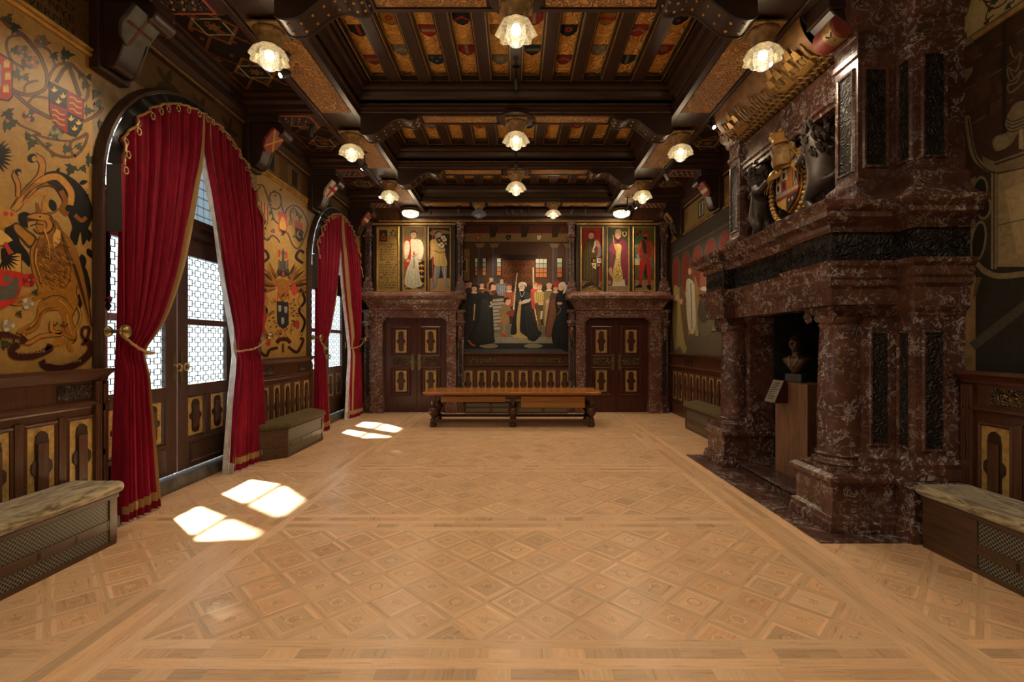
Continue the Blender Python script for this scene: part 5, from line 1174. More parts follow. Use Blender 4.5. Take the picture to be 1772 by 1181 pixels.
# ================================================================== BACK WALL: marble door surrounds, doors, paintings
def marble_surround(n, sx):
    r = empty('trim_%d' % n); tag(r, kind='structure')
    X = lambda x: sx*x
    def bx(mb, x0, x1, *a): xs = sorted((X(x0), X(x1))); mb.box(xs[0], xs[1], *a)
    xo, xi, di, do = 3.76, 1.55, 1.80, 3.46       # surround outer / inner, door opening inner / outer
    for a, b in ((do, xo), (xi, di)):
        mb = MB(); bx(mb, a, b, 12.33, 12.6, .30, 2.47); j = mb.build('jamb', 'pale_red_marble', r, bevel=.01)
        mb = MB(); bx(mb, a+.05, b-.05, 12.318, 12.33, .45, 2.35); mb.build('raised_field', 'pale_red_marble', j, bevel=.006)
        mb = MB(); bx(mb, a-.03, b+.03, 12.28, 12.6, 0, .20); bx(mb, a-.015, b+.015, 12.30, 12.6, .20, .30); mb.build('jamb_base', 'pale_red_marble', r, bevel=.012)
    mb = MB(); bx(mb, xi, xo, 12.33, 12.6, 2.47, 2.70); mb.build('lintel', 'pale_red_marble', r, bevel=.01)
    mb = MB()
    for q in ((di, 2.47), (do, 2.47)):
        s_ = 1 if q[0] == di else -1; mb.prism([(X(q[0]), 2.47), (X(q[0]+s_*.10), 2.47), (X(q[0]+s_*.09), 2.43), (X(q[0]+s_*.03), 2.40), (X(q[0]), 2.34)], 12.34, 12.5, fn=lambda a, b, c_: (a, c_, b))
    mb.build('corner_block', 'pale_red_marble', r)
    p = [(max(X(xi), X(xo)), 12.6), (max(X(xi), X(xo)), 12.33), (min(X(xi), X(xo)), 12.33), (min(X(xi), X(xo)), 12.6)]
    mb = MB(); mb.mould(p, [(0, 2.66), (.04, 2.67), (.04, 2.73), (.07, 2.76), (.07, 2.80), (.14, 2.88), (.16, 2.92), (.23, 2.93), (.25, 2.95), (.25, 3.02), (.20, 3.04), (.08, 3.14), (0, 3.15)]); mb.build('cornice', 'pale_red_marble', r, smooth=30)
    # slim pilasters beside the surround, lower and upper order
    for xa, xb in ((1.37, 1.53), (3.78, 3.96)):
        mb = MB(); bx(mb, xa, xb, 12.42, 12.6, .3, 2.25); pp = mb.build('lower_pilaster', 'red_marble', r, bevel=.008)
        mb = MB(); bx(mb, xa+.045, xb-.045, 12.412, 12.42, .45, 1.95); mb.build('dark_inset', 'black_carving', pp)
        mb = MB(); bx(mb, xa-.03, xb+.03, 12.38, 12.6, 0, .22); bx(mb, xa-.015, xb+.015, 12.40, 12.6, .22, .3); bx(mb, xa-.02, xb+.02, 12.38, 12.6, 2.25, 2.33); bx(mb, xa-.04, xb+.04, 12.34, 12.6, 2.33, 2.40); bx(mb, xa-.0, xb+.0, 12.37, 12.6, 2.40, 2.60); bx(mb, xa-.04, xb+.04, 12.33, 12.6, 2.60, 2.68); mb.build('cap_and_base', 'red_marble', r, bevel=.01)
        mb = MB(); c_ = (X((xa+xb)/2), 12.40, 2.05); mb.tube([(c_[0], 12.40, 2.22), (c_[0], 12.36, 2.16), (c_[0], 12.35, 2.05), (c_[0], 12.38, 1.93), (c_[0], 12.41, 1.85)], [.05, .06, .055, .035, .015], 10); mb.build('scroll_drop', 'pale_red_marble', r, smooth=True)
        mb = MB(); bx(mb, xa+.02, xb-.02, 12.46, 12.6, 3.40, 4.85); pp = mb.build('upper_pilaster', 'red_marble', r, bevel=.008)
        mb = MB(); bx(mb, xa+.055, xb-.055, 12.452, 12.46, 3.55, 4.45); mb.build('dark_inset', 'black_carving', pp)
        mb = MB(); bx(mb, xa-.07, xb+.07, 12.36, 12.6, 3.0, 3.14); bx(mb, xa-.05, xb+.05, 12.38, 12.6, 3.14, 3.26); bx(mb, xa-.02, xb+.02, 12.42, 12.6, 3.26, 3.42); bx(mb, xa, xb, 12.44, 12.6, 4.50, 4.58); bx(mb, xa-.03, xb+.03, 12.40, 12.6, 4.58, 4.63); bx(mb, xa-.0, xb+.0, 12.42, 12.6, 4.63, 4.90); bx(mb, xa-.04, xb+.04, 12.38, 12.6, 4.90, 4.98); mb.build('pedestal_and_cap', 'red_marble', r, bevel=.012)
        mb = MB(); mb.lathe([(0, 0.06), (.05, .04), (.07, 0), (.05, -.05), (.02, -.10), (0, -.12)], (X((xa+xb)/2), 12.43, 4.78), 12); mb.build('carved_mask', 'red_marble', r, smooth=True)
    return r
marble_surround(14, -1); marble_surround(15, 1)
def door(n, sx):
    r = empty('door_%d' % n); tag(r, kind='structure'); xm = sx*2.63
    mb = MB(); mb.box(xm-.86, xm+.86, 12.56, 12.6, 0, 2.5); mb.build('door_frame', 'door_wood', r)
    fd = lambda u, o, z: (u, 12.53-o, z)
    for sd in (-1, 1):
        a, b = sorted((xm+sd*.008, xm+sd*.83)); mb = MB(); mb.box(a, b, 12.53, 12.56, .01, 2.47); lf = mb.build('door_leaf', 'door_wood', r, bevel=.004)
        uc = xm+sd*.36+sd*.03
        for z0, z1 in ((1.56, 2.16), (.54, 1.09)):
            gilt_field(fd, uc, z0, z1, .29, lf, .0, 'door_wood')
            mb = MB(); w2 = .265; mb.mould([(uc-w2, z0-.10), (uc+w2, z0-.10), (uc+w2, z1+.10), (uc-w2, z1+.10)], [(0, 0), (0, .02), (.02, .028), (.04, .02), (.05, .0)], closed=True, fn=lambda p_, q_, h: fd(p_, h, q_), cap=False); mb.build('panel_moulding', 'door_wood', lf)
        mb = MB(); mb.box(uc-.21, uc+.21, 12.515, 12.53, 1.24, 1.44); cp = mb.build('carved_panel', 'gold_carving', lf)
        mb = MB(); mb.tube([(uc+.055*math.cos(t*.524), 12.51, 1.34+.06*math.sin(t*.524)) for t in range(12)], .012, 6, closed=True); mb.box(uc-.012, uc+.012, 12.50, 12.515, 1.29, 1.39)
        for s2 in (-1, 1):
            mb.tube([(uc+s2*(.13+.045*math.cos(t*.7)), 12.512, 1.34+.045*math.sin(t*.7)) for t in range(9)], .008, 5)
        mb.build('carved_scroll', 'carved_wood', cp, smooth=True)
        y = xm+sd*.09; mb = MB(); mb.prism([(y+p[0], 1.32+p[1]) for p in cartouche(.13, .44)], 12.515, 12.53, fn=lambda a_, b_, h: (a_, h, b_)); lp = mb.build('lock_plate', 'old_brass', lf)
        mb = MB(); mb.lathe([(.012, 12.515), (.012, 12.47), (.03, 12.46), (.032, 12.44), (.015, 12.43), (0, 12.43)], (y, 0, 1.36), 14, ax='y'); mb.build('door_knob', 'old_brass', lp, smooth=True)
    mb = MB(); mb.box(xm-.028, xm+.028, 12.505, 12.53, .02, 2.46); mb.build('meeting_strip', 'door_wood', r, bevel=.006)
door(1, -1); door(2, 1)

# ---- portrait triptychs above the doors
SKIN = '#b08468'; SKD = '#8a5f48'
def frame_rects(px0, px1, py0, py1, panels, label, draw):
    Y = 12.5; r = empty('portrait_triptych'); tag(r, label, 'painting')
    cx = lambda px: (px-VX)*Y/FPX
    cz = lambda py: EYE+(VY-py)*Y/FPX
    mb = MB(); mb.box(cx(px0), cx(px1), 12.52, 12.58, cz(py1), cz(py0)); mb.build('backing', 'gilt_dull', r)
    mb = MB(); e = [px0]+[q for p in panels for q in p[:2]]+[px1]
    T, Bt = panels[0][2], panels[0][3]
    for a, b in zip(e[::2], e[1::2]): mb.box(cx(a)+.012, cx(b)-.012, 12.495, 12.52, cz(py1), cz(py0)-.03)
    mb.box(cx(px0)+.013, cx(px1)-.013, 12.497, 12.52, cz(T)+.012, cz(py0)-.03); mb.box(cx(px0)+.013, cx(px1)-.013, 12.497, 12.52, cz(py1), cz(Bt)-.012); mb.build('frame', 'black_paint', r, bevel=.003)
    mb = MB(); mb.box(cx(px0)-.02, cx(px1)+.02, 12.45, 12.52, cz(py0)-.028, cz(py0)+.012); mb.build('top_moulding', 'gilt', r, bevel=.006)
    for k, (a, b, t, bt) in enumerate(panels):
        mb = MB(); lp = [(cx(a), cz(bt)), (cx(b), cz(bt)), (cx(b), cz(t)), (cx(a), cz(t))]
        mb.mould(lp, [(-.022, 0), (-.022, .045), (0.0, .055), (.012, .02), (.012, 0)], closed=True, fn=lambda p_, q_, h: (p_, 12.52-h, q_), cap=False); mb.build('gilt_slip', 'gilt', r)
        P = Paint(fnB(12.517), lambda X_, Y_, a=a: pb(X_, Y_, 12.517)); draw(k, P, a, b, t, bt); P.build('painted_panel', r)
LC = lambda ox, oy, s: (lambda x, y: pb(ox+x/s, oy+y/s, 12.517))
def draw_left(k, P, a, b, t, bt):
    P.conv = LC(640, 380, 8.747)
    if k == 0:
        P.rect(110, 120, 440, 1095, '#8a703c'); P.rect(145, 160, 265, 335, '#26241c'); P.ell(205, 280, 40, 34, '#8e3a22'); P.ell(205, 225, 26, 18, '#8e3a22'); P.ell(205, 276, 22, 16, '#26241c'); P.line([(150, 350), (265, 345)], 9, '#8e3a22', False)
        P.line([(285, 300), (320, 240), (380, 250), (410, 310)], 9, '#3f3018'); P.line([(320, 240), (340, 190), (385, 165)], 8, '#3f3018'); P.ell(350, 270, 20, 20, '#9a4a2c')
        for x, y in ((300, 200), (385, 215), (330, 160), (400, 170)): P.leaf(x, y, 50, x*.02, '#30351f', .45)
        for i, w in enumerate((270, 120, 240, 230, 250, 250, 240, 60, 270, 260, 265, 270, 160, 265, 50, 270, 270, 240)):
            x = 275-w/2; y = 378+i*38.5
            while x < 275+w/2-6:
                wl = min(rl.uniform(22, 70), 275+w/2-x); q_ = x
                while q_ < x+wl-5: P.rect(q_, y-11, q_+4.5, y+(11 if rl.random() < .8 else 16), '#3a2a14'); (P.rect(q_, y-rl.choice((11, 0, -7)), q_+10, y-rl.choice((11, 0, -7))+4, '#3a2a14') if rl.random() < .5 else None); q_ += rl.uniform(9, 13)
                x += wl+14
    elif k == 1:
        P.rect(495, 120, 840, 1095, '#5c4a30')
        for x in range(520, 830, 36): P.rect(x, 130, x+12, 640, '#6e5a3a')
        P.spoly([(505, 1040), (640, 1010), (830, 1040), (835, 1095), (500, 1095)], '#8a7148'); P.poly([(705, 655), (830, 620), (830, 1000), (790, 1010), (760, 950)], '#15120e')
        for y in (690, 770, 855, 960): P.line([(745, y+20), (780, y), (815, y+18)], 20, '#b7822e'); P.line([(770, y), (790, y+40)], 9, '#b7822e', False)
        P.spoly([(525, 330), (600, 285), (625, 420), (612, 640), (560, 735), (530, 720), (540, 500)], '#8e2c1c')
        P.spoly([(530, 345), (565, 320), (600, 360), (600, 470), (565, 590), (530, 590), (520, 460)], '#b3ac98'); P.spoly([(730, 315), (785, 330), (815, 440), (795, 580), (740, 600), (720, 480)], '#b9b3a0')
        P.spoly([(618, 310), (680, 300), (735, 312), (745, 480), (735, 640), (760, 880), (790, 990), (700, 1030), (600, 1035), (525, 960), (560, 760), (610, 640), (625, 500)], '#aaa48f')
        for x in (590, 640, 700, 740): P.line([(660+(x-660)*.3, 620), (x-10, 850), (x-15, 1000)], 6, '#7f7a66')
        P.line([(665, 480), (668, 740)], 9, '#2a1a14', False); P.ell(668, 520, 16, 26, '#8e3a22'); P.line([(620, 540), (665, 570), (720, 520)], 6, '#4a3020')
        P.ell(660, 235, 42, 55, SKIN); P.ell(645, 230, 5, 4, '#2a1a12'); P.ell(678, 230, 5, 4, '#2a1a12'); P.line([(648, 262), (672, 262)], 4, '#7a3a30', False); P.spoly([(612, 215), (625, 180), (662, 168), (700, 182), (712, 220), (690, 200), (640, 200)], '#30281c'); P.rect(625, 165, 690, 188, '#3a382c')
        P.ell(578, 625, 26, 22, SKIN); P.ell(755, 630, 24, 22, SKIN); P.ell(585, 1045, 45, 16, '#4a3020'); P.ell(760, 1035, 45, 16, '#4a3020')
    else:
        P.rect(888, 120, 1225, 1095, '#241d18'); P.rect(888, 890, 1225, 1095, '#9a7b52'); P.spoly([(900, 200), (1000, 160), (1180, 170), (1210, 220), (1100, 215), (960, 240)], '#7c6740')
        P.line([(948, 140), (952, 880), (962, 1060)], 13, '#8e2c20', False); P.ell(952, 880, 16, 14, '#a83a28')
        P.spoly([(985, 690), (1065, 700), (1050, 850), (1020, 960), (1000, 1040), (930, 1055), (955, 1000), (965, 840)], '#6d6c66'); P.spoly([(1085, 700), (1160, 700), (1160, 850), (1165, 960), (1205, 1030), (1195, 1050), (1130, 1010), (1110, 880)], '#77766f'); P.line([(1135, 720), (1130, 850), (1140, 980)], 8, '#a9a8a0'); P.line([(1000, 720), (985, 850), (980, 980)], 6, '#9a9992')
        P.spoly([(910, 340), (960, 300), (1050, 300), (1130, 400), (1140, 520), (1170, 690), (1070, 705), (975, 690), (960, 560), (905, 620), (915, 480)], '#a68a52'); P.line([(975, 470), (1060, 505), (1140, 490)], 12, '#4a3018'); P.line([(1060, 520), (1050, 690)], 4, '#7c6434'); P.line([(1010, 540), (990, 690)], 4, '#7c6434'); P.line([(1110, 540), (1130, 690)], 4, '#7c6434')
        P.ell(938, 440, 24, 30, SKIN); P.spoly([(985, 230), (1040, 180), (1095, 215), (1080, 290), (1000, 300)], '#77766f'); P.ell(1045, 228, 32, 42, SKIN); P.spoly([(965, 230), (1000, 180), (1060, 170), (1100, 200), (1050, 195), (1005, 215)], '#4a3a2a')
        Q = [(1005, 300), (1120, 235), (1190, 350), (1180, 400), (1110, 440), (1060, 430)]; P.poly([(p[0]+(p[0]-1100)*.05, p[1]+(p[1]-340)*.05) for p in Q], '#0e0c0a'); P.poly(Q, '#15130f'); P.poly([(1070, 265), (1130, 240), (1170, 315), (1110, 340)], '#c2bba8'); P.poly([(1030, 370), (1095, 340), (1130, 400), (1110, 435), (1060, 425)], '#c2bba8')
        for x, y, c_ in ((1050, 315, '#c08a2c'), (1145, 365, '#c08a2c'), (1118, 290, '#7a2a20'), (1082, 388, '#7a2a20')): P.line([(x-22, y-18), (x+22, y+18)], 9, c_, False); P.line([(x+20, y-22), (x-20, y+22)], 9, c_, False)
def draw_right(k, P, a, b, t, bt):
    P.conv = LC(995, 380, 8.747)
    if k == 0:
        P.rect(90, 120, 425, 1095, '#7a2414'); P.rect(90, 930, 425, 1095, '#6a5030')
        for i in range(26): P.ell(rl.uniform(110, 400), rl.uniform(950, 1075), 22, 13, rl.choice(['#8c6c40', '#6e4a2a', '#9a7a48']))
        P.spoly([(170, 960), (290, 950), (400, 1060), (370, 1060), (280, 1000), (130, 1040), (110, 1030)], '#27241f')
        P.spoly([(160, 340), (210, 300), (290, 300), (330, 420), (310, 700), (290, 940), (230, 940), (110, 890), (120, 600), (130, 430)], '#3f3416')
        for x in (150, 190, 230, 265): P.line([(200+(x-200)*.4, 330), (x, 600), (x-5, 900)], 7, '#5f5226')
        P.spoly([(300, 320), (350, 320), (385, 400), (400, 470), (385, 540), (340, 570), (360, 460), (320, 400), (275, 450)], '#9c7668'); P.spoly([(350, 430), (400, 430), (395, 530), (345, 580), (320, 570), (360, 500)], '#5f6366')
        P.line([(305, 330), (300, 400), (275, 450)], 22, '#b5a892'); P.ell(278, 480, 20, 26, SKIN); P.rect(295, 740, 318, 1040, '#4a3420'); P.rect(320, 740, 360, 980, '#2b2925')
        P.spoly([(255, 590), (330, 580), (405, 590), (400, 680), (370, 735), (320, 760), (270, 730), (245, 670)], '#14110e'); P.poly([(330, 585), (402, 592), (400, 660), (330, 660)], '#bdb6a4'); P.poly([(248, 662), (322, 660), (320, 755), (272, 730)], '#bdb6a4')
        for x, y, c_ in ((292, 622, '#c08a2c'), (360, 695, '#c08a2c'), (365, 622, '#7a2a20'), (286, 700, '#7a2a20')): P.line([(x-22, y-20), (x+22, y+20)], 9, c_, False); P.line([(x+22, y-20), (x-22, y+20)], 9, c_, False)
        P.ell(245, 245, 40, 52, SKIN); P.ell(233, 240, 5, 4, '#2a1a12'); P.ell(262, 240, 5, 4, '#2a1a12'); P.spoly([(195, 225), (205, 180), (250, 165), (290, 185), (300, 220), (270, 205), (225, 205)], '#57160f'); P.ell(245, 270, 10, 4, '#6a3a30')
    elif k == 1:
        P.rect(485, 120, 825, 1095, '#2f3426'); P.rect(485, 1000, 825, 1095, '#7c6848')
        P.spoly([(500, 940), (560, 330), (620, 290), (720, 300), (780, 380), (800, 700), (800, 930), (760, 950), (700, 700), (700, 450), (590, 450), (580, 760), (550, 960)], '#5f2030'); P.spoly([(505, 770), (555, 730), (560, 880)], '#8c7a50')
        P.poly([(575, 910), (750, 910), (765, 1005), (560, 1010)], '#a79c86'); P.spoly([(590, 390), (700, 390), (690, 560), (695, 700), (720, 920), (575, 920), (585, 720), (620, 560)], '#9a8048')
        for i in range(46): P.ell(rl.uniform(600, 700), rl.uniform(580, 900), 7, 9, rl.choice(['#4a3018', '#c0a468', '#6a4a28']))
        P.spoly([(510, 470), (620, 520), (600, 420), (560, 360)], '#6b2636'); P.line([(575, 230), (595, 400)], 9, '#a58a58', False); P.rect(500, 925, 545, 985, '#8c6a5a')
        P.ell(650, 245, 44, 50, SKIN); P.spoly([(610, 265), (650, 320), (700, 270), (690, 320), (650, 350), (615, 320)], '#221a14'); P.spoly([(610, 220), (615, 165), (655, 145), (695, 165), (700, 220), (655, 205)], '#8a7350'); P.ell(636, 240, 5, 4, '#20150f'); P.ell(668, 240, 5, 4, '#20150f')
        P.ell(665, 390, 26, 20, SKIN); P.ell(560, 1040, 50, 16, '#8a5f48'); P.ell(730, 1040, 45, 16, '#8a5f48'); P.shield(750, 185, 70, 80, '#b08a3c', ('#2a1a10', 4)); P.ell(750, 215, 18, 24, '#1a1410')
    else:
        P.rect(880, 120, 1210, 1095, '#3b4a24'); P.rect(880, 380, 990, 690, '#77633e'); P.rect(880, 430, 985, 600, '#4a5a4a'); P.rect(880, 690, 1210, 920, '#4a4026'); P.rect(880, 920, 1210, 1095, '#7a6440'); P.rect(885, 590, 985, 690, '#a3906a')
        P.spoly([(1040, 700), (1130, 690), (1150, 860), (1060, 880)], '#1f1a14')
        P.spoly([(985, 620), (1060, 610), (1060, 720), (1020, 860), (1005, 1000), (970, 1000), (970, 850), (975, 700)], '#8a2014'); P.spoly([(1080, 610), (1150, 620), (1150, 860), (1140, 1000), (1105, 1000), (1095, 850)], '#8a2014')
        P.spoly([(905, 1020), (985, 985), (1015, 1005), (1010, 1030), (930, 1035)], '#15110e'); P.spoly([(1090, 1000), (1140, 995), (1155, 1060), (1120, 1065), (1090, 1030)], '#15110e')
        P.spoly([(990, 340), (1060, 300), (1150, 320), (1195, 400), (1190, 600), (1160, 640), (1060, 620), (990, 600), (950, 520)], '#7d2a1a'); P.line([(1000, 350), (960, 480), (985, 540)], 34, '#963a22'); P.line([(1130, 340), (1170, 460), (1150, 640)], 22, '#8c4a34'); P.ell(1070, 560, 40, 36, '#6a3a24'); P.spoly([(1015, 340), (1060, 330), (1090, 500), (1040, 500)], '#24201c')
        P.line([(945, 530), (975, 620)], 30, '#6d7a84', False); P.line([(1130, 580), (1175, 740)], 26, '#4f5a66', False)
        P.ell(1065, 240, 34, 44, '#7d4a36'); P.spoly([(1035, 230), (1030, 190), (1070, 165), (1120, 180), (1140, 280), (1110, 280), (1100, 215)], '#7f1c14'); P.spoly([(1040, 260), (1090, 270), (1080, 310), (1045, 300)], '#15100c')
        P.shield(965, 170, 76, 80, '#7a2a1c', ('#15100c', 4)); P.rect(965, 172, 1000, 205, '#15130f'); P.rect(930, 205, 965, 235, '#15130f')
frame_rects(646, 787, 388, 506, [(653, 690, 394, 504), (698, 735.5, 394, 504), (742, 779, 394, 504)], 'gilt framed triptych above the door nearest the windows, inscription and two standing men', draw_left)
frame_rects(998, 1141, 388, 506, [(1006, 1042.5, 394, 504), (1051, 1088, 394, 504), (1096, 1133, 394, 504)], 'gilt framed triptych above the door nearest the fireplace, three standing men', draw_right)

# ---- the great painting in the middle (drawn in the zoomed crop's own grid, then laid on the wall)
P = Paint(fnB(12.55), lambda x, y: pb(780+x/4.923, 380+y/4.921, 12.55))
P.rect(95, 40, 1012, 1150, '#2c1c12'); P.rect(95, 50, 1012, 118, '#3a1a10')
for k in range(5): P.rect(95, 62+k*12, 1012, 66+k*12, '#5c2a18')
P.rect(110, 118, 1000, 198, '#6e5634'); P.rect(110, 190, 1000, 200, '#3a2a18')
for x in (355, 622, 885): P.rect(x-22, 60, x+24, 152, '#24150d'); P.poly([(x-10, 60), (x+50, 60), (x+24, 150), (x-22, 150)], '#2a170f')
for x, c_ in ((232, '#8a4a2a'), (492, '#15120f'), (752, '#b0a48a')): P.shield(x, 136, 36, 42, c_, ('#241a10', 3)); P.line([(x-8, 150), (x+8, 165)], 4, '#a58a4a', False)
P.rect(110, 200, 1000, 560, '#422c1e')
for k in range(12): P.line([(110+k*12, 205+k*3), (420, 300)], 4, '#4a3020', False); P.line([(990-k*10, 205+k*3), (720, 300)], 4, '#4a3020', False)
P.rect(110, 250, 160, 520, '#6b5638'); P.poly([(100, 330), (140, 340), (140, 440), (100, 450)], '#a08a58'); P.poly([(104, 338), (132, 346), (132, 436), (104, 444)], '#3f3424')
P.rect(400, 300, 740, 350, '#271911'); P.rect(440, 350, 720, 540, '#5c3418')
for x in range(460, 720, 66):
    for y in (385, 450, 520): P.line([(x-28, y+20), (x-22, y-12), (x, y-28), (x+22, y-12), (x+28, y+20)], 5, '#2a170c'); P.ell(x, y, 8, 10, '#3a2010', 8)
for x0, x1, y0, y1 in ((205, 232, 330, 480), (270, 300, 330, 480), (388, 428, 330, 480), (722, 820, 335, 495), (905, 950, 330, 495)):
    P.rect(x0-5, y0-5, x1+5, y1+5, '#1c130c'); n = max(1, round((x1-x0)/32))
    for i in range(n):
        for j in range(4):
            a = x0+(x1-x0)*i/n; b = y0+(y1-y0)*j/4; P.rect(a+2, b+2, a+(x1-x0)/n-2, b+(y1-y0)/4-3, ['#b3b3a4', '#8c9288', '#9a6236', '#a5602c'][j])
for x, w, c_ in ((250, 46, '#37302f'), (372, 46, '#37302f'), (884, 48, '#453a36'), (996, 36, '#453a36')):
    P.rect(x-w/2, 225, x+w/2, 560, c_); P.rect(x-w/2+8, 225, x-w/2+14, 560, '#5a504a'); P.poly([(x-w*.9, 205), (x+w*.9, 205), (x+w*.55, 240), (x-w*.55, 240)], '#6b5a40')
# floor, steps
P.rect(100, 900, 1010, 1150, '#575043'); P.rect(110, 1055, 1005, 1105, '#1d1c1b'); P.rect(105, 1105, 1010, 1150, '#3e4040'); P.poly([(370, 1000), (860, 1000), (880, 1055), (350, 1055)], '#6f6a5a'); P.ell(325, 1078, 78, 20, '#6a6350'); P.ell(703, 1078, 80, 20, '#6a6350'); P.ell(385, 985, 45, 14, '#6a6350')
for k in range(9): P.poly([(358-k*.5, 680+k*30), (455+k*3, 672+k*30), (460+k*3, 694+k*30), (356, 706+k*30)], '#7f7768'); P.line([(356, 706+k*30), (460+k*3, 696+k*30)], 5, '#3a332a', False)
P.rect(420, 890, 520, 1000, '#5a5446')
def person(x, yh, hr, robe, yb, w0, w1, hat=None, dark=None, lean=0, face=1, ruff=True, skin=SKIN):
    """one painted figure: head at (x,yh), robe down to yb"""
    P.spoly([(x-w0*.45, yh+hr*1.4), (x+w0*.45, yh+hr*1.4), (x+w0*.62+lean*.3, yh+(yb-yh)*.35), (x+w1*.5+lean, yb-8), (x+lean, yb), (x-w1*.5+lean, yb-8), (x-w0*.62+lean*.3, yh+(yb-yh)*.35)], robe)
    if dark:
        for k in range(4): f = (k-1.5)/3; P.line([(x+f*w0*.7, yh+(yb-yh)*.3), (x+f*w1*.6+lean*.6, yh+(yb-yh)*.65), (x+f*w1*.8+lean, yb-16)], w0*.05, dark)
    if ruff: P.ell(x, yh+hr*1.15, hr*.95, hr*.32, '#b3a890', 12)
    P.ell(x, yh, hr*.78, hr, skin, 14); P.ell(x-hr*.28+face*hr*.15, yh-hr*.05, hr*.09, hr*.07, '#24160e', 6); P.ell(x+hr*.28+face*hr*.15, yh-hr*.05, hr*.09, hr*.07, '#24160e', 6); P.line([(x+face*hr*.1-hr*.2, yh+hr*.5), (x+face*hr*.1+hr*.2, yh+hr*.5)], hr*.1, '#6a3026', False); P.line([(x+face*hr*.12, yh), (x+face*hr*.22, yh+hr*.25)], hr*.1, SKD, False)
    if hat: P.spoly([(x-hr*.9, yh-hr*.15), (x-hr*.8, yh-hr*.9), (x, yh-hr*1.25), (x+hr*.85, yh-hr*.85), (x+hr*.9, yh-hr*.2), (x+hr*.4, yh-hr*.55), (x-hr*.4, yh-hr*.55)], hat)
for a in ((345, 510, 22, '#8a4a26', 640, 60, 60, '#4a2c18'), (265, 560, 24, '#4a2f1c', 760, 60, 80, '#2a1c14'), (133, 555, 24, '#2a2620', 760, 60, 70, '#2a1c12'), (165, 548, 22, '#3a2a1e', 760, 50, 60, '#3a2412')): person(*a)
person(434, 520, 18, '#5d6066', 650, 84, 70, '#2a211a', '#8a8a88'); 
person(200, 590, 28, '#1d1a17', 1060, 110, 150, '#1a130e', '#2f2a24', -10)
P.spoly([(235, 640), (300, 610), (350, 660), (360, 800), (370, 1000), (365, 1050), (220, 1072), (130, 1045), (190, 920), (215, 780)], '#141413')
for k in range(7): P.line([(270+k*8, 680), (250+k*14, 860), (190+k*26, 1040)], 5, '#2b2a28')
P.line([(150, 1030), (175, 1060), (205, 1078)], 14, '#8a4526'); P.ell(355, 582, 30, 40, SKIN); P.spoly([(322, 590), (330, 540), (360, 532), (384, 560), (350, 556), (340, 600)], '#2a1c14'); P.spoly([(345, 610), (385, 605), (372, 645), (350, 640)], '#4a2a1a'); P.ell(370, 575, 3, 2.5, '#20130c'); P.line([(262, 625), (310, 595), (350, 640)], 20, '#6a452a'); P.line([(340, 700), (350, 730), (330, 745)], 18, '#7f7768'); P.line([(205, 720), (196, 860)], 8, '#a5926a', False)
person(498, 580, 28, '#8a4428', 740, 70, 60, '#7a3a20', '#5f2c1a'); P.line([(500, 640), (540, 640), (552, 590)], 20, '#8a4428')
P.line([(566, 455), (552, 580), (535, 770)], 11, '#b9ac90', False)
for k in range(8): P.line([(560-k*3, 560+k*24), (548-k*3, 572+k*24)], 5, '#9a2c20', False)
# kneeling page with the cushion
P.spoly([(425, 750), (455, 725), (500, 740), (520, 790), (490, 830), (430, 820), (408, 790)], '#6b5636'); P.spoly([(430, 820), (490, 820), (500, 880), (470, 900), (465, 960), (480, 1000), (440, 990), (445, 900), (425, 870)], '#7a5a34'); P.spoly([(430, 975), (450, 970), (482, 1000), (470, 1006), (436, 992)], '#8a3422'); P.line([(425, 880), (400, 905)], 16, '#8a3422', False)
P.ell(486, 700, 25, 30, SKIN); P.spoly([(450, 700), (452, 672), (480, 662), (502, 680), (478, 684), (462, 712)], '#2c1f16'); P.line([(455, 790), (480, 815), (520, 800)], 20, '#6b5636'); P.spoly([(475, 790), (540, 775), (580, 800), (560, 825), (500, 820)], '#6e2418')
# the lady in black in the centre
P.spoly([(555, 620), (590, 600), (640, 600), (690, 635), (680, 680), (650, 700), (690, 800), (740, 930), (775, 970), (720, 1035), (670, 1030), (640, 1010), (560, 1000), (510, 975), (530, 850), (560, 720), (552, 660)], '#10100f')
P.spoly([(583, 700), (600, 700), (592, 850), (590, 950), (625, 985), (655, 1012), (560, 1008), (512, 985), (560, 970), (560, 850)], '#8a7448')
for k in range(5): P.line([(630+k*8, 740), (650+k*18, 880), (660+k*26, 1000)], 5, '#262624')
P.spoly([(640, 680), (680, 665), (672, 700), (620, 718), (590, 722), (590, 706)], '#a09a8c'); P.spoly([(560, 630), (590, 610), (600, 650), (580, 690), (600, 710), (570, 712), (552, 670)], '#2a2b2c'); P.spoly([(640, 610), (690, 640), (680, 670), (640, 680), (620, 640)], '#2a2b2c')
P.ell(598, 712, 18, 12, SKIN); P.ell(606, 572, 27, 34, '#c09a80'); P.spoly([(576, 575), (580, 545), (608, 532), (642, 542), (645, 575), (630, 555), (600, 552), (582, 580)], '#c8c0ae'); P.ell(604, 603, 22, 8, '#c8c0ae'); P.ell(597, 570, 3, 2.5, '#24160e'); P.ell(614, 570, 3, 2.5, '#24160e'); P.line([(600, 587), (610, 587)], 2.5, '#7a3026', False); P.line([(588, 612), (606, 660), (628, 612)], 3, '#b9ac90')
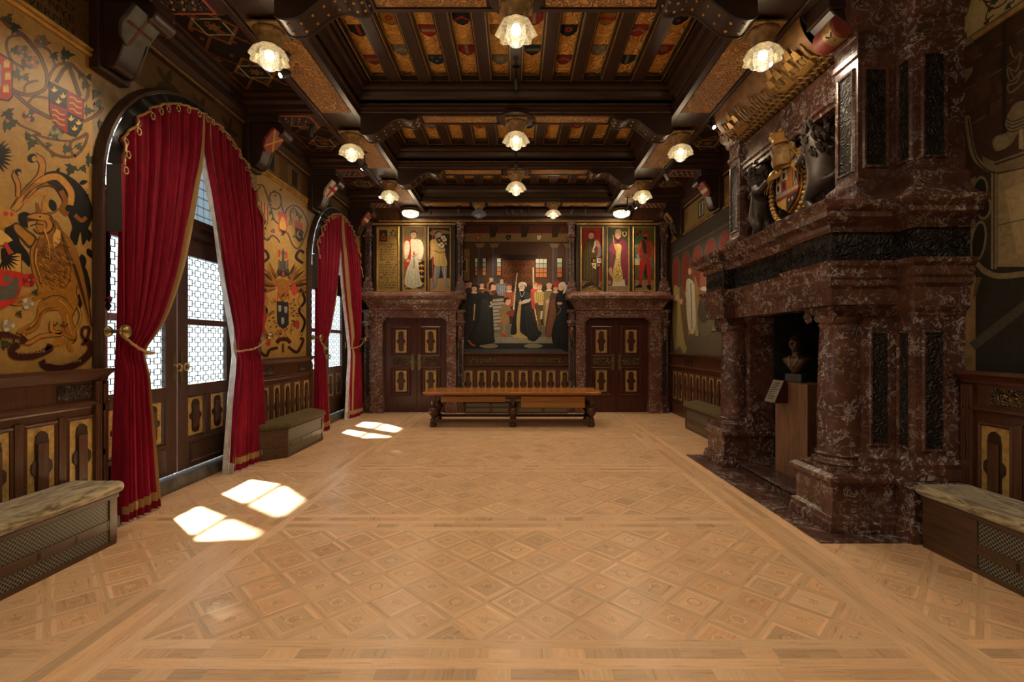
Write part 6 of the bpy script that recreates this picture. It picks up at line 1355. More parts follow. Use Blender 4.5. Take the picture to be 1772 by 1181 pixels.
# pages and ladies on the right
P.line([(703, 410), (706, 600), (722, 800), (748, 900)], 11, '#b9ac90'); 
for k in range(12): P.line([(704+k*2, 570+k*26), (716+k*2, 584+k*26)], 5, '#9a2c20', False)
person(722, 560, 22, '#9c3a2c', 760, 66, 60, '#a03a30'); P.ell(708, 604, 26, 14, '#b04438')
person(756, 580, 26, '#a08a4c', 720, 74, 78, '#8a5a2c', '#7a6430'); P.spoly([(722, 715), (792, 715), (790, 780), (725, 775)], '#453820'); P.line([(748, 775), (752, 870), (768, 945)], 26, '#5a4420'); P.line([(775, 780), (770, 850)], 18, '#a89a80'); P.ell(768, 718, 26, 12, SKIN)
person(838, 572, 26, '#6c5a38', 910, 78, 90, '#8c8674', '#8f7a4c'); P.spoly([(815, 700), (850, 690), (840, 900), (800, 900)], '#8c7a52'); P.ell(832, 700, 22, 12, SKIN)
person(893, 592, 24, '#4a2c20', 985, 80, 120, '#6a2c22', '#6b4430', -30); P.spoly([(855, 700), (900, 690), (880, 850), (855, 1000), (810, 985), (840, 840)], '#5f3a26'); P.ell(900, 545, 34, 24, '#7a2c26')
person(987, 570, 22, '#4a2a1e', 700, 50, 50, '#2a1a14')
P.spoly([(905, 640), (950, 615), (1000, 630), (1005, 900), (1005, 1112), (930, 1100), (870, 1050), (860, 960), (895, 820), (890, 700)], '#0f0f10')
for k in range(5): P.line([(910+k*14, 720), (900+k*18, 880), (890+k*24, 1060)], 5, '#222224')
P.ell(938, 578, 24, 30, '#c09a80'); P.spoly([(920, 560), (935, 538), (968, 534), (985, 570), (975, 620), (955, 630), (962, 590), (950, 556)], '#b9b4a8'); P.ell(930, 575, 2.5, 2.5, '#24160e'); P.ell(928, 715, 24, 11, SKIN); P.line([(910, 720), (935, 770), (905, 815)], 4, '#8a6a3a')
r = P.build('mural'); tag(r, 'great painting of a lady in black received in a hall with many courtiers', 'painting')
mb = MB(); a, b = pb(801, 613.5, 12.55); c_, d = pb(986.5, 388, 12.55)
mb.mould([(a, b), (c_, b), (c_, d), (a, d)], [(-.03, 0), (-.03, .03), (0, .035), (0, 0)], closed=True, fn=lambda p_, q_, h: (p_, 12.56-h, q_), cap=False); mb.build('frame', 'dark_oak', r)

# ================================================================== RIGHT WALL PAINTINGS
P = Paint(fnR, pr)
P.raw([(7.72, 1.56), (12.56, 1.56), (12.56, 4.45), (7.72, 4.45)], '#2f2a24')
P.raw([(7.72, 1.56), (12.56, 1.56), (12.56, 2.3), (7.72, 2.35)], '#544a3a'); P.raw([(7.72, 3.0), (12.56, 3.0), (12.56, 4.45), (7.72, 4.45)], '#3b352e')
for k in range(7):
    y = 7.9+k*.72; w = .26; A = [(y-w, 2.95), (y-w, 3.75)]+[(y-w*math.cos(t*PI/8), 3.75+w*math.sin(t*PI/8)) for t in range(1, 8)]+[(y+w, 3.75), (y+w, 2.95)]
    P.raw([(y+(p[0]-y)*1.22, p[1]+.03) for p in A], '#4d473c'); P.raw(A, '#6e2f1e')
    for t in range(3): P.raw([(y-.15+t*.13, 3.0), (y-.11+t*.13, 3.0), (y-.11+t*.13, 3.8), (y-.15+t*.13, 3.8)], '#57241a')
P.raw([(7.72, 2.93), (12.56, 2.93), (12.56, 2.99), (7.72, 2.99)], '#6b6252'); P.raw([(7.72, 4.1), (12.56, 4.1), (12.56, 4.14), (7.72, 4.14)], '#57503f')
C2 = ['#2b2420', '#4a3a2a', '#6b5a40', '#3a2a20', '#7d4a30', '#8a7a58', '#1f1c1a']
for k in range(46):
    y = rl.uniform(9.3, 12.4); z = rl.uniform(2.75, 3.02); P.raw([(y-.1, z-.8), (y+.1, z-.8), (y+.12, z-.12), (y, z-.05), (y-.12, z-.12)], rl.choice(C2)); P.raw([(y+.06*math.cos(t*.7), z+.085*math.sin(t*.7)) for t in range(9)], rl.choice(['#9a6a4e', '#b08468', '#7f553e']))
P.spoly([(1166, 500), (1173, 496), (1180, 510), (1186, 560), (1190, 598), (1184, 612), (1176, 600), (1168, 605), (1164, 560)], '#8a7a4a'); P.spoly([(1176, 505), (1184, 500), (1190, 560), (1190, 600), (1184, 585)], '#5c4a30'); P.ell(1172, 516, 4, 6, SKIN); P.ell(1179, 522, 3, 5, SKIN)
P.spoly([(1188, 488), (1196, 484), (1204, 500), (1206, 540), (1202, 575), (1196, 577), (1191, 565), (1188, 530)], '#a39a84'); P.line([(1196, 490), (1198, 570)], 1.2, '#2a241e', False); P.spoly([(1202, 480), (1210, 505), (1212, 540), (1206, 560)], '#7a6238'); P.ell(1202, 455, 3, 5, SKIN); P.ell(1194, 470, 3, 6, SKIN)
P.spoly([(1212, 500), (1232, 498), (1240, 520), (1236, 560), (1228, 580), (1212, 580), (1207, 560), (1210, 530)], '#57513f'); P.spoly([(1213, 515), (1228, 512), (1230, 545), (1218, 560), (1208, 545)], '#3a362c')
P.spoly([(1214, 470), (1226, 480), (1228, 502), (1212, 505)], '#7a4a36'); P.ell(1220, 500, 8, 4, '#a39a84')
tag(P.build('mural'), 'dark painted procession of clergy under arches, on the wall between fireplace and corner', 'mural')
P = Paint(fnR, lambda a, b: (a, b))
P.raw([(7.6, 4.52), (12.56, 4.52), (12.56, 5.06), (7.6, 5.06)], '#7c6538')
for k in range(6):
    for j in range(4): P.raw([(7.7+k*.8+j*.0, 4.56+j*.12), (8.4+k*.8, 4.56+j*.12), (8.4+k*.8, 4.565+j*.12), (7.7+k*.8, 4.565+j*.12)], '#3f3018')
for y in (8.4, 10.55, 12.2): P.raw([(y-.17, 4.6), (y+.17, 4.6), (y+.17, 4.98), (y-.17, 4.98)], '#26221c'); P.raw([(y-.13, 4.64), (y+.13, 4.64), (y+.13, 4.94), (y-.13, 4.94)], '#8d8672'); P.raw([(y-.04, 4.66), (y+.04, 4.66), (y+.04, 4.92), (y-.04, 4.92)], '#1a1613')
P.raw([(-2.2, 4.58), (4.4, 4.58), (4.4, 5.06), (-2.2, 5.06)], '#a39262')
vines(P, 2.6, 4.3, 4.62, 5.02, .13, 12, seed=8)
tag(P.build('trim_16', None, 'painted'), kind='structure')
P = Paint(fnR, pr)
P.raw([(-2.2, 1.56), (4.25, 1.56), (4.25, 4.52), (-2.2, 4.52)], '#33291e')
P.raw([(-2.2, 1.56), (4.25, 1.56), (4.25, 2.6), (-2.2, 2.6)], '#26231e')
P.poly([(1640, 100), (1772, 20), (1830, -20), (1830, 250), (1772, 262), (1640, 330)], '#3c2618')
for y in (105, 150, 215): P.line([(1660, y+12), (1720, y-22), (1800, y-72)], 3, '#57412c', False)
rr = random.Random(6)
for k in range(24): x, y = rr.uniform(1650, 1765), rr.uniform(60, 240); P.poly([(x, y), (x+22, y-13), (x+22, y+8), (x, y+20)], rr.choice(['#42291a', '#352115', '#4a3020', '#2e2018']))
P.rect(1735, 20, 1742, 235, '#241c16')
for s_ in (0, 1): P.line([(1748, 80+40*s_), (1756, 100+35*s_), (1768, 92+30*s_), (1760, 122+20*s_), (1745, 118+30*s_), (1750, 140+20*s_), (1775, 120+20*s_)], 2.5, '#6b5c40')
P.poly([(1648, 130), (1680, 122), (1670, 142), (1672, 330), (1660, 560), (1640, 560)], '#4d4231'); P.poly([(1644, 128), (1684, 116), (1684, 124), (1672, 142), (1644, 150)], '#6b5c44'); P.rect(1655, 145, 1662, 420, '#6b5c44')
# seated stone beast with curled mane
P.spoly([(1752, 185), (1768, 175), (1800, 180), (1800, 250), (1766, 258), (1764, 230), (1750, 250), (1726, 262), (1718, 248), (1724, 236), (1745, 228), (1740, 214)], '#6e6148')
for k in range(4): P.line([(1742+k*1, 205+k*7), (1755, 210+k*6), (1780, 200+k*6)], 2.2, '#3a3122')
P.ell(1734, 247, 14, 12, '#7a6c50', rot=-.4); P.poly([(1764, 225), (1770, 222), (1772, 256), (1764, 258)], '#857658')
P.poly([(1700, 270), (1722, 280), (1772, 262), (1850, 232), (1850, 262), (1772, 290), (1722, 300), (1706, 296)], '#6b5c42'); P.line([(1722, 285), (1772, 268), (1850, 238)], 3, '#2a2217', False)
# pale lit stone panel behind, dark tracery
P.poly([(1727, 302), (1772, 292), (1850, 262), (1850, 470), (1772, 462), (1727, 462)], '#847352'); P.poly([(1740, 330), (1772, 315), (1850, 290), (1850, 440), (1760, 440)], '#958360'); P.line([(1728, 390), (1772, 380), (1850, 365)], 1.6, '#4a3f2c', False)
for cx, cy, rx, ry in ((1696, 335, 11, 26), (1694, 418, 10, 32), (1704, 360, 9, 16)): P.ell(cx, cy, rx+4, ry+5, '#74664a', 16, .15); P.ell(cx, cy, rx, ry, '#231d15', 16, .15)
P.rect(1716, 290, 1726, 466, '#786a4c'); P.line([(1721, 292), (1721, 466)], 2, '#2e271c', False); P.line([(1674, 200), (1684, 262), (1700, 285), (1724, 292)], 10, '#74664a'); P.line([(1676, 205), (1688, 268), (1706, 292), (1726, 300)], 2.5, '#2e271c')
P.line([(1686, 452), (1706, 470), (1730, 478), (1772, 474), (1850, 460)], 10, '#74664a'); P.line([(1686, 458), (1706, 478), (1730, 486), (1772, 482), (1850, 468)], 2, '#2a2318')
P.line([(1684, 600), (1850, 470)], 16, '#3f3b31', False); P.poly([(1690, 480), (1700, 480), (1690, 510), (1684, 520)], '#57492f')
tag(P.build('mural'), 'dark painted stone tracery, column and seated beast, on the wall right of the fireplace', 'mural')
for a, b in ((-2.2, 4.24), (7.72, 12.56)):
    mb = MB(); mb.mould([(WR, a), (WR, b)], [(0, 4.50 if a < 0 else 4.44), (.03, 4.50 if a < 0 else 4.44), (.05, 4.53 if a < 0 else 4.47), (.03, 4.56 if a < 0 else 4.50), (0, 4.58 if a < 0 else 4.52)]); tag(mb.build('trim_17', 'gilt_dull', smooth=30), kind='structure')
# ================================================================== FIREPLACE
FP = empty('fireplace', (0, 0, 0)); tag(FP, 'monumental red marble fireplace with columns, black carved friezes and coat of arms', 'fireplace')
YC = 5.985
mb = MB(); mb.prism([(2.74, 4.29), (4.1, 4.29), (4.1, 7.68), (2.74, 7.68)], .0005, .012); mb.build('hearth_slab', 'red_marble_floor', FP)
mb = MB(); k_ = [(3.13, 4.95), (3.13, 6.62), (3.17, 6.72), (3.30, 6.80), (4.1, 6.80), (4.1, 4.95)]
mb.mould(k_[::-1], [(0, .012), (0, .075), (.02, .085), (.02, .105), (.005, .115), (-.04, .12)], closed=True); mb.build('hearth_kerb', 'red_marble_floor', FP, smooth=30)
def mir(P): return [(x, 2*YC-y) for x, y in P][::-1]
PED = [(4.1, 4.31), (3.6, 4.31), (3.6, 4.52), (3.0, 4.52), (3.0, 5.10), (3.36, 5.10), (3.36, 5.16), (4.1, 5.16)]
BOD = [(4.1, 4.35), (3.65, 4.35), (3.65, 4.60), (3.36, 4.60), (3.36, 5.12), (4.1, 5.12)]
for side in (0, 1):
    f = (lambda p: p) if side == 0 else mir
    def sweep(path, prof, name, mat='red_marble', **k):
        mb = MB(); mb.mould(f(path), prof); return mb.build(name, mat, FP, smooth=30, **k)
    sweep(PED, [(-.30, .0), (.05, .0), (.05, .10), (.035, .12), (.035, .16), (.0, .185), (.0, .43), (.01, .44), (.03, .47), (.05, .49), (.05, .53), (.0, .56), (-.30, .56)], 'pedestal')
    sweep(BOD, [(-.28, .56), (.06, .56), (.06, .62), (.04, .66), (.045, .70), (.01, .74), (.0, .76), (0, 2.05), (.01, 2.06), (.01, 2.09), (.045, 2.13), (.05, 2.17), (.0, 2.17), (0, 2.36), (-.28, 2.36)], 'pier')
    yy = lambda y: y if side == 0 else 2*YC-y
    def pb_(x0, x1, y0, y1, z0, z1, name='dark_inset', mat='black_carving', parent=FP):
        ys_ = sorted((yy(y0), yy(y1))); mb = MB(); mb.box(x0, x1, ys_[0], ys_[1], z0, z1); return mb.build(name, mat, parent)
    def framed(x0, x1, y, z0, z1):        # inset on a face that looks along y
        o = pb_(x0, x1, y-.004, y+.01, z0, z1)
        mb = MB(); lp = [(x0, z0), (x1, z0), (x1, z1), (x0, z1)]; sg = -1 if side == 0 else 1
        mb.mould(lp, [(-.0, 0), (-.0, .016), (-.02, .02), (-.028, 0)], closed=True, fn=lambda a, b, h: (a, yy(y)+sg*h, b), cap=False); mb.build('inset_moulding', 'red_marble', o)
    def framedx(x, y0, y1, z0, z1):       # inset on a face that looks along -x
        o = pb_(x-.004, x+.01, y0, y1, z0, z1); ys_ = sorted((yy(y0), yy(y1)))
        mb = MB(); lp = [(ys_[0], z0), (ys_[1], z0), (ys_[1], z1), (ys_[0], z1)]
        mb.mould(lp, [(-.0, 0), (-.0, .016), (-.02, .02), (-.028, 0)], closed=True, fn=lambda a, b, h: (x-h, a, b), cap=False); mb.build('inset_moulding', 'red_marble', o)
    framed(3.43, 3.58, 4.60, .84, 1.90); framed(3.73, 3.89, 4.35, .84, 1.90); framedx(3.65, 4.42, 4.53, .84, 1.90)
    framedx(3.36, 4.70, 5.0, 2.19, 2.33)
    # column
    cx, cy = 3.27, yy(4.83)
    col = empty('column'); col.parent = FP
    mb = MB(); mb.box(cx-.235, cx+.235, cy-.235, cy+.235, .561, .60); mb.lathe([(.235, .60), (.245, .62), (.235, .645), (.205, .65), (.195, .67), (.205, .685), (.218, .70), (.205, .715), (.19, .72)], (cx, cy, 0), 32); mb.build('column_base', 'red_marble', col, smooth=35)
    mb = MB(); mb.lathe([(.195, .72), (.188, .76), (.190, 1.2), (.178, 1.7), (.165, 1.96), (.17, 1.97), (.18, 1.985), (.17, 2.0)], (cx, cy, 0), 40); mb.build('column_shaft', 'red_marble', col, smooth=35)
    mb = MB(); mb.lathe([(.17, 2.0), (.20, 2.03), (.215, 2.06), (.20, 2.09)], (cx, cy, 0), 32, lobes=16, amp=.02); mb.box(cx-.215, cx+.215, cy-.215, cy+.215, 2.12, 2.165)
    for sx2 in (-1, 1):
        for sy in (-1, 1):
            pts = []
            for t in range(26):
                a = t*.5; rr_ = .058*(1-t/30); pts.append((cx+sx2*(.195), cy+sy*(.19)+rr_*math.cos(a)*sy, 2.065+rr_*math.sin(a)))
            mb.tube(pts, .017, 6); pts = [(cx+sx2*.19-(p[1]-cy-sy*.19)*0, p[1], p[2]) for p in pts]
    mb.box(cx-.2, cx+.2, cy-.2, cy+.2, 2.09, 2.125); mb.build('ionic_capital', 'red_marble', col, smooth=35)
# jamb faces and firebox
mb = MB(); mb.box(3.68, 4.75, 4.9, 5.175, .0, 2.6); mb.box(3.68, 4.75, 6.795, 7.07, 0, 2.6); mb.box(4.7, 4.76, 4.9, 7.1, 0, 2.6); mb.box(3.4, 4.75, 4.9, 7.1, 2.5, 2.6); mb.box(3.66, 4.75, 4.95, 7.0, 0.02, .118); mb.build('firebox', 'soot', wr)
mb = MB(); mb.box(3.36, 3.70, 5.12, 6.85, 2.34, 2.62); mb.build('opening_lintel', 'red_marble', FP)
FR = [(4.1, 4.3), (3.6, 4.3), (3.6, 4.5), (2.98, 4.5), (2.98, 5.14), (3.13, 5.14), (3.13, 6.83), (2.98, 6.83), (2.98, 7.47), (3.6, 7.47), (3.6, 7.67), (4.1, 7.67)]
def swp(path, prof, name, mat, parent=FP, sm=30):
    mb = MB(); mb.mould(path, prof); return mb.build(name, mat, parent, smooth=sm)
swp(FR, [(-.24, 2.17), (.0, 2.17), (.0, 2.33), (.03, 2.35), (.03, 2.40), (.05, 2.42), (.05, 2.50), (.08, 2.53), (.09, 2.57), (.0, 2.585), (-.24, 2.585)], 'architrave', 'red_marble')
swp(FR, [(-.24, 2.585), (.0, 2.585), (.0, 2.85), (-.24, 2.85)], 'carved_frieze', 'black_carving')
CR = [(4.1, 4.3), (3.6, 4.3), (3.6, 4.5), (2.98, 4.5), (2.98, 5.14), (3.04, 5.14), (3.04, 6.83), (2.98, 6.83), (2.98, 7.47), (3.6, 7.47), (3.6, 7.67), (4.1, 7.67)]
swp(CR, [(-.3, 2.85), (.02, 2.85), (.04, 2.88), (.04, 2.92), (.10, 2.96), (.13, 2.97), (.13, 3.02), (.17, 3.05), (.19, 3.09), (.19, 3.11), (.0, 3.15), (-.3, 3.16)], 'cornice', 'red_marble')
# scrolls on the black frieze
def frieze_scrolls(face, a0, a1, n, nm='frieze_scroll'):
    mb = MB()
    for k in range(n):
        c0 = a0+(a1-a0)*(k+.5)/n; R_ = min(.085, (a1-a0)/n*.42); sg = 1 if k % 2 else -1
        mb.tube([face(c0+R_*(1-t/16)*math.cos(t*.6), 2.715+sg*R_*(1-t/16)*math.sin(t*.6)) for t in range(15)], .010, 5)
        mb.tube([face(c0+R_, 2.715), face(c0+R_*1.25, 2.715+sg*.05)], [.012, .004], 5)
    return mb.build(nm, 'black_carving', FP, smooth=True)
frieze_scrolls(lambda u, z: (u, 4.5-.004, z), 3.0, 3.58, 3); frieze_scrolls(lambda u, z: (u, 4.3-.004, z), 3.62, 4.08, 2); frieze_scrolls(lambda u, z: (2.98-.004, u, z), 4.52, 5.12, 3); frieze_scrolls(lambda u, z: (3.13-.004, u, z), 5.2, 6.8, 9); frieze_scrolls(lambda u, z: (2.98-.004, u, z), 6.86, 7.45, 3)
# entablature core and soffit
mb = MB(); mb.prism([(4.1, 4.32), (3.62, 4.32), (3.62, 4.52), (3.22, 4.52), (3.22, 7.45), (3.62, 7.45), (3.62, 7.65), (4.1, 7.65)], 2.6, 3.14); mb.build('core', 'red_marble', FP)
# overmantel
UP = [(4.1, 4.35), (3.65, 4.35), (3.65, 4.60), (3.3, 4.60), (3.3, 4.93), (3.62, 4.93), (4.1, 4.93)]
for side in (0, 1):
    f = (lambda p: p) if side == 0 else mir
    mb = MB(); mb.mould(f(UP), [(-.25, 3.12), (.16, 3.13), (.05, 3.24), (.05, 3.29), (.06, 3.31), (.06, 3.35), (.02, 3.39), (.0, 3.41), (0, 4.56), (.02, 4.58), (.02, 4.63), (.0, 4.65), (.0, 4.78), (.03, 4.80), (.05, 4.88), (.09, 4.93), (.11, 5.0), (.12, 5.08), (.12, 5.24), (-.25, 5.24)]); mb.build('upper_pier', 'red_marble', FP, smooth=30)
    yy = lambda y: y if side == 0 else 2*YC-y
    def ins(x0, x1, y0, y1, z0, z1, nrm):
        ys_ = sorted((yy(y0), yy(y1))); mb = MB(); mb.box(x0, x1, ys_[0], ys_[1], z0, z1); o = mb.build('dark_inset', 'black_carving', FP)
        mb = MB()
        if nrm == 'y':
            sg = -1 if side == 0 else 1; Y0 = yy((y0+y1)/2); mb.mould([(x0, z0), (x1, z0), (x1, z1), (x0, z1)], [(0, 0), (0, .018), (-.02, .022), (-.03, 0)], closed=True, fn=lambda a, b, h: (a, Y0+sg*h, b), cap=False)
        else: mb.mould([(ys_[0], z0), (ys_[1], z0), (ys_[1], z1), (ys_[0], z1)], [(0, 0), (0, .018), (-.02, .022), (-.03, 0)], closed=True, fn=lambda a, b, h: ((x0+x1)/2-h, a, b), cap=False)
        mb.build('inset_moulding', 'red_marble', o)
    ins(3.37, 3.56, 4.597, 4.603, 3.52, 4.44, 'y'); ins(3.72, 3.90, 4.347, 4.353, 3.52, 4.44, 'y'); ins(3.297, 3.303, 4.67, 4.86, 3.50, 4.46, 'x'); ins(3.647, 3.653, 4.42, 4.53, 3.52, 4.44, 'x')
mb = MB(); mb.box(3.72, 3.80, 4.9, 7.07, 3.14, 4.5); mb.build('recess_back', 'red_marble', FP)
mb = MB(); mb.mould([(3.36, 4.92), (3.36, 7.05)], [(-.4, 4.30), (0, 4.30), (.0, 4.34), (.03, 4.36), (.03, 4.40), (.05, 4.43), (.05, 4.45), (.0, 4.47), (0, 4.72), (.02, 4.74), (-.4, 4.78)]); mb.build('upper_architrave', 'red_marble', FP, smooth=30)
# gilded cove with a port: waves, ships, towers
cv = lambda t, y, h=0: (3.42-.46*math.sin(t*PI/2)-h*math.cos(t*PI/2)*.8, y, 4.80+.44*(1-math.cos(t*PI/2))-h*math.sin(t*PI/2)*.8-.0)
mb = MB(); mb.grid([[cv(t/12, 4.98+(7.12-4.98)*k/2) for t in range(13)] for k in range(3)]); CVE = mb.build('gilded_cove', 'cove_ground', FP, smooth=True)
q = random.Random(9)
mb = MB()
for row in range(3):
    for k in range(22):
        y = 5.02+k*.096+row*.03; t0 = .04+row*.10; R_ = .04
        mb.tube([cv(t0+.16*(.5+.5*math.sin(a*.7))*(1-a/12), y+R_*math.cos(a*.7)*(1-a/12), .02) for a in range(10)], .014, 5)
mb.build('carved_waves', 'gilt_dull', CVE, smooth=True)
mb = MB(); mb2 = MB()
def cbox(m_, y0, y1, t0, t1, h): m_.prism([(y0, t0), (y1, t0), (y1, t1), (y0, t1)], 0.0, h, fn=lambda a, b, c_: cv(b, a, c_))
for k in range(34):
    y = 5.08+k*.060+q.uniform(-.01, .01); h = q.uniform(.08, .24); cbox(mb, y-.02, y+.02, .36, .36+h, .04); cbox(mb, y-.012, y+.012, .36+h, .40+h, .03)
    if q.random() < .4: mb.prism([(y-.02, .40+h), (y+.02, .40+h), (y, .50+h)], 0, .03, fn=lambda a, b, c_: cv(b, a, c_))
mb.build('carved_town', 'gilt_dull', CVE)
for y in (5.25, 5.62, 6.7):
    mb2 = MB(); hull = [(y-.16, .36), (y-.13, .22), (y+.10, .20), (y+.18, .38), (y+.12, .34), (y-.10, .33)]; mb2.prism(hull, 0, .07, fn=lambda a, b, c_: cv(b, a, c_))
    for d, hh in ((-.07, .7), (.03, .82), (.10, .66)): mb2.tube([cv(.32, y+d, .05), cv(hh, y+d, .06)], .006, 5); mb2.prism([(y+d-.05, hh-.22), (y+d+.05, hh-.20), (y+d+.035, hh-.05), (y+d-.03, hh-.06)], .05, .062, fn=lambda a, b, c_: cv(b, a, c_))
    mb2.build('carved_ship', 'gilt', CVE)
# marble corbel with armorial barrel above the near pier, under the nearest cross-beam
mb = MB(); mb.lathe([(.10, -.16), (.13, -.155), (.13, .155), (.10, .16)], (3.18, 4.80, 4.9), 20, ax='y'); 
b_ = MB(); b_.lathe([(.0, 4.62), (.115, 4.625), (.125, 4.64), (.125, 4.93), (.115, 4.945), (0, 4.95)], (3.19, 0, 4.91), 20, ax='y'); bo = b_.build('barrel_corbel', 'red_paint', FP, smooth=35)
b_ = MB(); b_.lathe([(.128, 4.65), (.128, 4.78)], (3.19, 0, 4.91), 20, ax='y', caps=False); b_.build('gold_half', 'gilt_dull', bo, smooth=35)
P = Paint(lambda u, v, h: (3.19-(.1295+h)*math.cos(v), u, 4.91-(.1295+h)*math.sin(v)), step=.0002); P.conv = lambda a, b: (a+.06, b); P.line([(4.60, .5), (4.64, .8), (4.68, .5)], .02, '#14110d'); P.line([(4.64, .3), (4.64, 1.2)], .02, '#14110d', False); P.build('painted_eagle', bo)
b_ = MB(); b_.box(3.02, 3.34, 4.60, 4.97, 5.04, 5.235); b_.prism([(3.34, 4.7), (3.34, 5.04), (3.04, 5.04), (3.10, 4.98), (3.24, 4.88)], 4.62, 4.95, fn=lambda a, b, z: (a, z, b)); b_.build('corbel_block', 'carved_wood', FP, bevel=.01)
b_ = MB(); b_.prism([(2.96, 5.24), (3.42, 5.24), (3.42, 4.80), (3.40, 4.86), (3.30, 4.95), (3.12, 5.05), (3.0, 5.15)], 4.955, 4.985, fn=lambda a, b, z: (a, z, b)); b_.build('cove_end', 'carved_wood', FP)
# near pier neighbours: fluted support on top
# ---------------- coat of arms
CA = empty('coat_of_arms'); CA.parent = FP
fc = lambda y, z, h=0: (3.50-h, y, z)
def cpr(pts, h0, h1, name, mat, **k): mb = MB(); mb.prism(pts, h0, h1, fn=lambda a, b, c_: fc(a, b, c_)); return mb.build(name, mat, CA, **k)
S0 = [(5.83, 4.03), (6.33, 4.03), (6.33, 3.72), (6.26, 3.60), (6.08, 3.49), (5.90, 3.60), (5.83, 3.72)]
cpr([(6.08+(p[0]-6.08)*1.1, 3.78+(p[1]-3.78)*1.08) for p in S0], -.05, .02, 'shield_rim', 'gilt', bevel=.01)
sh = cpr(S0, .02, .045, 'shield', 'red_paint')
P = Paint(lambda u, v, h: fc(u, v, .046+h), lambda a, b: (6.33-a*.5, 4.03-b*.54), .0003)
P.rect(0, 0, 1, 1*.55, '#8a2a1c'); P.rect(.0, .0, .24, .24, '#b08a3c'); P.rect(.24, .0, .5, .24, '#b9b2a2'); P.rect(0, .24, .24, .48, '#b9b2a2'); P.rect(.24, .24, .5, .48, '#8a2a1c')
for k in range(5): P.rect(.5+k*.055, 0, .525+k*.055, .48, '#b08a3c')
P.rect(.78, 0, 1, .48, '#8d8672'); P.line([(.78, 0), (1, .48)], .03, '#5a2018', False); P.line([(1, 0), (.78, .48)], .03, '#5a2018', False)
P.rect(0, .50, 1, .60, '#8d8672'); P.rect(0, .60, 1, .66, '#7a1f17'); P.poly([(.04, .68), (.48, .68), (.48, .98), (.3, .9), (.1, .78)], '#b08a3c'); P.poly([(.52, .68), (.96, .68), (.86, .80), (.7, .9), (.52, .98)], '#1d1a16')
for x, y in ((.12, .12), (.37, .12), (.12, .36), (.37, .36)): P.ell(x, y, .06, .08, '#3a1a12')
for x, y in ((.6, .55), (.75, .55), (.9, .55), (.62, .76), (.76, .76)): P.ell(x, y, .04, .04, '#b08a3c')
P.build('arms', sh)
mb = MB()
for k in range(44):
    a = k/44*2*PI; r1, r2 = .40, .45; c_ = fc(6.08+r1*math.cos(a), 3.80+r2*math.sin(a), .03)
    if a > PI*.36 and a < PI*.64: continue
    mb.lathe([(0, .035), (.03, .02), (.038, 0), (.03, -.02), (0, -.035)], c_, 8)
    if k % 2: mb.tube([fc(6.08+r1*.92*math.cos(a), 3.80+r2*.92*math.sin(a), .05), fc(6.08+r1*1.12*math.cos(a+.05), 3.80+r2*1.12*math.sin(a+.05), .02)], .014, 5)
mb.build('chain_collar', 'gilt', CA, smooth=True)
mb = MB(); mb.lathe([(.0, .0), (.12, .01), (.14, .07), (.13, .14), (.15, .20), (.12, .27), (.06, .31), (0, .32)], (3.40, 6.06, 4.04), 20, lobes=8, amp=.05); mb.build('helmet', 'gilt_dull', CA, smooth=True)
mb = MB(); mb.lathe([(.13, .0), (.15, .03), (.14, .06), (.17, .12)], (3.40, 6.04, 4.32), 24); 
for k in range(8): a = k*PI/4; mb.lathe([(0, .16), (.025, .14), (.03, .12), (.02, .10), (0, .09)], (3.40+.16*math.cos(a), 6.04+.16*math.sin(a), 4.33), 8)
mb.build('crown', 'gilt', CA, smooth=True)
for sd in (-1, 1):
    mb = MB()
    for k, (r0, ph) in enumerate(((.18, .3), (.26, .9), (.33, 1.4), (.22, 1.9))):
        b0 = (6.06+sd*.12, 4.12+.06*k-.1); pts = [fc(b0[0]+sd*(r0*t/9+.05*math.sin(t*.8+ph)), b0[1]+.16*math.sin(t*.35+ph)-.03*t*.5, .08+.02*math.sin(t)) for t in range(10)]; mb.tube(pts, [.034-.003*t for t in range(10)], 7)
    mb.build('mantling', 'gilt_dull', CA, smooth=True)
mb = MB(); rw = []
for t in range(41):
    f_ = t/40; y_ = 6.40-.66*f_; z_ = 3.94+.16*math.sin(f_*PI)+.02*math.sin(f_*19); h_ = .09+.035*math.sin(f_*15); rw.append([fc(y_, z_-.055, h_), fc(y_+.01, z_, h_+.03), fc(y_, z_+.055, h_), fc(y_, z_+.05, h_-.015), fc(y_, z_-.05, h_-.015)])
mb.grid(rw, closed_u=True); mb.build('ribbon', 'gilt', CA, smooth=True)
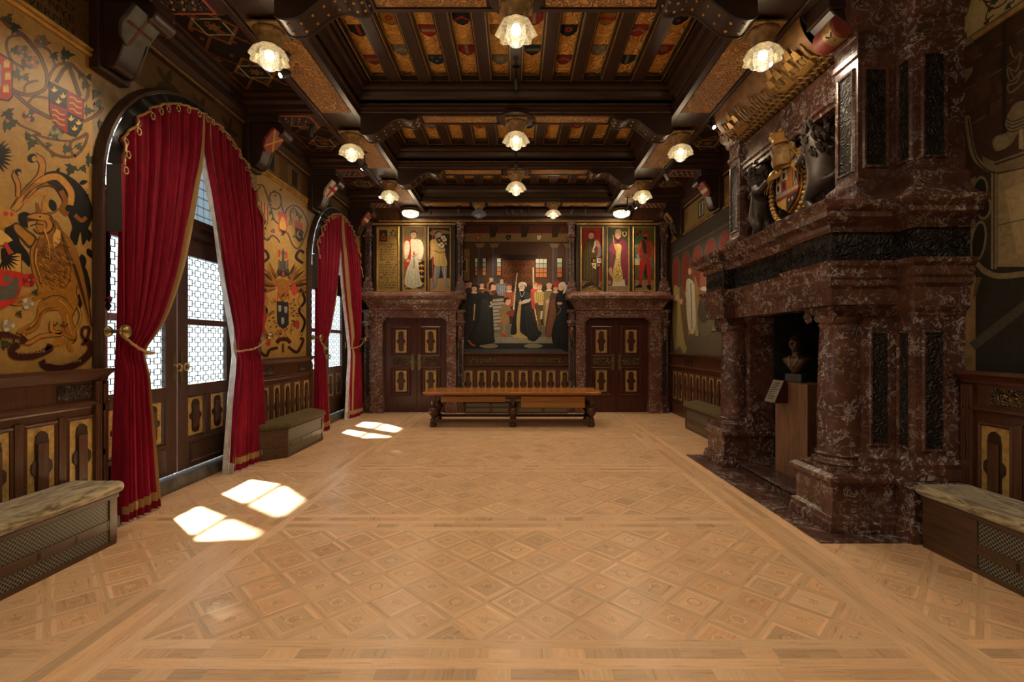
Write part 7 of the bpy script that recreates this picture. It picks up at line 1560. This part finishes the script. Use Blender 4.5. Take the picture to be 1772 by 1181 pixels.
# ---------------- two standing carved supporters (grown with a skin modifier)
def skin_fig(name, J, E, R, mat, parent, root=0, sub=2):
    me = bpy.data.meshes.new(name); me.from_pydata([Vector(j) for j in J], E, []); me.materials.append(M[mat]); o = bpy.data.objects.new(name, me); COL.objects.link(o); o.parent = parent
    md = o.modifiers.new('skin', 'SKIN'); md.use_smooth_shade = True
    for i, v in enumerate(me.skin_vertices[0].data): v.radius = (R[i], R[i]); v.use_root = (i == root)
    s_ = o.modifiers.new('sub', 'SUBSURF'); s_.levels = sub; s_.render_levels = sub
    return o
def lion(y0, sd, sc, label):
    """upright lion turned to the shield; sd = +1 looks to larger y"""
    def T(a, x, z): return (3.47+x*sc, y0+sd*a*sc, 3.16+z*sc)
    J = [T(0, 0, .52), T(.02, -.01, .72), T(.05, -.02, .90), T(.10, -.03, 1.04), T(.16, -.04, 1.10), T(.24, -.05, 1.07),          # pelvis, belly, chest, neck, skull, muzzle
         T(.02, -.09, .40), T(.14, -.10, .28), T(.04, -.10, .14), T(.06, -.10, .03), T(.16, -.11, .02),                                # near hind leg: hip, knee, hock, heel, paw
         T(-.03, .08, .40), T(.06, .08, .28), T(-.06, .08, .14), T(-.04, .07, .03), T(.06, .07, .02),                                  # far hind leg
         T(.12, -.12, .84), T(.24, -.13, .74), T(.34, -.10, .82), T(.40, -.09, .85),                                                   # near fore leg
         T(.10, .07, .86), T(.24, .08, .90), T(.34, .05, .98), T(.40, .04, 1.0),
         T(-.12, .02, .48), T(-.22, .02, .56), T(-.20, .02, .72), T(-.28, .02, .84)]                                                   # tail
    E = [(0, 1), (1, 2), (2, 3), (3, 4), (4, 5), (0, 6), (6, 7), (7, 8), (8, 9), (9, 10), (0, 11), (11, 12), (12, 13), (13, 14), (14, 15), (2, 16), (16, 17), (17, 18), (18, 19), (2, 20), (20, 21), (21, 22), (22, 23), (0, 24), (24, 25), (25, 26), (26, 27)]
    R = [.13, .115, .15, .13, .105, .06, .10, .065, .045, .04, .035, .10, .065, .045, .04, .035, .075, .05, .042, .035, .075, .05, .042, .035, .03, .022, .02, .035]
    R = [r_*sc for r_ in R]
    o = skin_fig('lion_supporter', J, E, R, 'lion_wood', FP)
    mb = MB(); c_ = Vector(T(.10, -.03, 1.03)); qq = random.Random(2)
    for k in range(60):
        a = qq.uniform(0, 2*PI); zz = qq.uniform(-.26, .12); rr_ = .13*sc*(1-.3*abs(zz)); p = c_+Vector((rr_*math.cos(a), rr_*math.sin(a)-sd*.03, zz*sc))
        mb.tube([p, p+Vector((.03*math.cos(a), .03*math.sin(a), -.03)), p+Vector((.025*math.cos(a+.5), .025*math.sin(a+.5), -.08))], [.028*sc, .024*sc, .006], 5)
    mb.build('mane', 'lion_wood', o, smooth=True)
    mb = MB()
    for s2 in (-1, 1): e = Vector(T(.10, s2*.09-.04, 1.19)); mb.lathe([(0, .04), (.02, .025), (.028, 0), (0, -.02)], tuple(e), 8)
    mb.build('ear', 'lion_wood', o, smooth=True)
    mb = MB(); p = T(.14, -.04, 1.19); mb.lathe([(.075*sc, 0), (.085*sc, .03), (.11*sc, .09), (.09*sc, .09), (0, .05)], p, 16, lobes=8, amp=.08); mb.build('small_crown', 'gilt', o, smooth=True)
lion(5.36, 1, 1.02, ''); lion(6.78, -1, .98, '')

# ================================================================== BUST ON ITS PLINTH
pl_ = empty('bust_plinth', (3.66, 6.06, .118)); pl_.rotation_euler = (0, 0, math.radians(9)); tag(pl_, 'tall plain wooden plinth standing in the fireplace opening under the bust', 'plinth')
mb = MB(); mb.box(-.19, .19, -.28, .28, 0, 1.185); mb.build('shaft', 'plinth_wood', pl_, bevel=.004)
pq = empty('caption_stand', (3.45, 6.07, 1.18)); pq.rotation_euler = (0, 0, math.radians(9)); tag(pq, 'small slanted caption panel hung on the front of the bust plinth', 'caption panel')
mb = MB(); mb.prism([(-.005, .14), (-.05, .14), (-.17, -.12), (-.17, -.14), (-.005, -.14)], -.09, .09, fn=lambda a, b, z: (a, z+.08, b)); mb.build('wedge', 'door_wood', pq, bevel=.003)
mb = MB(); mb.prism([(-.052, .145), (-.182, -.13), (-.19, -.125), (-.058, .15)], -.095, .095, fn=lambda a, b, z: (a, z+.08, b)); cd = mb.build('card', 'bone_card', pq)
P = Paint(lambda u, v, h: (-.052-.008-h-(.13)*v, .08-u, .148-.275*v), lambda a, b: (a, b), .0005)
for k in range(8): P.poly([(-.07, .12+k*.1), (.06-(k % 3)*.015, .12+k*.1), (.06-(k % 3)*.015, .15+k*.1), (-.07, .15+k*.1)], '#2a241c')
P.build('printed_lines', cd)
bu = empty('portrait_bust', (3.63, 6.17, 1.304)); bu.rotation_euler = (0, 0, math.radians(-150)); bu.scale = (.95, .95, .9); tag(bu, 'dark bronze bust of a bald man in suit and tie on a stone block', 'bust')
mb = MB(); mb.box(-.085, .085, -.11, .11, 0, .115); mb.build('stone_block', 'grey_stone', bu, bevel=.006)
# torso: stacked rings (front = +x)
def ring(z, rx, ry, cx=0.0, n=28, sq=1.0): return [(cx+rx*math.copysign(abs(math.cos(2*PI*i/n))**sq, math.cos(2*PI*i/n)), ry*math.copysign(abs(math.sin(2*PI*i/n))**sq, math.sin(2*PI*i/n)), z) for i in range(n)]
mb = MB(); mb.grid([ring(.115, .035, .04, .02), ring(.16, .06, .065, .02), ring(.22, .09, .11, .015), ring(.28, .105, .155, .01, sq=.85), ring(.325, .10, .185, 0, sq=.8), ring(.35, .085, .165, -.005), ring(.365, .07, .10, -.01), ring(.38, .058, .062, -.005), ring(.44, .055, .056, .005)], closed_u=True)
mb.build('suited_shoulders', 'bronze', bu, smooth=60)
mb = MB()
for sd in (-1, 1): mb.prism([(sd*.02, .20), (sd*.085, .33), (sd*.06, .375), (sd*.045, .365), (sd*.012, .25)], 0, .016, fn=lambda a, b, c_: (.128+c_-(b-.2)*.33, a, b))
mb.prism([(-.016, .345), (.016, .345), (.022, .25), (0, .215), (-.022, .25)], 0.0, .012, fn=lambda a, b, c_: (.120+c_-(b-.2)*.33, a, b)); mb.build('lapels_and_tie', 'bronze', bu, bevel=.003)
rows = []; NZ, NT_ = 36, 44
for i in range(NZ+1):
    ph = PI*i/NZ; row = []
    for j in range(NT_):
        th = 2*PI*j/NT_; cz_ = math.cos(ph); s_ = math.sin(ph); fx = s_*math.cos(th); fy = s_*math.sin(th)
        rx, ry, rz = .096, .074, .120
        if cz_ < 0: rx *= 1-.10*(-cz_); ry *= 1-.28*(-cz_)
        x, y, z = rx*fx, ry*fy, rz*cz_
        g = lambda a, b, sa, sb: math.exp(-((fy-a)/sa)**2-((cz_-b)/sb)**2)*(1 if fx > 0 else 0)
        x += .026*g(0, -.10, .13, .20)+.010*g(0, .08, .10, .2)-.016*(g(.33, .10, .17, .11)+g(-.33, .10, .17, .11))+.009*(g(.33, .27, .26, .09)+g(-.33, .27, .26, .09))+.010*g(0, -.44, .26, .07)+.008*g(0, -.58, .24, .07)-.008*g(0, -.51, .3, .04)+.016*g(0, -.82, .25, .14)+.006*(g(.5, -.2, .2, .2)+g(-.5, -.2, .2, .2))
        row.append((x+.012, y, z+.53))
    rows.append(row)
mb = MB(); mb.grid(rows, closed_u=True); hd_ = mb.build('head', 'bronze', bu, smooth=80); hd_.scale = (1.12, 1.12, 1.12); hd_.location = (-.003, 0, -.045)
mb = MB()
for sd in (-1, 1): mb.tube([(.0+.018*math.cos(t*.6), sd*(.078+.004*math.sin(t)), .525+.030*math.sin(t*.6)) for t in range(9)], .008, 6)
mb.build('ear', 'bronze', bu, smooth=True)
# ================================================================== TABLE
tb = empty('refectory_table', (0, 0, 0)); tag(tb, 'long oak refectory table with dark bulbous legs before the great painting', 'table')
TX = -.09
mb = MB(); mb.box(TX-1.90, TX+1.90, 10.12, 11.22, .725, .765); mb.build('tabletop', 'table_top_oak', tb, bevel=.008)
mb = MB(); mb.box(TX-1.86, TX+1.86, 10.16, 11.18, .70, .725); mb.build('top_edge', 'table_top_oak', tb, bevel=.006)
for y0, y1 in ((10.28, 10.31), (11.03, 11.06)):
    mb = MB(); mb.box(TX-1.70, TX+1.70, y0, y1, .60, .70); mb.build('apron', 'table_dark', tb, bevel=.003)
for x in (-1.72, 1.68):
    mb = MB(); mb.box(TX+x, TX+x+.03, 10.31, 11.03, .60, .70); mb.build('apron', 'table_dark', tb, bevel=.003)
LP = [(.0, 0), (.055, .0), (.075, .02), (.08, .05), (.075, .08), (.05, .095), (.06, .10), (.062, .17), (.05, .18), (.035, .20), (.055, .235), (.09, .28), (.107, .33), (.10, .385), (.075, .42), (.05, .435), (.065, .45), (.065, .46), (.035, .475), (.05, .52), (.055, .60)]
for x in (-1.70, 0.02, 1.72):
    for y in (10.31, 11.05):
        mb = MB(); mb.lathe([(r_, z) for r_, z in LP], (TX+x, y, .002), 24); o = mb.build('leg', 'table_dark', tb, smooth=40)
        mb = MB(); mb.box(TX+x-.055, TX+x+.055, y-.055, y+.055, .10, .175); mb.box(TX+x-.055, TX+x+.055, y-.05, y+.05, .56, .70); mb.build('leg_block', 'table_dark', o, bevel=.006)
for y in (10.31, 11.05):
    mb = MB(); mb.box(TX-1.70, TX+1.72, y-.03, y+.03, .105, .165); mb.build('stretcher', 'table_dark', tb, bevel=.006)
for x in (-1.70, 1.72):
    mb = MB(); mb.box(TX+x-.03, TX+x+.03, 10.34, 11.02, .105, .165); mb.build('stretcher', 'table_dark', tb, bevel=.006)
mb = MB(); mb.box(TX-1.52, TX-.14, 10.24, 11.0, .545, .665); mb.build('drawer', 'box_oak', tb, bevel=.003)
for z0, z1 in ((.545, .665), (.422, .54)):
    mb = MB(); mb.box(TX+.20, TX+1.57, 10.24, 11.0, z0, z1); mb.build('drawer', 'box_oak', tb, bevel=.003)
